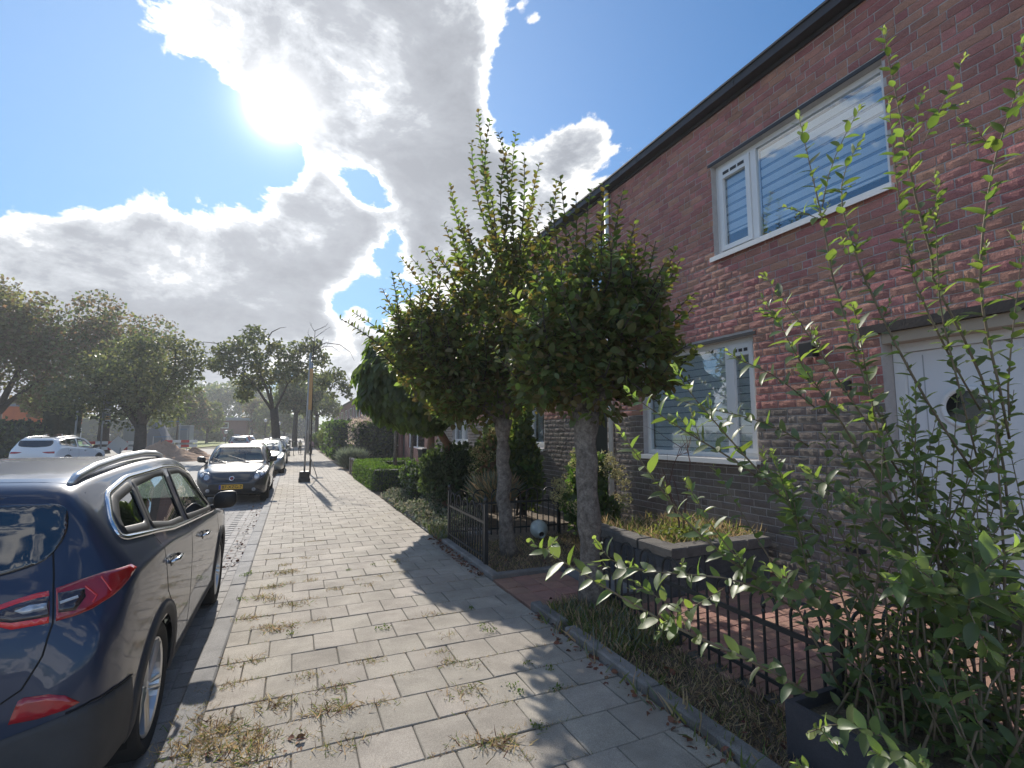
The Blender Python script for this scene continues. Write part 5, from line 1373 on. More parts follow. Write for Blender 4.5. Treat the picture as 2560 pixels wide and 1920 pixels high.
# ---- the three pollarded hornbeams in front of the houses
def ray_at_depth(x, y, k): return np.array(dep(x, y, k))
def hornbeam(label, base, top, blobs, shoots, n, size, tr, seed, mats, lean=(0, 0), nsingle=180):
    q = random.Random(seed); base = Vector(base); top = Vector(top)
    t = empty('hornbeam_tree', base, label, 'tree', 'pollarded trees in the front gardens')
    mb = MB(); pts = []; rs = []
    for i in range(13):
        f = i / 12; p = base.lerp(top, f) + Vector((q.gauss(0, .012), q.gauss(0, .012), 0))
        pts.append(p); rs.append(tr * (1.25 - .35 * min(1, f * 4)) * (1 + q.gauss(0, .07)) * (1 + .35 * max(0, f - .85) / .15))
    mb.tube(pts, rs, 14)
    crown_c = Vector(blobs[0][0])
    for b in blobs:
        e = Vector(b[0]); mid = top.lerp(e, .5) + Vector((q.gauss(0, .05), q.gauss(0, .05), .04))
        mb.tube([top - Vector((0, 0, .08)), top.lerp(mid, .5), mid, e], [tr * .5, tr * .36, tr * .25, tr * .1], 7)
    mb.build('trunk', m_bark, t, True)
    P, u = blob_points(n, blobs, .45)
    D = u * .6 + rand_dirs(n) * .6 + np.array([0, 0, .15]); Nn = rand_dirs(n) * .7 + u * .3 + np.array([0, 0, .8])
    S = size * nr.uniform(.5, 1.3, n)
    # shoots: whippy twigs with alternate leaves
    tw = MB(); PS, DS, NS, SS = [], [], [], []
    for (o, d, L) in shoots:
        o = Vector(o); d = Vector(d).normalized(); bend = Vector((q.gauss(0, .10), q.gauss(0, .10), q.uniform(-.03, .12)))
        k = max(4, int(L / .12)); pp = [o + d * (L * i / k) + bend * (L * 1.6 * ((i / k) ** 2 - i / k)) for i in range(k + 1)]
        tw.tube(pp, [.012 * (1 - .7 * i / k) for i in range(k + 1)], 4, False)
        m_ = int(L / .024); side = q.uniform(0, 6.28)
        for j in range(m_):
            f = (j + .5) / m_
            if q.random() < .12: continue
            i = min(int(f * k), k - 1); p = pp[i].lerp(pp[i + 1], f * k - i); ax = (pp[i + 1] - pp[i]).normalized()
            side += 2.4 + q.gauss(0, .35)
            u_ = ax.orthogonal().normalized(); v_ = ax.cross(u_)
            out = (u_ * math.cos(side) + v_ * math.sin(side))
            dd = out * .85 + ax * .45 + Vector((0, 0, .05)); nn = ax + Vector((0, 0, .5)) + Vector((q.gauss(0, .2), q.gauss(0, .2), 0))
            PS.append(p); DS.append(dd); NS.append(nn); SS.append(size * (1.22 - .55 * f ** 2.2) * q.uniform(.75, 1.15))
    tw.build('twig', m_barkd, t)
    P = np.concatenate([np.array(PS), P]); D = np.concatenate([np.array(DS), D]); Nn = np.concatenate([np.array(NS), Nn]); S = np.concatenate([np.array(SS), S])
    # the leaves that show largest are objects of their own
    depth = (P - CAM) @ cw
    front = S / depth
    order = np.argsort(-front); pick = order[:nsingle]; rest = np.setdiff1d(np.arange(len(P)), pick)
    x, d, z = frames(D[pick], Nn[pick])
    me = LEAFM[0]
    for i in range(len(pick)):
        M = Matrix(((*[x[i][0], d[i][0], z[i][0]], P[pick[i]][0]), (x[i][1], d[i][1], z[i][1], P[pick[i]][1]), (x[i][2], d[i][2], z[i][2], P[pick[i]][2]), (0, 0, 0, 1))) @ Matrix.Scale(float(S[pick[i]]), 4)
        o = inst('leaf', LEAFM[q.randrange(3)], M, t)
    tag(leaf_mass('crown_leaves', P[rest], D[rest], Nn[rest], S[rest], mats, t), kind='stuff')
    return t
def leafmesh(m, seed, wide=.30, curl=.18, fold=.10, name='leaf'):
    q = random.Random(seed); mb = MB(); n = 5; vs = []
    for i in range(n + 1):
        f = i / n; w = wide * math.sin(math.pi * min(1, (f * .93 + .05)) ** .85) ** .8 if i < n else .0
        zc = -curl * f * f + .02 * q.uniform(-1, 1)
        vs += [(-w, f, zc + fold * w / wide * .8 + q.uniform(-.015, .015)), (0, f, zc), (w, f, zc + fold * w / wide * .8 + q.uniform(-.015, .015))]
    mb.add(vs, [(i * 3 + j, i * 3 + j + 1, i * 3 + j + 4, i * 3 + j + 3) for i in range(n) for j in range(2)])
    return mb.mesh(name, m, None, True)
LEAFM = [leafmesh(m_hb, i, .31, .12) for i in range(3)]
def shoots_from(cpx, k, tips, spread=10):
    """tips: (x, y) frame pixels of the shoot ends at depth k; roots start inside the crown"""
    out = []
    for (x, y, x0, y0) in tips:
        kk = k + rnd.uniform(-.5, .5)
        a = dep(x0, y0, kk); b = dep(x, y, kk); out.append((a, b - a, (b - a).length))
    return out
def random_shoots(blobs, n, L0, L1, up, q):
    out = []
    for _ in range(n):
        c, r, w = blobs[q.randrange(len(blobs))]
        u = Vector((q.gauss(0, 1), q.gauss(0, 1), q.gauss(.35, .8))).normalized()
        o = Vector(c) + Vector((u.x * r[0], u.y * r[1], u.z * r[2])) * .75
        out.append((o, u + Vector((0, 0, up)), q.uniform(L0, L1)))
    return out
q = random.Random(3)
def blz(x, y, rp, k, w=1): s = k / FPX; return (tuple(dep(x, y, k)), (rp * s, rp * s * .95, rp * s * .9), w * rp * rp)
# nearest hornbeam (right)
k1 = 4.6
B1 = [blz(1490, 850, 150, k1), blz(1390, 900, 120, k1), blz(1590, 880, 110, k1), blz(1480, 960, 110, k1), blz(1500, 740, 110, k1 + .1), blz(1400, 800, 100, k1 - .1), blz(1590, 780, 80, k1), blz(1620, 930, 70, k1 - .1), blz(1350, 960, 70, k1)]
D_ = lambda x, y: (x * 1.15732, y * 1.15732)
tips1 = [(1510, 460, 1500, 700), (1480, 470, 1480, 720), (1440, 480, 1450, 720), (1545, 520, 1530, 740), (1590, 545, 1560, 760), (1620, 585, 1590, 770), (1400, 440, 1420, 760), (1375, 500, 1400, 740), (1690, 690, 1600, 800), (1710, 780, 1610, 850), (1700, 850, 1600, 890), (1665, 945, 1600, 920), (1655, 1010, 1560, 940), (1560, 470, 1520, 720), (1340, 560, 1400, 780), (1740, 730, 1620, 820)]
S1 = shoots_from(None, k1, tips1) + random_shoots(B1, 90, .25, .6, .9, q)
hornbeam('nearest pollarded hornbeam before the near house window, mottled grey trunk at the path', (2.55, 3.95, -.02), tuple(dep(*D_(1262, 890), k1)), B1, S1, 5600, .092, .108, 1, [m_hb, m_hb, m_hb2])
k2 = 6.6
B2 = [blz(1270, 800, 150, k2), blz(1180, 860, 130, k2), blz(1260, 930, 120, k2), blz(1150, 930, 100, k2), blz(1320, 700, 110, k2), blz(1230, 700, 110, k2), blz(1330, 880, 100, k2 + .2), blz(1210, 980, 80, k2), blz(1110, 880, 60, k2), blz(1085, 940, 80, k2), blz(1015, 880, 55, k2), blz(1060, 930, 70, k2), blz(1045, 820, 45, k2), blz(1130, 1000, 70, k2), blz(1060, 860, 55, k2), blz(1180, 1000, 80, k2), blz(1330, 960, 80, k2 + .2)]
tips2 = [(1195, 275, 1240, 640), (1225, 300, 1255, 640), (1290, 330, 1290, 640), (1245, 330, 1260, 600), (1350, 405, 1310, 640), (1180, 350, 1230, 600), (1125, 460, 1200, 700), (1110, 560, 1180, 720), (1055, 615, 1160, 780), (1000, 640, 1120, 800), (1025, 640, 1130, 800), (950, 765, 1080, 850), (1060, 700, 1150, 820), (1310, 380, 1300, 620), (1270, 370, 1270, 640), (1130, 570, 1180, 740), (1210, 420, 1240, 660), (1160, 520, 1210, 720), (980, 800, 1090, 870), (1090, 620, 1160, 760), (965, 880, 1070, 900), (985, 840, 1080, 880), (1005, 930, 1090, 930), (1040, 985, 1110, 960), (930, 820, 1060, 860), (1090, 1040, 1140, 990), (1340, 470, 1310, 650), (1390, 450, 1340, 660)]
S2 = shoots_from(None, k2, tips2) + random_shoots(B2, 130, .3, .9, 1.0, q)
hornbeam('middle pollarded hornbeam with the tallest whippy shoots against the sky', (2.62, 6.05, -.02), tuple(dep(*D_(1085, 905), k2)), B2, S2, 9500, .098, .105, 2, [m_hb, m_hb2, m_hb])
# ================================================================== FRONT GARDENS
m_iron = mat('iron_black', (.018, .021, .022), (.03, .03, .03), 8, .45, spec=.6)
m_ironlit = m_iron
def fence_panel(root, p0, p1, n, hr=.52, hb=.15, hoop=.20, spear=True, first=True):
    """rails, balusters, hoops joining every second baluster and a spear under each hoop"""
    p0, p1 = Vector((*p0, 0)), Vector((*p1, 0)); d = (p1 - p0); L = d.length; d.normalize(); nn = Vector((-d.y, d.x, 0))
    for z, hh, ww in ((hr, .030, .016), (hb, .024, .014)):
        mb = MB(); a, b = p0, p1
        vs = [q + nn * s * ww / 2 + Vector((0, 0, z + t * hh / 2)) for q in (a, b) for s, t in ((-1, -1), (1, -1), (1, 1), (-1, 1))]
        mb.add(vs, [(0, 1, 5, 4), (1, 2, 6, 5), (2, 3, 7, 6), (3, 0, 4, 7), (3, 2, 1, 0), (4, 5, 6, 7)]); mb.build('rail', m_iron, root)
    st = L / (3 * n)                                   # leg, spear, leg, then the next hoop
    for i in range(3 * n):
        p = p0 + d * (st * (i + .5)); mid = i % 3 == 1
        mb = MB(); mb.tube([p + Vector((0, 0, hb - .09)), p + Vector((0, 0, hr + (.06 if mid else hoop - .085)))], .0092, 6); mb.build('baluster', m_iron, root)
        if mid and spear:
            mb = MB(); mb.lathe([(.008, hr + .05), (.013, hr + .065), (.008, hr + .08), (.016, hr + .10), (.010, hr + .135), (.001, hr + .165)], 6, Matrix.Translation(p)); mb.build('spear_tip', m_iron, root)
        if mid:
            mb = MB(); mb.tube([p + d * (-math.cos(t) * st) + Vector((0, 0, hr + hoop - .09 + math.sin(t) * .09)) for t in np.linspace(0, math.pi, 11)], .0092, 6); mb.build('hoop', m_iron, root)
def fence_post(root, x, y, h=.74, w=.045):
    mb = MB(); mb.bbox((x - w / 2, y - w / 2, -.05), (x + w / 2, y + w / 2, h), .004); mb.lathe([(.012, h), (.012, h + .015), (.026, h + .032), (.03, h + .05), (.022, h + .072), (.001, h + .08)], 10, Matrix.Translation((x, y, 0))); mb.build('post', m_iron, root)
f1 = empty('garden_fence', (2.05, 6.2, 0), 'black iron hooped fence round the dry grass plot with the white jug', 'fence', 'black iron garden fences')
fence_panel(f1, (2.10, 5.55), (2.12, 7.02), 5, hb=.12, spear=False); fence_post(f1, 2.10, 5.5); fence_post(f1, 2.13, 7.07); fence_panel(f1, (2.16, 7.07), (3.85, 6.95), 6, hb=.14, spear=False); fence_post(f1, 3.88, 6.94)
fence_panel(f1, (3.92, 6.93), (4.75, 6.88), 3, hb=.14, spear=False)
f2 = empty('garden_fence', (2.64, 2.8, 0), 'black iron spear and hoop fence in front of the red brick terrace, behind the shrub', 'fence', 'black iron garden fences')
fence_panel(f2, (2.64, 1.80), (2.70, 4.02), 8, hr=.43, hb=.11, hoop=.19); fence_post(f2, 2.64, 1.76, .60); fence_post(f2, 2.71, 4.07, .58); fence_panel(f2, (2.68, 1.75), (4.3, 1.70), 6, hr=.43, hb=.11, hoop=.19); fence_post(f2, 4.34, 1.7, .60)
# raised stone planter
m_stone = mat('planter_stone', (.11, .108, .108), (.07, .068, .072), 5, .9, bump=.010, bscale=40, rand=.2, fine=.3)
m_cap = mat('planter_cap', (.165, .152, .138), (.10, .093, .086), 6, .9, bump=.006, bscale=60, rand=.1, fine=.3)
pl = empty('stone_planter', (3.9, 4.4, 0), 'raised dark stone planter filled with dry grass under the lower window', 'planter')
def stone(a, b, m=m_stone):
    (x0, y0, z0), (x1, y1, z1) = a, b; mb = MB(); q = lambda: rnd.uniform(-.006, .006)
    mb.bbox((x0 + q(), y0 + q(), z0), (x1 + q(), y1 + q(), z1), .012); return mb.build('stone', m, pl)
for r in range(2):
    z0, z1 = -.05 + r * .20, .145 + r * .20
    y = 3.86 + (0 if r == 0 else .0)
    yy = [3.86, 4.2, 4.62, 5.0, 5.42] if r == 0 else [3.86, 4.42, 4.80, 5.22, 5.42]
    for a, b in zip(yy, yy[1:]): stone((3.40, a + .004, z0), (3.58, b - .004, z1))
    xx = [3.58, 3.98, 4.35, 4.76] if r == 0 else [3.58, 3.84, 4.22, 4.76]
    for a, b in zip(xx, xx[1:]): stone((a + .004, 3.865, z0), (b - .004, 4.03, z1))
for a, b in zip([3.84, 4.36, 4.78, 5.10], [4.355, 4.775, 5.095, 5.44]): stone((3.385, a + .003, .352), (3.60, b - .003, .45), m_cap)
for a, b in zip([3.604, 4.05, 4.42], [4.045, 4.415, 4.78]): stone((a, 3.85, .352), (b, 4.05, .45), m_cap)
mb = MB(); mb.box((3.58, 4.03, .0), (4.95, 5.45, .40)); mb.build('soil', m_soil, pl)
def grass(name, P, h, m, parent=None, lean=.45, kind='blade', lab=None, up=1.0):
    n = len(P); D = nr.normal(size=(n, 3)) * lean; D[:, 2] = up
    o = leaf_mass(name, P, D, rand_dirs(n), h, m, parent, kind)
    if parent is None: tag(o, lab, None, None, 'stuff')
    else: tag(o, kind='stuff')
    return o
n = 1700; P = np.stack([nr.uniform(3.6, 4.9, n), nr.uniform(4.05, 5.4, n), np.full(n, .40)], 1)
grass('dry_grass', P, nr.uniform(.04, .20, n), [m_dry, m_dry, m_dryg], pl, .8)
c = np.array([4.02, 4.35]); n = 1500; P = np.stack([c[0] + nr.normal(0, .13, n), c[1] + nr.normal(0, .13, n), .42 + np.abs(nr.normal(0, .05, n))], 1)
leaf_mass('moss_clump', P, rand_dirs(n, .6), rand_dirs(n), nr.uniform(.02, .05, n), m_lime, pl)
# dead rose standing in the planter
rs_ = empty('dead_rose', (4.02, 4.4, .4), 'bare brown dead rose bush standing in the stone planter', 'shrub'); mb = MB()
q = random.Random(5)
def branchy(mb, p, d, L, r, lev, q, spread=.6):
    k = 4; pts = [p]; dd = d.normalized()
    for i in range(k): dd = (dd + Vector((q.gauss(0, .12), q.gauss(0, .12), q.gauss(.02, .08)))).normalized(); pts.append(pts[-1] + dd * L / k)
    mb.tube(pts, [r * (1 - .55 * i / k) for i in range(k + 1)], 5)
    if lev:
        for j in range(q.choice((2, 3, 3))):
            i = q.randrange(1, k + 1); nd = (dd + Vector((q.gauss(0, spread), q.gauss(0, spread), q.gauss(.15, spread * .6)))).normalized()
            branchy(mb, pts[i], nd, L * q.uniform(.4, .7), r * .55, lev - 1, q, spread)
for dx in (0, .05): branchy(mb, Vector((4.0 + dx, 4.38, .40)), Vector((-.06 + dx, .02, 1)), .85, .012, 3, q)
mb.build('stem', mat('dead_wood', (.16, .09, .075), (.10, .06, .05), 9, .85), rs_)
# white jug lying in the dry grass
jg = empty('jug', (3.40, 6.75, .1), 'white glazed round jug lying on its side in the dry grass', 'jug')
Mj = Matrix.Translation((3.42, 6.72, .135)) @ Euler((R(104), 0, R(-14))).to_matrix().to_4x4()
mb = MB(); mb.lathe([(.001, -.15), (.06, -.148), (.115, -.10), (.135, -.02), (.12, .06), (.075, .115), (.045, .14), (.042, .165), (.056, .185), (.05, .188), (.036, .165), (.03, .13)], 28, Mj, False); mb.build('vessel', mat('glaze_white', (.50, .55, .52), (.40, .44, .42), 12, .35, coat=.4), jg, True)
mb = MB(); mb.lathe([(.001, .16), (.037, .165)], 16, Mj, False); mb.build('mouth', m_dark, jg)
# dark box added in place of a dark stone slab under the shrub
bx = empty('slab_box', (2.55, 1.3, 0), 'dark grey square box standing in for a stone slab below the leafy shrub', 'planter')
m_slate = mat('slate_box', (.060, .058, .068), (.045, .044, .052), 5, .7, bump=.002, bscale=50, fine=.2)
for a, b in (((2.27, .75, -.02), (2.30, 1.80, .26)), ((2.301, 1.77, -.02), (2.95, 1.80, .258)), ((2.95, .75, -.02), (2.98, 1.80, .259))):
    mb = MB(); mb.box(a, b); mb.build('side_board', m_slate, bx)
mb = MB(); mb.box((2.30, .76, 0), (2.95, 1.77, .20)); mb.build('soil', m_soil, bx)
# bin, shed side and post further on
bn = empty('wheelie_bin', (4.15, 16.4, 0), 'dark wheeled bin with pale lid edge behind the box hedge', 'bin')
mb = MB(); mb.add([(3.95, 16.2, .05), (4.45, 16.2, .05), (4.45, 16.7, .05), (3.95, 16.7, .05), (3.9, 16.15, 1.0), (4.5, 16.15, 1.0), (4.5, 16.78, 1.0), (3.9, 16.78, 1.0)], [(0, 1, 5, 4), (1, 2, 6, 5), (2, 3, 7, 6), (3, 0, 4, 7), (3, 2, 1, 0)]); mb.build('bin_body', m_black, bn)
mb = MB(); mb.bbox((3.88, 16.12, 1.0), (4.52, 16.8, 1.07), .03); mb.build('lid', mat('bin_lid', (.07, .07, .075), None, rough=.4), bn)
mb = MB(); mb.box((4.1, 16.16, .62), (4.3, 16.175, .68)); mb.build('sticker', m_upvc, bn)

# ---- shrubs of the front gardens
bush('yew_shrub', 'loose dark upright shrub with pale sprigs left of the brown trunk', 'shrub', (2.95, 9.9, .75), (.62, .6, .85), 6500, .075, [m_ivy, m_ivy, m_dgreen], seed=2, sub=16, gap=.42)
bush('yew_shrub', 'sunlit pale edged sprigs of shrub beside the box hedge', 'shrub', (2.55, 11.2, .5), (.42, .7, .6), 3200, .07, [m_lav, m_ivy, m_box], seed=12, sub=12, gap=.4)
gc = empty('ground_cover', (2.5, 9.5, 0)); tag(gc, kind='structure'); 
n = 9000; P = np.stack([nr.uniform(2.0, 3.1, n), nr.uniform(7.9, 12.6, n), np.zeros(n)], 1); hgt = .18 + .14 * np.sin(P[:, 0] * 5) * np.cos(P[:, 1] * 3); P[:, 2] = nr.random(n) * np.clip(hgt, .04, .4)
tag(leaf_mass('ground_cover_plants', P, rand_dirs(n, .6), rand_dirs(n, .5), nr.uniform(.03, .07, n), [m_grey, m_grey, m_lav, m_ivy]), kind='stuff'); bpy.data.objects.remove(gc)
def hydrangea(label, c, rad, n, heads, seed, hm, lm, hs=.07):
    t = bush('hydrangea', label, 'shrub', c, rad, n, .10, lm, seed=seed, sub=9, gap=.5)
    q = random.Random(seed)
    for i in range(heads):
        a = q.uniform(0, 6.28); e = q.uniform(-.25, 1.2); p = Vector(c) + Vector((math.cos(a) * math.cos(e) * rad[0] * 1.05, math.sin(a) * math.cos(e) * rad[1] * 1.05, math.sin(e) * rad[2] * 1.1))
        k = 90; u = rand_dirs(k); r = hs * q.uniform(.75, 1.2)
        leaf_mass('flower_head', np.array(p) + u * r, rand_dirs(k), u, nr.uniform(.02, .035, k), hm, t)
    return t
hydrangea('hydrangea with many cream green heads beside the nearest trunk', (4.0, 6.2, .66), (.5, .5, .6), 2600, 36, 21, m_hyd, [m_dgreen, m_box], .082)
hydrangea('dried hydrangea with sunlit pale mophead flowers behind the brown trunk', (3.75, 9.2, .95), (.5, .45, .65), 1500, 26, 22, m_hyd, [m_dgreen, m_chest], .10)
bush('tall_shrub', 'tall leafy shrub with long bright leaves before the neighbour window', 'shrub', (4.06, 8.7, 1.2), (.36, .5, 1.2), 3600, .12, [m_box, m_dgreen, m_dgreen, m_lime], seed=31, sub=16, gap=.4)
bush('climbing_shrub', 'dark climbing shrub against the second brick pier', 'shrub', (4.6, 11.6, 1.1), (.45, .7, 1.1), 2600, .12, [m_dgreen, m_ivy], seed=32, sub=12, gap=.42)
ps = empty('ornamental_grass', (3.45, 8.55, 0), 'dry feathery ornamental grass clump between the two thin trunks', 'plant'); n = 1500
P = np.stack([3.45 + nr.normal(0, .10, n), 8.55 + nr.normal(0, .10, n), np.full(n, .3)], 1); D = nr.normal(size=(n, 3)) * .5; D[:, 2] = .8
leaf_mass('blade', P, D, rand_dirs(n), nr.uniform(.3, .65, n), [m_dry, m_lav], ps, 'blade')
# thin extra trunk of the ivy clad tree and the low garden table slab
t4 = empty('bare_trunk', (3.0, 11.6, 0), 'second slim reddish trunk half hidden by the yew shrub', 'tree'); mb = MB(); mb.tube([(3.05, 11.6, 0), (3.0, 11.6, 1.2), (3.05, 11.6, 2.6)], [.11, .09, .08], 10); mb.build('trunk', m_barkr, t4, True)
n = 900; P, u = blob_points(n, [((3.1, 11.6, 2.9), (.8, .8, .7), 1)], .3); leaf_mass('crown', P, rand_dirs(n), rand_dirs(n, .8), nr.uniform(.08, .12, n), [m_hb, m_dgreen], t4)
# dry grass on the plots and along the edging
def scatter(n, x0, x1, y0, y1, z=0): return np.stack([nr.uniform(x0, x1, n), nr.uniform(y0, y1, n), np.full(n, z)], 1)
grass('dry_lawn', np.concatenate([scatter(9500, 2.12, 2.70, .4, 4.1, -.015), scatter(9000, 2.15, 4.7, 5.2, 6.9, -.015), scatter(2500, 2.2, 2.6, 3.2, 4.1, -.015)]), np.concatenate([nr.uniform(.02, .09, 18500), nr.uniform(.04, .16, 2500)]), [m_dry, m_dry, m_soil, m_soil, m_dry, m_dryg], None, .95)
grass('weed_patch', np.concatenate([scatter(2600, 2.1, 2.75, 3.0, 4.0, -.01), scatter(500, 2.0, 2.4, 7.2, 7.9, 0), scatter(300, 1.94, 2.12, .8, 3.8, 0)]), nr.uniform(.04, .17, 3400), [m_dryg, m_dryg, m_dry, m_lav], None, .6)

# grass tufts in the joints of the pavement
Z4 = [(700, 290, 1.3), (800, 210, .8), (620, 370, 1), (560, 430, 1.2), (640, 440, 1), (730, 470, 1.1), (490, 545, 1.0), (660, 600, 1.3), (590, 590, .8), (830, 335, .8), (850, 435, .7), (975, 380, .8), (1160, 360, .7), (1300, 230, .9), (1340, 290, .6), (980, 487, .5), (870, 560, .8), (995, 710, .4), (1510, 525, .9), (1600, 640, .8), (1550, 735, .7), (1600, 790, .9),
      (1720, 800, .8), (1700, 950, 1.2), (470, 790, 1.1), (560, 775, .6), (820, 860, .9), (965, 930, 1), (350, 920, 1), (420, 900, .6), (640, 1030, 1.2), (560, 1000, .7), (970, 1060, 1.4), (930, 1040, 1.0), (1250, 1010, .8), (300, 1190, 1.5), (350, 1150, 1.1), (480, 1230, 1.3), (530, 1200, 1), (800, 1200, .8), (990, 1245, 1), (1150, 1170, .6), (1900, 1220, 1.2), (1840, 1240, .9), (1660, 1230, .8), (1740, 1040, .7), (1910, 1010, .6), (1330, 855, .6), (1080, 790, .6), (1170, 780, .8),
      (200, 1120, 1.1), (150, 1260, 1.4), (220, 1300, 1.3), (450, 1340, 1.3), (540, 1290, 1.0), (640, 1345, .7), (1220, 310, .6), (540, 880, .6), (190, 1040, .8), (1260, 300, .5), (1090, 330, .5), (1510, 960, .5), (700, 350, .7), (2000, 1310, .6), (690, 250, .8)]
G4 = [(1230, 605, .8), (2030, 800, .5), (2155, 830, .4), (2090, 1150, .6), (1950, 920, .5), (1980, 960, .4), (2200, 940, .5), (490, 300, .8), (470, 310, .6), (730, 630, .5), (450, 440, .6), (1040, 280, .4), (1180, 250, .4), (1790, 590, .7), (1830, 620, .6), (1720, 495, .4)]
PP, HH = [], []
for (zx, zy, s) in Z4:
    g = gp(400 + zx / 2.212, 1300 + zy / 2.212); k = int(135 * s); a = s * .05
    pp = np.stack([g.x + nr.normal(0, a * 1.25, k), g.y + nr.normal(0, a * .8, k), np.full(k, -.004)], 1); PP.append(pp); HH.append(nr.uniform(.012, .045, k) * min(s, 1.25))
yj = np.round((nr.uniform(.8, 12, 160) - .4) / .3) * .3 + .4
for y in yj:                                         # thin lines of growth along the joints
    x = nr.uniform(-.38, 1.95); k = 26; PP.append(np.stack([x + nr.uniform(-.09, .09, k), y + nr.normal(0, .006, k), np.full(k, -.004)], 1)); HH.append(nr.uniform(.008, .026, k))
P = np.concatenate(PP); H_ = np.concatenate(HH); n = len(P)
D = nr.normal(size=(n, 3)) * 1.0; D[:, 2] = np.abs(D[:, 2]) * .3 + .35
tag(leaf_mass('pavement_grass', P, D, rand_dirs(n), H_ * 1.3, [m_dry, m_dry, m_dryg, m_dry, m_dry, m_dryg, m_dead], None, 'blade'), kind='stuff')
PP, HH = [], []
for (zx, zy, s) in G4:
    g = gp(400 + zx / 2.212, 1300 + zy / 2.212); k = int(60 * s); PP.append(np.stack([g.x + nr.normal(0, s * .04, k), g.y + nr.normal(0, s * .03, k), nr.random(k) * .025], 1)); HH.append(nr.uniform(.007, .02, k))
P = np.concatenate(PP); n = len(P); tag(leaf_mass('pavement_weeds', P, rand_dirs(n, .4), rand_dirs(n, .5), np.concatenate(HH), [m_dryg, m_box], None, 'simple'), kind='stuff')
# dead leaves in the gutter and against the edging
def dl(n, x0, x1, y0, y1, z): return np.stack([nr.uniform(x0, x1, n), nr.uniform(y0, y1, n), nr.uniform(z, z + .02, n)], 1)
P = np.concatenate([dl(60, -.75, -.5, 6.8, 8.6, -.05), dl(60, -.8, -.45, 9, 13, -.05), dl(420, -.9, -.3, 14.5, 24, -.03), dl(150, 1.88, 2.02, .9, 4, 0), dl(240, 1.88, 2.02, 5.2, 7.4, 0), dl(160, 2.1, 2.4, .8, 4, 0), dl(60, -.38, .1, 1.7, 3, 0), dl(60, 2.1, 3.6, 4.2, 6.6, 0)])
n = len(P); D = rand_dirs(n); D[:, 2] *= .35; tag(leaf_mass('fallen_leaves', P, D, rand_dirs(n, 2.0), nr.uniform(.02, .055, n), m_dead, None, 'simple'), kind='stuff')

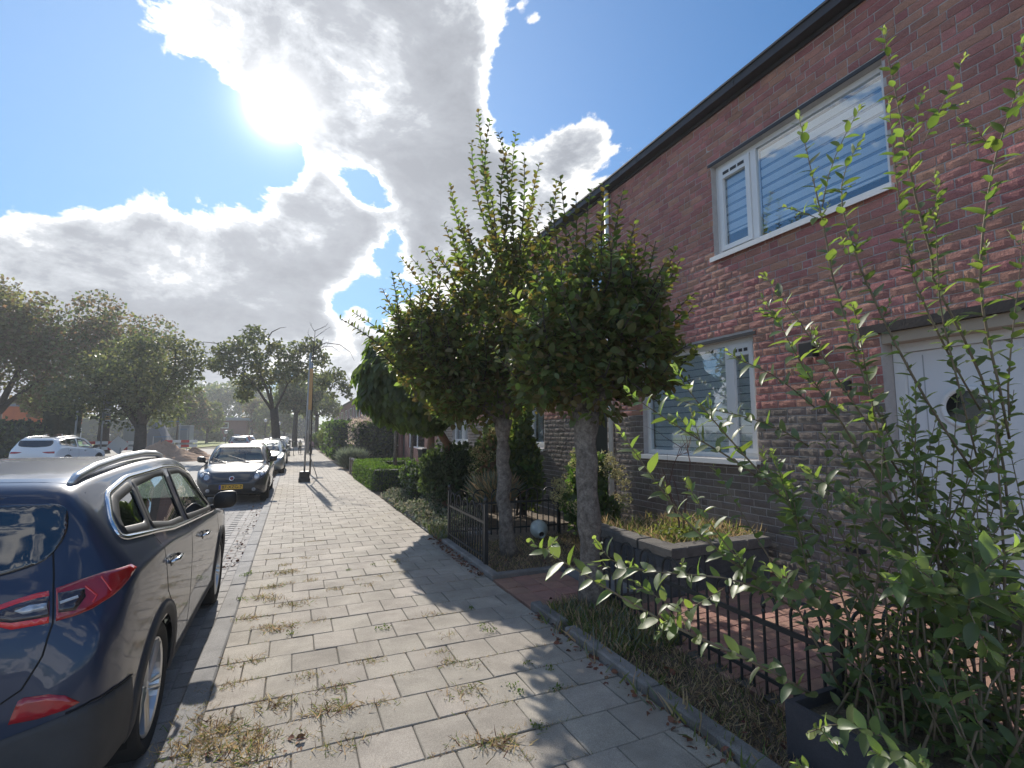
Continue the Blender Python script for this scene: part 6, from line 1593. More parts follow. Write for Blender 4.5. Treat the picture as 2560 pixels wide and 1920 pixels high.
# ================================================================== THE BIG SHRUB
sh = empty('leafy_shrub', (2.62, 1.3, .2), 'large loose shrub with long leafy shoots in the right foreground', 'shrub')
LS = [leafmesh(m_shrub, 40 + i, w_, c_, f_, 'leaf') for i, (w_, c_, f_) in enumerate(((.26, .12, .10), (.23, .25, .14), (.28, -.06, .08), (.22, .3, .05)))]
LY = [leafmesh(m_shruby, 50 + i, .22, .2, .16, 'leaf') for i in range(2)]
def zc(o, pts): return [(o[0] + x / o[2], o[1] + y / o[2]) for x, y in pts]
O8 = (1700, 0, 2.305); O3 = (1800, 600, 2.212); O6 = (1300, 1250, 2.476); O5 = (1400, 700, 2.765); O7 = (1900, 1200, 2.305); O0 = (0, 0, .86406)
ST = [  # frame-pixel polylines tip first, depth at tip and at root, thickness, leaf scale
 (zc(O8, [(1170, 155), (1190, 300), (1215, 410), (1250, 560), (1275, 720), (1320, 930), (1350, 1130), (1400, 1300), (1450, 1470), (1490, 1600)]) + zc(O3, [(1130, 150), (1240, 330), (1340, 520), (1450, 760), (1540, 1000), (1580, 1300), (1600, 1600)]), 2.35, 2.45, 1.0, 1.0),
 (zc(O8, [(680, 650), (700, 740), (730, 860), (760, 1010), (790, 1130), (820, 1260), (850, 1420), (890, 1640)]) + zc(O3, [(600, 120), (650, 300), (700, 440), (745, 640), (830, 860), (930, 1080), (1060, 1330), (1200, 1600)]), 2.30, 2.4, .9, 1.0),
 (zc(O8, [(1050, 600), (1000, 690), (950, 780), (890, 900), (850, 1020), (830, 1130), (820, 1200)]), 2.28, 2.33, .6, .8),
 (zc(O8, [(1060, 790), (1000, 870), (960, 950), (920, 1060), (925, 1200), (970, 1330), (1010, 1460), (1070, 1640)]) + zc(O3, [(760, 110), (830, 280), (900, 430), (970, 580), (1060, 740), (1150, 910), (1250, 1060), (1400, 1280)]), 2.3, 2.4, .9, .9),
 (zc(O8, [(1640, 320), (1600, 420), (1550, 520), (1500, 640), (1430, 760), (1400, 830)]), 2.4, 2.4, .5, .9),
 (zc(O8, [(1415, 500), (1390, 580), (1360, 660), (1345, 760), (1330, 900)]), 2.38, 2.4, .5, .8),
 (zc(O8, [(1200, 560), (1215, 700), (1230, 850), (1240, 1000), (1270, 1200), (1300, 1400), (1360, 1620)]) + zc(O3, [(1060, 180), (1150, 430), (1260, 610), (1350, 800), (1440, 940)]), 2.33, 2.42, .8, .9),
 (zc(O8, [(1970, 210), (1960, 400), (1940, 540), (1900, 660), (1860, 780), (1820, 870), (1800, 1000), (1770, 1150), (1740, 1330), (1730, 1600)]) + zc(O3, [(1435, 180), (1450, 400), (1490, 600), (1550, 800), (1600, 1100)]), 2.25, 2.4, 1.0, 1.15),
 (zc(O8, [(1600, 690), (1700, 730), (1760, 800), (1800, 880)]), 2.3, 2.3, .6, 1.0),
 (zc(O8, [(1980, 1280), (1965, 1400), (1960, 1600)]) + zc(O3, [(1670, 60), (1640, 330), (1610, 600), (1580, 820), (1600, 1000)]), 2.35, 2.4, .7, .9),
 (zc(O8, [(1490, 1000), (1480, 1150), (1470, 1300), (1480, 1500), (1500, 1640)]) + zc(O3, [(1200, 250), (1230, 480), (1300, 700), (1340, 900), (1420, 1200)]), 2.33, 2.4, .7, .9),
 (zc(O8, [(590, 1190), (660, 1210), (730, 1230), (810, 1265)]), 2.3, 2.32, .5, .9),
 (zc(O8, [(1100, 1370), (1040, 1420), (1000, 1450), (960, 1470)]), 2.3, 2.32, .5, .9),
 (zc(O8, [(460, 1600), (520, 1620)]) , 2.2, 2.2, .4, .8),
 (zc(O3, [(225, 310), (330, 430), (375, 575), (470, 720), (560, 840), (640, 960), (720, 1080), (820, 1260), (930, 1420), (1050, 1600)]), 2.05, 2.3, .9, 1.15),
 (zc(O3, [(235, 180), (330, 310), (440, 450), (560, 620), (650, 780), (760, 930), (860, 1080), (1000, 1300)]), 2.2, 2.35, .8, .9),
 (zc(O3, [(735, 350), (755, 430), (775, 540), (800, 690), (830, 850), (860, 1000), (900, 1180), (960, 1400), (1040, 1600)]), 2.0, 2.25, .9, 1.25),
 (zc(O3, [(1080, 800), (1090, 930), (1080, 1100), (1070, 1280), (1060, 1440)]), 2.15, 2.25, .6, 1.0),
 (zc(O3, [(285, 1160), (330, 1300), (380, 1430), (430, 1600), (500, 1760)]), 1.95, 2.1, .7, 1.0),
 (zc(O3, [(440, 1250), (560, 1320), (640, 1385), (740, 1480), (880, 1590), (1000, 1700)]), 2.0, 2.2, .7, 1.1),
 (zc(O5, [(780, 590), (850, 720), (950, 850), (1050, 950), (1150, 1080), (1300, 1240), (1420, 1370), (1600, 1560), (1800, 1760)]), 2.0, 2.25, .9, 1.15),
 (zc(O5, [(440, 750), (600, 880), (720, 950), (830, 1020), (960, 1110), (1120, 1190), (1280, 1290), (1450, 1420), (1650, 1620)]), 2.05, 2.3, .8, 1.0),
 (zc(O5, [(720, 790), (900, 860), (1100, 910), (1250, 930), (1400, 980), (1560, 1040), (1720, 1150)]), 2.25, 2.35, .6, 1.0),
 (zc(O5, [(1150, 490), (1240, 560), (1340, 590), (1460, 640), (1600, 740), (1760, 880)]), 2.25, 2.35, .6, 1.0),
 (zc(O5, [(400, 1030), (500, 1170), (570, 1260), (660, 1400), (750, 1520), (850, 1640)]) + zc(O6, [(1080, 190), (1250, 330), (1400, 450), (1560, 560)]), 1.9, 2.15, .9, 1.05),
 (zc(O5, [(850, 1370), (900, 1450), (960, 1540), (1010, 1640)]) + zc(O6, [(1180, 150), (1300, 320), (1420, 440), (1600, 600)]), 1.95, 2.15, .7, 1.0),
 (zc(O5, [(1460, 1180), (1510, 1300), (1570, 1470), (1620, 1640)]) + zc(O6, [(1750, 300), (1800, 480), (1850, 640)]), 2.0, 2.15, .6, 1.0),
 (zc(O6, [(55, 250), (150, 315), (250, 370), (420, 470), (620, 600), (850, 730), (1050, 840), (1300, 930), (1560, 1050), (1800, 1200)]), 1.62, 1.95, 1.0, 1.12),
 (zc(O6, [(455, 235), (500, 300), (550, 370), (640, 425), (800, 445), (960, 458), (1290, 470), (1450, 520), (1650, 640)]), 1.75, 2.05, .7, 1.0),
 (zc(O6, [(400, 385), (460, 400), (560, 420)]), 1.73, 1.76, .4, .7),
 (zc(O6, [(690, 490), (760, 550), (850, 600), (1000, 690)]), 1.78, 1.82, .5, .9),
 (zc(O6, [(1260, 550), (1180, 600), (1060, 670), (930, 745), (870, 770)])[::-1], 1.74, 2.0, .5, 1.0),
 (zc(O6, [(1330, 320), (1380, 440), (1500, 520), (1700, 680)]), 2.0, 2.2, .6, 1.0),
 (zc(O7, [(740, 430), (870, 450), (980, 540), (1080, 720), (1150, 900)]), 1.6, 1.75, .8, 1.35),
 (zc(O7, [(700, 560), (860, 590), (960, 680), (1120, 740), (1220, 850)]), 1.58, 1.75, .8, 1.35),
 (zc(O7, [(1490, 380), (1400, 430), (1330, 450), (1270, 560), (1200, 680), (1180, 800), (1190, 950)]), 1.5, 1.75, 1.0, 1.6),
 (zc(O7, [(1500, 640), (1380, 640), (1280, 660), (1200, 690)]), 1.5, 1.6, .6, 1.6),
 (zc(O7, [(1330, 1000), (1280, 920), (1240, 830), (1200, 740)]), 1.55, 1.6, .6, 1.5),
 (zc(O7, [(270, 1460), (340, 1430), (410, 1410), (480, 1400), (600, 1430), (760, 1500)]), 1.55, 1.75, .7, 1.0),
 (zc(O7, [(640, 1560), (720, 1600), (780, 1610), (860, 1650), (960, 1720)]), 1.35, 1.5, .8, 1.0),
 (zc(O7, [(200, 1640), (260, 1650), (330, 1690)]), 1.4, 1.5, .5, .9),
 (zc(O7, [(940, 1620), (900, 1640), (860, 1680)]), 1.35, 1.5, .5, 1.1),
 (zc(O7, [(1480, 150), (1400, 230), (1320, 330), (1260, 480), (1230, 620)]), 1.7, 1.85, .7, 1.3),
 (zc(O7, [(1180, 180), (1220, 320), (1240, 460), (1230, 620)]), 1.75, 1.85, .6, 1.2),
 (zc(O7, [(1500, 760), (1420, 720), (1330, 720), (1240, 760)]), 1.6, 1.7, .6, 1.4),
 (zc(O7, [(180, 0), (200, 200), (240, 380), (280, 560), (310, 680), (380, 820)]), 2.0, 2.15, .7, 1.1),
 (zc(O7, [(480, 60), (560, 140), (640, 220), (740, 330), (860, 480), (950, 640)]), 1.95, 2.1, .7, 1.1),
 (zc(O7, [(20, 480), (150, 600), (300, 700), (480, 830), (700, 1000)]), 1.9, 2.1, .6, 1.2),
]
q = random.Random(9)
leaves = []                                          # (pos, dir, normal, size, young)
twig = MB()
def shoot(pts, th, ls, dens=1.0, young=True, wig=.0):
    L = [0]
    for a, b in zip(pts, pts[1:]): L.append(L[-1] + (b - a).length)
    tot = L[-1]
    twig.mi = 0
    n = len(pts); r = [.0014 + .0046 * th * min(1, L[i] / .9) for i in range(n)]
    twig.tube(pts, r, 6)
    s = q.uniform(0, .02); side = q.uniform(0, 6.28)
    while s < tot:
        i = max(0, next((j for j in range(n - 1) if L[j + 1] >= s), n - 2)); f = (s - L[i]) / max(1e-6, L[i + 1] - L[i])
        p = pts[i].lerp(pts[i + 1], f); ax = (pts[i] - pts[i + 1]).normalized()       # towards the tip
        side += 2.4 + q.gauss(0, .3)
        u_ = ax.orthogonal().normalized(); v_ = ax.cross(u_); out = u_ * math.cos(side) + v_ * math.sin(side)
        tipf = min(1, s / .16)
        sz = (.024 + .050 * tipf) * ls * q.uniform(.68, 1.2)
        dd = out * (.45 + .55 * tipf) + ax * (1.15 - .6 * tipf) + Vector((0, 0, .12 * q.random()))
        nn = ax * .8 + Vector((0, 0, .7)) + Vector((q.gauss(0, .35), q.gauss(0, .35), q.gauss(0, .2)))
        if q.random() < .93: leaves.append((p, dd, nn, sz, s < .05 and young))
        s += (.013 + .017 * tipf) * q.uniform(.75, 1.3) / dens
for (pp, ka, kb, th, ls) in ST:
    P3 = []
    n = len(pp)
    for i, (x, y) in enumerate(pp): P3.append(dep(x, y, ka + (kb - ka) * i / max(1, n - 1)))
    # smooth the traced stem
    for _ in range(1): P3 = [P3[0]] + [P3[i] * .5 + (P3[i - 1] + P3[i + 1]) * .25 for i in range(1, n - 1)] + [P3[-1]]
    shoot(P3, th, ls)
    # short side shoots
    for _ in range(max(0, n // 4)):
        i = q.randrange(1, n); p = P3[i]; ax = (P3[i - 1] - P3[i]).normalized()
        d = (ax + Vector((q.gauss(0, .5), q.gauss(0, .5), q.gauss(.1, .4)))).normalized(); l = q.uniform(.06, .18)
        shoot([p + d * l, p + d * l * .5 + Vector((0, 0, -.004)), p], .4, ls * .8)
# the dense inner part of the shrub, rising from the dark box
for i in range(66):
    b = Vector((q.uniform(2.4, 2.95), q.uniform(1.0, 1.72), .18)); a = q.uniform(-.5, .95); 
    t = Vector((b.x + q.gauss(.12, .32), b.y + q.gauss(-.02, .26), q.uniform(.65, 1.62)))
    if i % 3 == 0: t = Vector((q.uniform(2.5, 3.4), q.uniform(1.0, 1.75), q.uniform(1.1, 1.85)))
    m1 = b.lerp(t, .5) + Vector((q.gauss(0, .05), q.gauss(0, .05), .05))
    pts = [t, t.lerp(m1, .5), m1, m1.lerp(b, .5), b]
    shoot(pts, 1.0, 1.1, .7)
twig.build('stem', m_twig, sh, True)
P = np.array([l[0][:] for l in leaves]); D = np.array([l[1][:] for l in leaves]); Nn = np.array([l[2][:] for l in leaves]); S = np.array([l[3] for l in leaves])
Pc = P - CAM; dpt = Pc @ cw; sx = 1280 + FPX * (Pc @ cr) / dpt; sy = 960 - FPX * (Pc @ cu) / dpt
score = S / dpt * np.where((sx > 0) & (sx < 2560) & (sy > 0) & (sy < 1920), 1, 0)
order = np.argsort(-score); pick = order[:298]; rest = order[298:]
x, d, z = frames(D, Nn)
for i in pick:
    M = Matrix(((x[i][0], d[i][0], z[i][0], P[i][0]), (x[i][1], d[i][1], z[i][1], P[i][1]), (x[i][2], d[i][2], z[i][2], P[i][2]), (0, 0, 0, 1))) @ Matrix.Scale(float(S[i]), 4)
    inst('leaf', (LY if leaves[i][4] else LS)[q.randrange(2 if leaves[i][4] else 4)], M, sh)
vv, ff, mi = [], [], []
off = np.array(wl(sh))
tmpl = [(np.array([v.co[:] for v in me.vertices]), [tuple(p.vertices) for p in me.polygons]) for me in LS]
for i in rest:
    tv, tf = tmpl[q.randrange(4)]; n = len(vv)
    V = P[i] - off + S[i] * (tv[:, 0:1] * x[i] + tv[:, 1:2] * d[i] + tv[:, 2:3] * z[i])
    vv.extend(map(tuple, V)); ff.extend([tuple(a + n for a in f) for f in tf]); mi.extend([1 if leaves[i][4] else 0] * len(tf))
me = bpy.data.meshes.new('leaves_rest'); me.from_pydata(vv, [], ff); me.materials.append(m_shrub); me.materials.append(m_shruby); me.polygons.foreach_set('material_index', mi); me.polygons.foreach_set('use_smooth', [True] * len(ff)); me.update()
o = bpy.data.objects.new('leaves_rest', me); COL.objects.link(o); o.parent = sh; tag(o, kind='stuff')

# ================================================================== STREET THINGS
m_galv = mat('galvanised', (.42, .43, .44), (.34, .35, .36), 8, .5, metal=.6)
m_yel = mat('sign_back', (.62, .36, .14), (.52, .30, .13), 3, .6)
sp_ = empty('sign_post', (.367, 17.6, 0), 'temporary sign seen edge on, on a post in a black rubber foot on the pavement', 'sign')
mb = MB(); mb.bbox((.19, 17.35, 0), (.54, 17.85, .12), .02); mb.bbox((.21, 17.40, .12), (.52, 17.80, .33), .03); mb.build('rubber_foot', m_black, sp_, False)
mb = MB(); mb.tube([(.36, 17.6, .33), (.375, 17.6, 2.3), (.40, 17.6, 4.25)], .03, 8); mb.build('pole', m_galv, sp_, True)
mb = MB(); mb.tube([(.44, 17.75, .9), (.46, 17.75, 3.95)], .032, 8); mb.build('second_pole', m_galv, sp_, True)
mb = MB(); mb.box((.40, 17.52, 2.35), (.50, 18.15, 3.72)); mb.build('sign_panel', m_yel, sp_)
for zz in (2.5, 3.5):
    mb = MB(); mb.tube([(.40, 17.6, zz), (.40, 17.6, zz + .04)], .045, 8); mb.build('clamp', m_galv, sp_)
mb = MB(); mb.tube([(.46, 17.75, .98), (.80, 18.6, .04)], .018, 6); mb.tube([(.62, 18.6, .02), (1.0, 18.6, .02)], .018, 6); mb.build('brace', m_galv, sp_)
# dead sapling behind the sign: bare leader above the post
ds = empty('dead_sapling', (.62, 20.5, 0), 'thin dead sapling, bare twigs standing above the sign post', 'tree'); mb = MB()
q2 = random.Random(14)
mb.tube([(.62, 20.5, 0), (.60, 20.5, 2.5), (.56, 20.5, 4.4), (.60, 20.5, 5.6)], [.035, .03, .022, .01], 6)
for (zz, dx, L) in ((4.5, -.5, .6), (4.7, .5, .6), (4.9, .35, .55), (5.1, -.35, .4), (5.3, .45, .5), (5.55, -.3, .3), (5.58, .55, .45)):
    branchy(mb, Vector((.57 + (zz - 4.4) * .02, 20.5, zz)), Vector((dx, q2.gauss(0, .3), .35)), L, .012, 1, q2, .4)
mb.build('trunk', m_barkd, ds)
# barriers, sand heap, site fence
m_bred = mat('barrier_red', (.50, .035, .03), None, rough=.5); m_bwhite = mat('barrier_white', (.75, .75, .74), None, rough=.5)
def barrier(label, p, ang, L, n, group='red and white road barriers', z=(.55, .95)):
    t = empty('road_barrier', p, label, 'barrier', group, ang)
    for bz in z:
        w = L / n
        for i in range(n):
            mb = MB(); mb.box((-L / 2 + i * w, -.02, bz - .11), (-L / 2 + (i + 1) * w - .004, .02, bz + .11)); mb.build('board', m_bred if i % 2 == 0 else m_bwhite, t, False, True)
    for sx in (-L / 2 + .15, L / 2 - .15):
        mb = MB(); mb.tube([(sx, .04, 0), (sx, .04, max(z) + .2)], .025, 6); mb.box((sx - .1, -.3, -.02), (sx + .1, .35, .06)); mb.build('foot', m_galv, t, False, True)
p = at(285, 1120, 44.5); barrier('red and white barrier left of the dark tree trunk, partly behind the white SUV', (p.x, p.y, -.07), R(4), 3.6, 5)
p = at(330, 1120, 43.0); barrier('short red and white barrier close to the tree trunk', (p.x, p.y, -.07), R(20), 1.5, 3)
p = at(452, 1112, 50.0); barrier('red and white barrier right of the sand heap', (p.x, p.y, -.07), R(2), 2.4, 4)
sg = at(296, 1110, 42.0); sgt = empty('road_sign', (sg.x, sg.y, -.07), 'tilted white diamond sign lying against the barrier', 'sign'); M = Matrix.Translation((sg.x, sg.y, .75)) @ Euler((R(12), R(38), R(35))).to_matrix().to_4x4()
mb = MB(); mb.box((-.45, -.012, -.45), (.45, .012, .45), M); mb.build('sign_panel', m_bwhite, sgt); mb = MB(); mb.tube([(sg.x + .1, sg.y + .1, -.07), (sg.x + .1, sg.y + .1, .9)], .03, 6); mb.build('pole', m_galv, sgt)
m_sand = mat('sand', (.48, .32, .22), (.36, .23, .15), 1.5, .95, bump=.06, bscale=5, fine=.25, fscale=40)
def heap(name, label, c, rad, h, m, seed, cat='heap'):
    q = random.Random(seed); bm = bmesh.new(); n = 26; N = 40; vs = []
    for i in range(n + 1):
        rr = i / n; row = []
        for j in range(N):
            a = 2 * math.pi * j / N; w = 1 + .12 * math.sin(3 * a + seed) + .07 * math.sin(7 * a)
            zz = h * max(0, (1 - rr) ** 1.05 - .0) * (1 + .10 * math.sin(5 * a + rr * 6)) + (q.uniform(-.05, .05) * h if 0 < i < n else 0)
            row.append(bm.verts.new((c[0] + math.cos(a) * rad[0] * rr * w, c[1] + math.sin(a) * rad[1] * rr * w, c[2] + zz)))
        vs.append(row)
    for i in range(1, n):
        for j in range(N): bm.faces.new((vs[i][j], vs[i + 1][j], vs[i + 1][(j + 1) % N], vs[i][(j + 1) % N]))
    top = vs[1]; bm.faces.new(top)
    for v in vs[0]: bm.verts.remove(v)
    me = bpy.data.meshes.new(name); bm.to_mesh(me); bm.free(); me.materials.append(m); me.polygons.foreach_set('use_smooth', [True] * len(me.polygons))
    o = bpy.data.objects.new(name, me); COL.objects.link(o); return tag(o, label, cat)
heap('sand_heap', 'brown heap of sand dumped on the road beside the tree trunk', (-7.1, 35.0, -.08), (2.3, 1.9), 1.15, m_sand, 1)
heap('sand_heap', 'smaller reddish heap of rubble on the right flank of the sand', (-5.7, 36.5, -.08), (1.3, 1.4), .75, m_sand, 2)
for i, (x0, x1, Y, lab) in enumerate([(383, 425, 52, 'low blue site fence panel above the sand heap'), (415, 448, 54, 'tall site fence frame right of the sand heap with blue top'), (448, 468, 56, 'narrow site fence frame at the edge of the lawn')]):
    a, b = at(x0, 1100, Y), at(x1, 1100, Y); t = empty('site_fence', (a.x, a.y, -.07), lab, 'fence', 'temporary site fences'); h = (1.3, 2.7, 2.0)[i]
    for p_ in (a, b): mb = MB(); mb.tube([(p_.x, p_.y, -.07), (p_.x, p_.y, h)], .035, 6); mb.build('upright', m_galv, t)
    mb = MB(); mb.tube([(a.x, a.y, h - .05), (b.x, b.y, h - .05)], .03, 6); mb.tube([(a.x, a.y, .2), (b.x, b.y, .2)], .03, 6); mb.build('rail', mat('fence_blue', (.08, .19, .35), None, rough=.5), t)
def cabin(label, x0, x1, ytop, Y, col, name='container', cat='container', base=0.0, roof=None):
    a, b = at(x0, 1085, Y), at(x1, 1085, Y); s = pxs((x0 + x1) / 2, 1085, Y); h = 1.57 + (1083 - ytop) * s
    t = empty(name, ((a.x + b.x) / 2, a.y + 1, -.07), label, cat); mb = MB(); mb.bbox((a.x, a.y, -.07), (b.x, a.y + 3, h), .04); mb.build('shell', col, t)
    mb = MB(); mb.box((a.x - .05, a.y - .05, h + .002), (b.x + .05, a.y + 3.05, h + .10)); mb.build('top', roof or m_galv, t)
    k = 5; w = (b.x - a.x) / k
    for i in range(k): mb = MB(); mb.box((a.x + i * w + .04, a.y - .03, .1), (a.x + (i + 1) * w - .04, a.y - .002, h - .1)); mb.build('panel', col, t)
    return t
m_cgrey = mat('cabin_grey', (.22, .24, .27), None, rough=.6)
cabin('grey site cabin left of the dark trunk beyond the barrier', 308, 338, 1063, 70, m_cgrey)
cabin('pale grey container right of the sand heap', 446, 473, 1065, 72, m_cgrey)
tn = at(385, 1083, 68); tt = empty('tent', (tn.x, tn.y, -.07), 'grey pointed tent roof behind the dark tree trunk', 'tent'); mb = MB()
s = pxs(385, 1083, 68); w = 28 * s; h = 30 * s + 1.5
mb.add([(tn.x - w, tn.y, 0), (tn.x + w, tn.y, 0), (tn.x + w, tn.y + 5, 0), (tn.x - w, tn.y + 5, 0), (tn.x - w * .1, tn.y + .4, h), (tn.x - w * .1, tn.y + 4.6, h)], [(0, 1, 4), (1, 2, 5, 4), (2, 3, 5), (3, 0, 4, 5), (3, 2, 1, 0)]); mb.build('canvas', mat('canvas_grey', (.15, .16, .19), None, rough=.8), tt)
# lamps in the green: white globes on short posts, and the tall street lamp
def globe(label, x, y, Y, r=.22, h0=None):
    p = at(x, y, Y); t = empty('globe_lamp', (p.x, p.y, -.05), label, 'lamp', 'white globe lamps on the green')
    mb = MB(); mb.tube([(p.x, p.y, -.05), (p.x, p.y, p.z - r * .8)], .05, 6); mb.build('pole', m_dark, t)
    mb = MB(); mb.lathe([(.001, -r)] + [(r * math.cos(a), r * math.sin(a)) for a in np.linspace(-1.4, 1.4, 9)] + [(.001, r)], 14, Matrix.Translation(p), False); mb.build('globe', m_bwhite, t, True)
    mb = MB(); mb.lathe([(.30, .0), (.28, .05), (.02, .16)], 12, Matrix.Translation((p.x, p.y, p.z + r * .6))); mb.build('shade', m_galv, t, True)
globe('globe lamp standing on the lawn edge', 565, 1081, 75); globe('globe lamp before the brick bungalow', 553, 1061, 100, .3); globe('globe lamp left of the kerbside trunk', 664, 1052, 85); globe('globe lamp right of the kerbside trunk', 699, 1059, 90)
globe('globe lamp above the walking family', 771, 1044, 70, .2); globe('globe lamp between the barriers, low by the post', 269, 1091, 60, .18)
p = at(196, 999, 42); t = empty('street_lamp', (p.x, p.y, -.1), 'white street lamp with a wide cone shade beside the dark conifers', 'street lamp')
mb = MB(); mb.tube([(p.x, p.y, -.1), (p.x, p.y, p.z)], [.07, .045], 8); mb.build('pole', m_galv, t, True)
mb = MB(); mb.lathe([(.10, -.40), (.38, .0), (.36, .08), (.05, .14)], 16, Matrix.Translation(p)); mb.build('lamp_shade', m_bwhite, t, True)
p = at(253, 1100, 40); t = empty('bus_stop_sign', (p.x, p.y, -.07), 'tall bus stop flag post left of the dark tree, with yellow and white strips', 'sign'); s = pxs(253, 1040, 40)
zt = at(256, 987, 40).z; mb = MB(); mb.tube([(p.x, p.y, -.07), (p.x, p.y, zt)], .045, 8); mb.build('pole', m_galv, t, True)
zz = at(256, 1001, 40).z
for (a, b, m_) in ((0, .55, m_cgrey), (.56, .85, m_upvc), (.86, 1.0, m_cgrey), (1.01, 1.25, m_yel), (1.26, 1.5, m_upvc)):
    mb = MB(); mb.box((p.x + .05, p.y - .02, zz - b), (p.x + .40, p.y + .02, zz - a)); mb.build('flag_panel', m_, t)
mb = MB(); mb.box((p.x + .09, p.y - .025, zz - 1.45), (p.x + .36, p.y - .021, zz - 1.32)); mb.build('label_box', m_dark, t)
# low buildings
m_or = mat('orange_render', (.55, .16, .06), (.48, .14, .06), 2, .8)
a, b = at(-60, 1090, 62), at(112, 1090, 62); t = empty('low_house', ((a.x + b.x) / 2, 62, 0), 'low house with an orange fascia half hidden by trees at the left', 'house')
mb = MB(); mb.box((a.x, 62, -.1), (b.x, 70, 2.6)); mb.build('wall', m_brickfar, t)
mb = MB(); mb.box((a.x - .2, 61.6, 2.6), (b.x + .2, 70.2, 4.1)); mb.build('fascia', m_or, t)
mb = MB(); mb.box((a.x - .3, 61.4, 4.1), (b.x + .3, 70.4, 4.6)); mb.build('roof', m_cgrey, t)
for i in range(3):
    x0 = a.x + 1 + i * 2.6; mb = MB(); mb.box((x0, 61.95, .8), (x0 + 1.5, 61.999, 2.1)); w_ = mb.build('window', m_upvc, t); mb = MB(); mb.box((x0 + .08, 61.93, .88), (x0 + 1.42, 61.949, 2.02)); mb.build('pane', m_glassd, w_)
a, b = at(536, 1083, 112), at(614, 1083, 112); zt = at(575, 1051, 112).z; t = empty('bungalow', ((a.x + b.x) / 2, 112, 0), 'flat roofed red brick building across the lawn', 'house')
mb = MB(); mb.box((a.x + 2.6, 112, -.1), (b.x, 120, zt)); mb.box((a.x, 112.5, zt * .55), (a.x + 2.6, 120, zt)); mb.box((a.x + .3, 113, -.1), (a.x + 2.6, 120, zt * .55)); mb.build('wall', m_brickfar, t)
mb = MB(); mb.box((a.x - .5, 111.2, zt), (b.x + .6, 121, zt + .55)); mb.build('roof', m_cgrey, t)
mb = MB(); mb.box((a.x + .3, 112.44, zt * .62), (a.x + 2.3, 112.49, zt * .9)); w_ = mb.build('window', m_upvc, t); mb = MB(); mb.box((a.x + .45, 112.42, zt * .66), (a.x + 2.15, 112.439, zt * .86)); mb.build('pane', m_glassd, w_)
for cx, w in ((527, 16), (549, 14), (575, 10)):
    c = px(cx, 1078, 108); bush('clipped_bush', {527: 'dark rounded bush left of the brick building', 549: 'dark rounded bush before the brick building porch', 575: 'small dark bush at the brick wall corner'}[cx], 'shrub', (c.x, c.y, .9), (w * pxs(cx, 1078, 108) / 2, 1.2, 1.2), 500, .4, [m_dgreen], 'quad', 'bushes before the brick building', seed=cx)

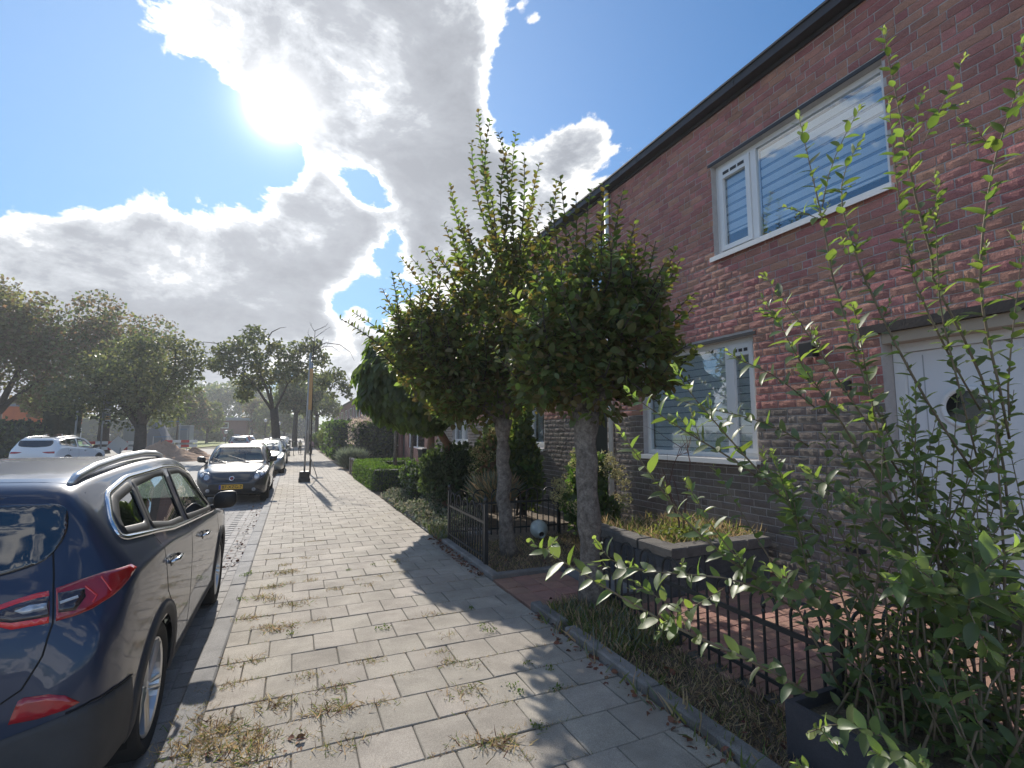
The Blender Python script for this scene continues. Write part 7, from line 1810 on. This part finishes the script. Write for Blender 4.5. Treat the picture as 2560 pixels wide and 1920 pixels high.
# ================================================================== PEOPLE
m_skin = mat('skin', (.42, .26, .19), None, rough=.6); m_cloth_d = mat('cloth_dark', (.03, .032, .04), None, rough=.9); m_jean = mat('cloth_jeans', (.07, .10, .17), None, rough=.9)
m_pinkc = mat('cloth_pink', (.45, .30, .33), None, rough=.9); m_hair = mat('hair_brown', (.08, .045, .03), None, rough=.7); m_hairg = mat('hair_grey', (.55, .53, .5), None, rough=.7); m_yelc = mat('cloth_cream', (.55, .50, .35), None, rough=.9); m_shoe = mat('shoe', (.05, .05, .05), None, rough=.6)
def person(label, loc, H, rz, top, legs, hair, stride=.16, arm=.12, bend=0.0):
    """one continuous skinned figure; +y is forward"""
    t = empty('person', loc, label, 'person', 'family walking on the pavement', rz); s = H / 1.75
    V = {'pel': (0, 0, .95, .135), 'wst': (0, .01, 1.12, .12), 'chs': (0, .01, 1.34, .155), 'nek': (0, .02, 1.49, .06), 'hd0': (0, .035, 1.57, .085), 'hd1': (0, .04, 1.68, .092),
         'hL': (-.10, 0, .90, .10), 'kL': (-.10, .10 + stride * .4, .50, .062), 'aL': (-.10, stride - .02, .09, .042), 'tL': (-.10, stride + .14, .035, .035),
         'hR': (.10, 0, .90, .10), 'kR': (.10, .06 - stride * .2, .50, .062), 'aR': (.10, -stride - .08, .13, .042), 'tR': (.10, -stride + .05, .04, .035),
         'sL': (-.18, .01, 1.40, .065), 'eL': (-.24, -.03 - arm * .3, 1.13, .045), 'wL': (-.23, .04 - arm, .90, .033), 'fL': (-.22, .06 - arm, .81, .030),
         'sR': (.18, .01, 1.40, .065), 'eR': (.24, -.02 + arm * .2, 1.13, .045), 'wR': (.23, .10 + arm, .92, .033), 'fR': (.22, .13 + arm, .83, .030)}
    E = [('pel', 'wst'), ('wst', 'chs'), ('chs', 'nek'), ('nek', 'hd0'), ('hd0', 'hd1'), ('pel', 'hL'), ('hL', 'kL'), ('kL', 'aL'), ('aL', 'tL'), ('pel', 'hR'), ('hR', 'kR'), ('kR', 'aR'), ('aR', 'tR'), ('chs', 'sL'), ('sL', 'eL'), ('eL', 'wL'), ('wL', 'fL'), ('chs', 'sR'), ('sR', 'eR'), ('eR', 'wR'), ('wR', 'fR')]
    ks = list(V); me = bpy.data.meshes.new('body'); me.from_pydata([tuple(c * s for c in V[k][:3]) for k in ks], [(ks.index(a), ks.index(b)) for a, b in E], [])
    o = bpy.data.objects.new('body', me); COL.objects.link(o); md = o.modifiers.new('skin', 'SKIN')
    for i, k in enumerate(ks): v = me.skin_vertices[0].data[i]; v.radius = (V[k][3] * s, V[k][3] * s * (.8 if k in ('wst', 'chs', 'pel') else 1)); v.use_root = k == 'pel'
    o.modifiers.new('sub', 'SUBSURF').levels = 1
    dg = bpy.context.evaluated_depsgraph_get(); nm = bpy.data.meshes.new_from_object(o.evaluated_get(dg)); bpy.data.objects.remove(o)
    nm.materials.clear()
    for m_ in (m_skin, top, legs, m_shoe): nm.materials.append(m_)
    for p_ in nm.polygons:
        c = p_.center / s; mi = 0
        if c.z < .10: mi = 3
        elif c.z < 1.0 and abs(c.x) < .19: mi = 2
        elif c.z < 1.47 and c.z > .95: mi = 1
        p_.material_index = mi; p_.use_smooth = True
    o = bpy.data.objects.new('body', nm); COL.objects.link(o); o.parent = t
    mb = MB(); mb.lathe([(.05, 1.545 * s), (.098 * s, 1.62 * s), (.102 * s, 1.70 * s), (.08 * s, 1.765 * s), (.001, 1.79 * s)], 14, Matrix.Translation((0, .015 * s, 0)), False); mb.build('hair', hair, t, True, True)
    mb = MB(); mb.lathe([(.001, -.012), (.012, 0), (.001, .02)], 6, Matrix.Translation((0, .132 * s, 1.625 * s))); mb.build('nose', m_skin, t, True, True)
    return t
person('adult in dark jacket and jeans walking on the pavement with two children', (1.02, 41.6, 0), 1.76, R(180), m_cloth_d, m_jean, m_hairg)
person('child in a pale pink top and dark trousers walking beside the adult', (1.23, 40.2, 0), 1.12, R(172), m_pinkc, m_cloth_d, m_hair)
person('small child in a cream top at the kerb side of the adult', (.46, 41.0, 0), 1.05, R(185), m_yelc, m_cloth_d, m_hairg)
bk = empty('bicycle', (.02, 39.0, 0), 'bicycle parked at the kerb beside the dark cars', 'bicycle')
for yy in (38.5, 39.55):
    mb = MB(); mb.tube([(.02, yy + .33 * math.cos(a), .34 + .33 * math.sin(a)) for a in np.linspace(0, 2 * math.pi, 25)], .018, 5); mb.tube([(.02, yy - .3, .34), (.02, yy + .3, .34)], .004, 4); mb.tube([(.02, yy, .04), (.02, yy, .64)], .004, 4); mb.build('wheel', m_rubber, bk)
mb = MB(); A, Bp, Cp, Dp = Vector((.02, 38.62, .82)), Vector((.02, 38.95, .32)), Vector((.02, 39.2, .80)), Vector((.02, 39.55, .34))
for u_, v_ in ((A, Bp), (Bp, Cp), (A, Cp), (Bp, Dp), (Cp, Dp), (Vector((.02, 38.5, .34)), A + Vector((0, 0, .12)))): mb.tube([u_, v_], .016, 6)
mb.build('frame', mat('bike_green', (.12, .2, .05), None, rough=.4), bk); mb = MB(); mb.bbox((-.05, 39.12, .90), (.09, 39.36, .95), .02); mb.build('saddle', m_black, bk); mb = MB(); mb.tube([(-.28, 38.70, 1.02), (.02, 38.60, 1.0), (.32, 38.70, 1.02)], .014, 6); mb.build('handlebar', m_black, bk)

# ================================================================== ADDED VEIL
mb = MB(); mb.box((-404, -84, -1.2), (404, 454, 26.0)); hz = MB.build(mb, 'veil_haze', None) if False else None
m_veil = bpy.data.materials.new('flare_veil'); m_veil.use_nodes = True  # thin volume added to imitate the pale veil of lens flare
nt = m_veil.node_tree; nt.nodes.remove(nt.nodes['Principled BSDF'])
pv = nt.nodes.new('ShaderNodeVolumePrincipled'); pv.inputs['Color'].default_value = (.93, .96, 1, 1); pv.inputs['Density'].default_value = .0012; pv.inputs['Anisotropy'].default_value = .35
nt.links.new(pv.outputs[0], nt.nodes['Material Output'].inputs['Volume'])
o = mb.build('veil_haze', m_veil); tag(o, kind='stuff')
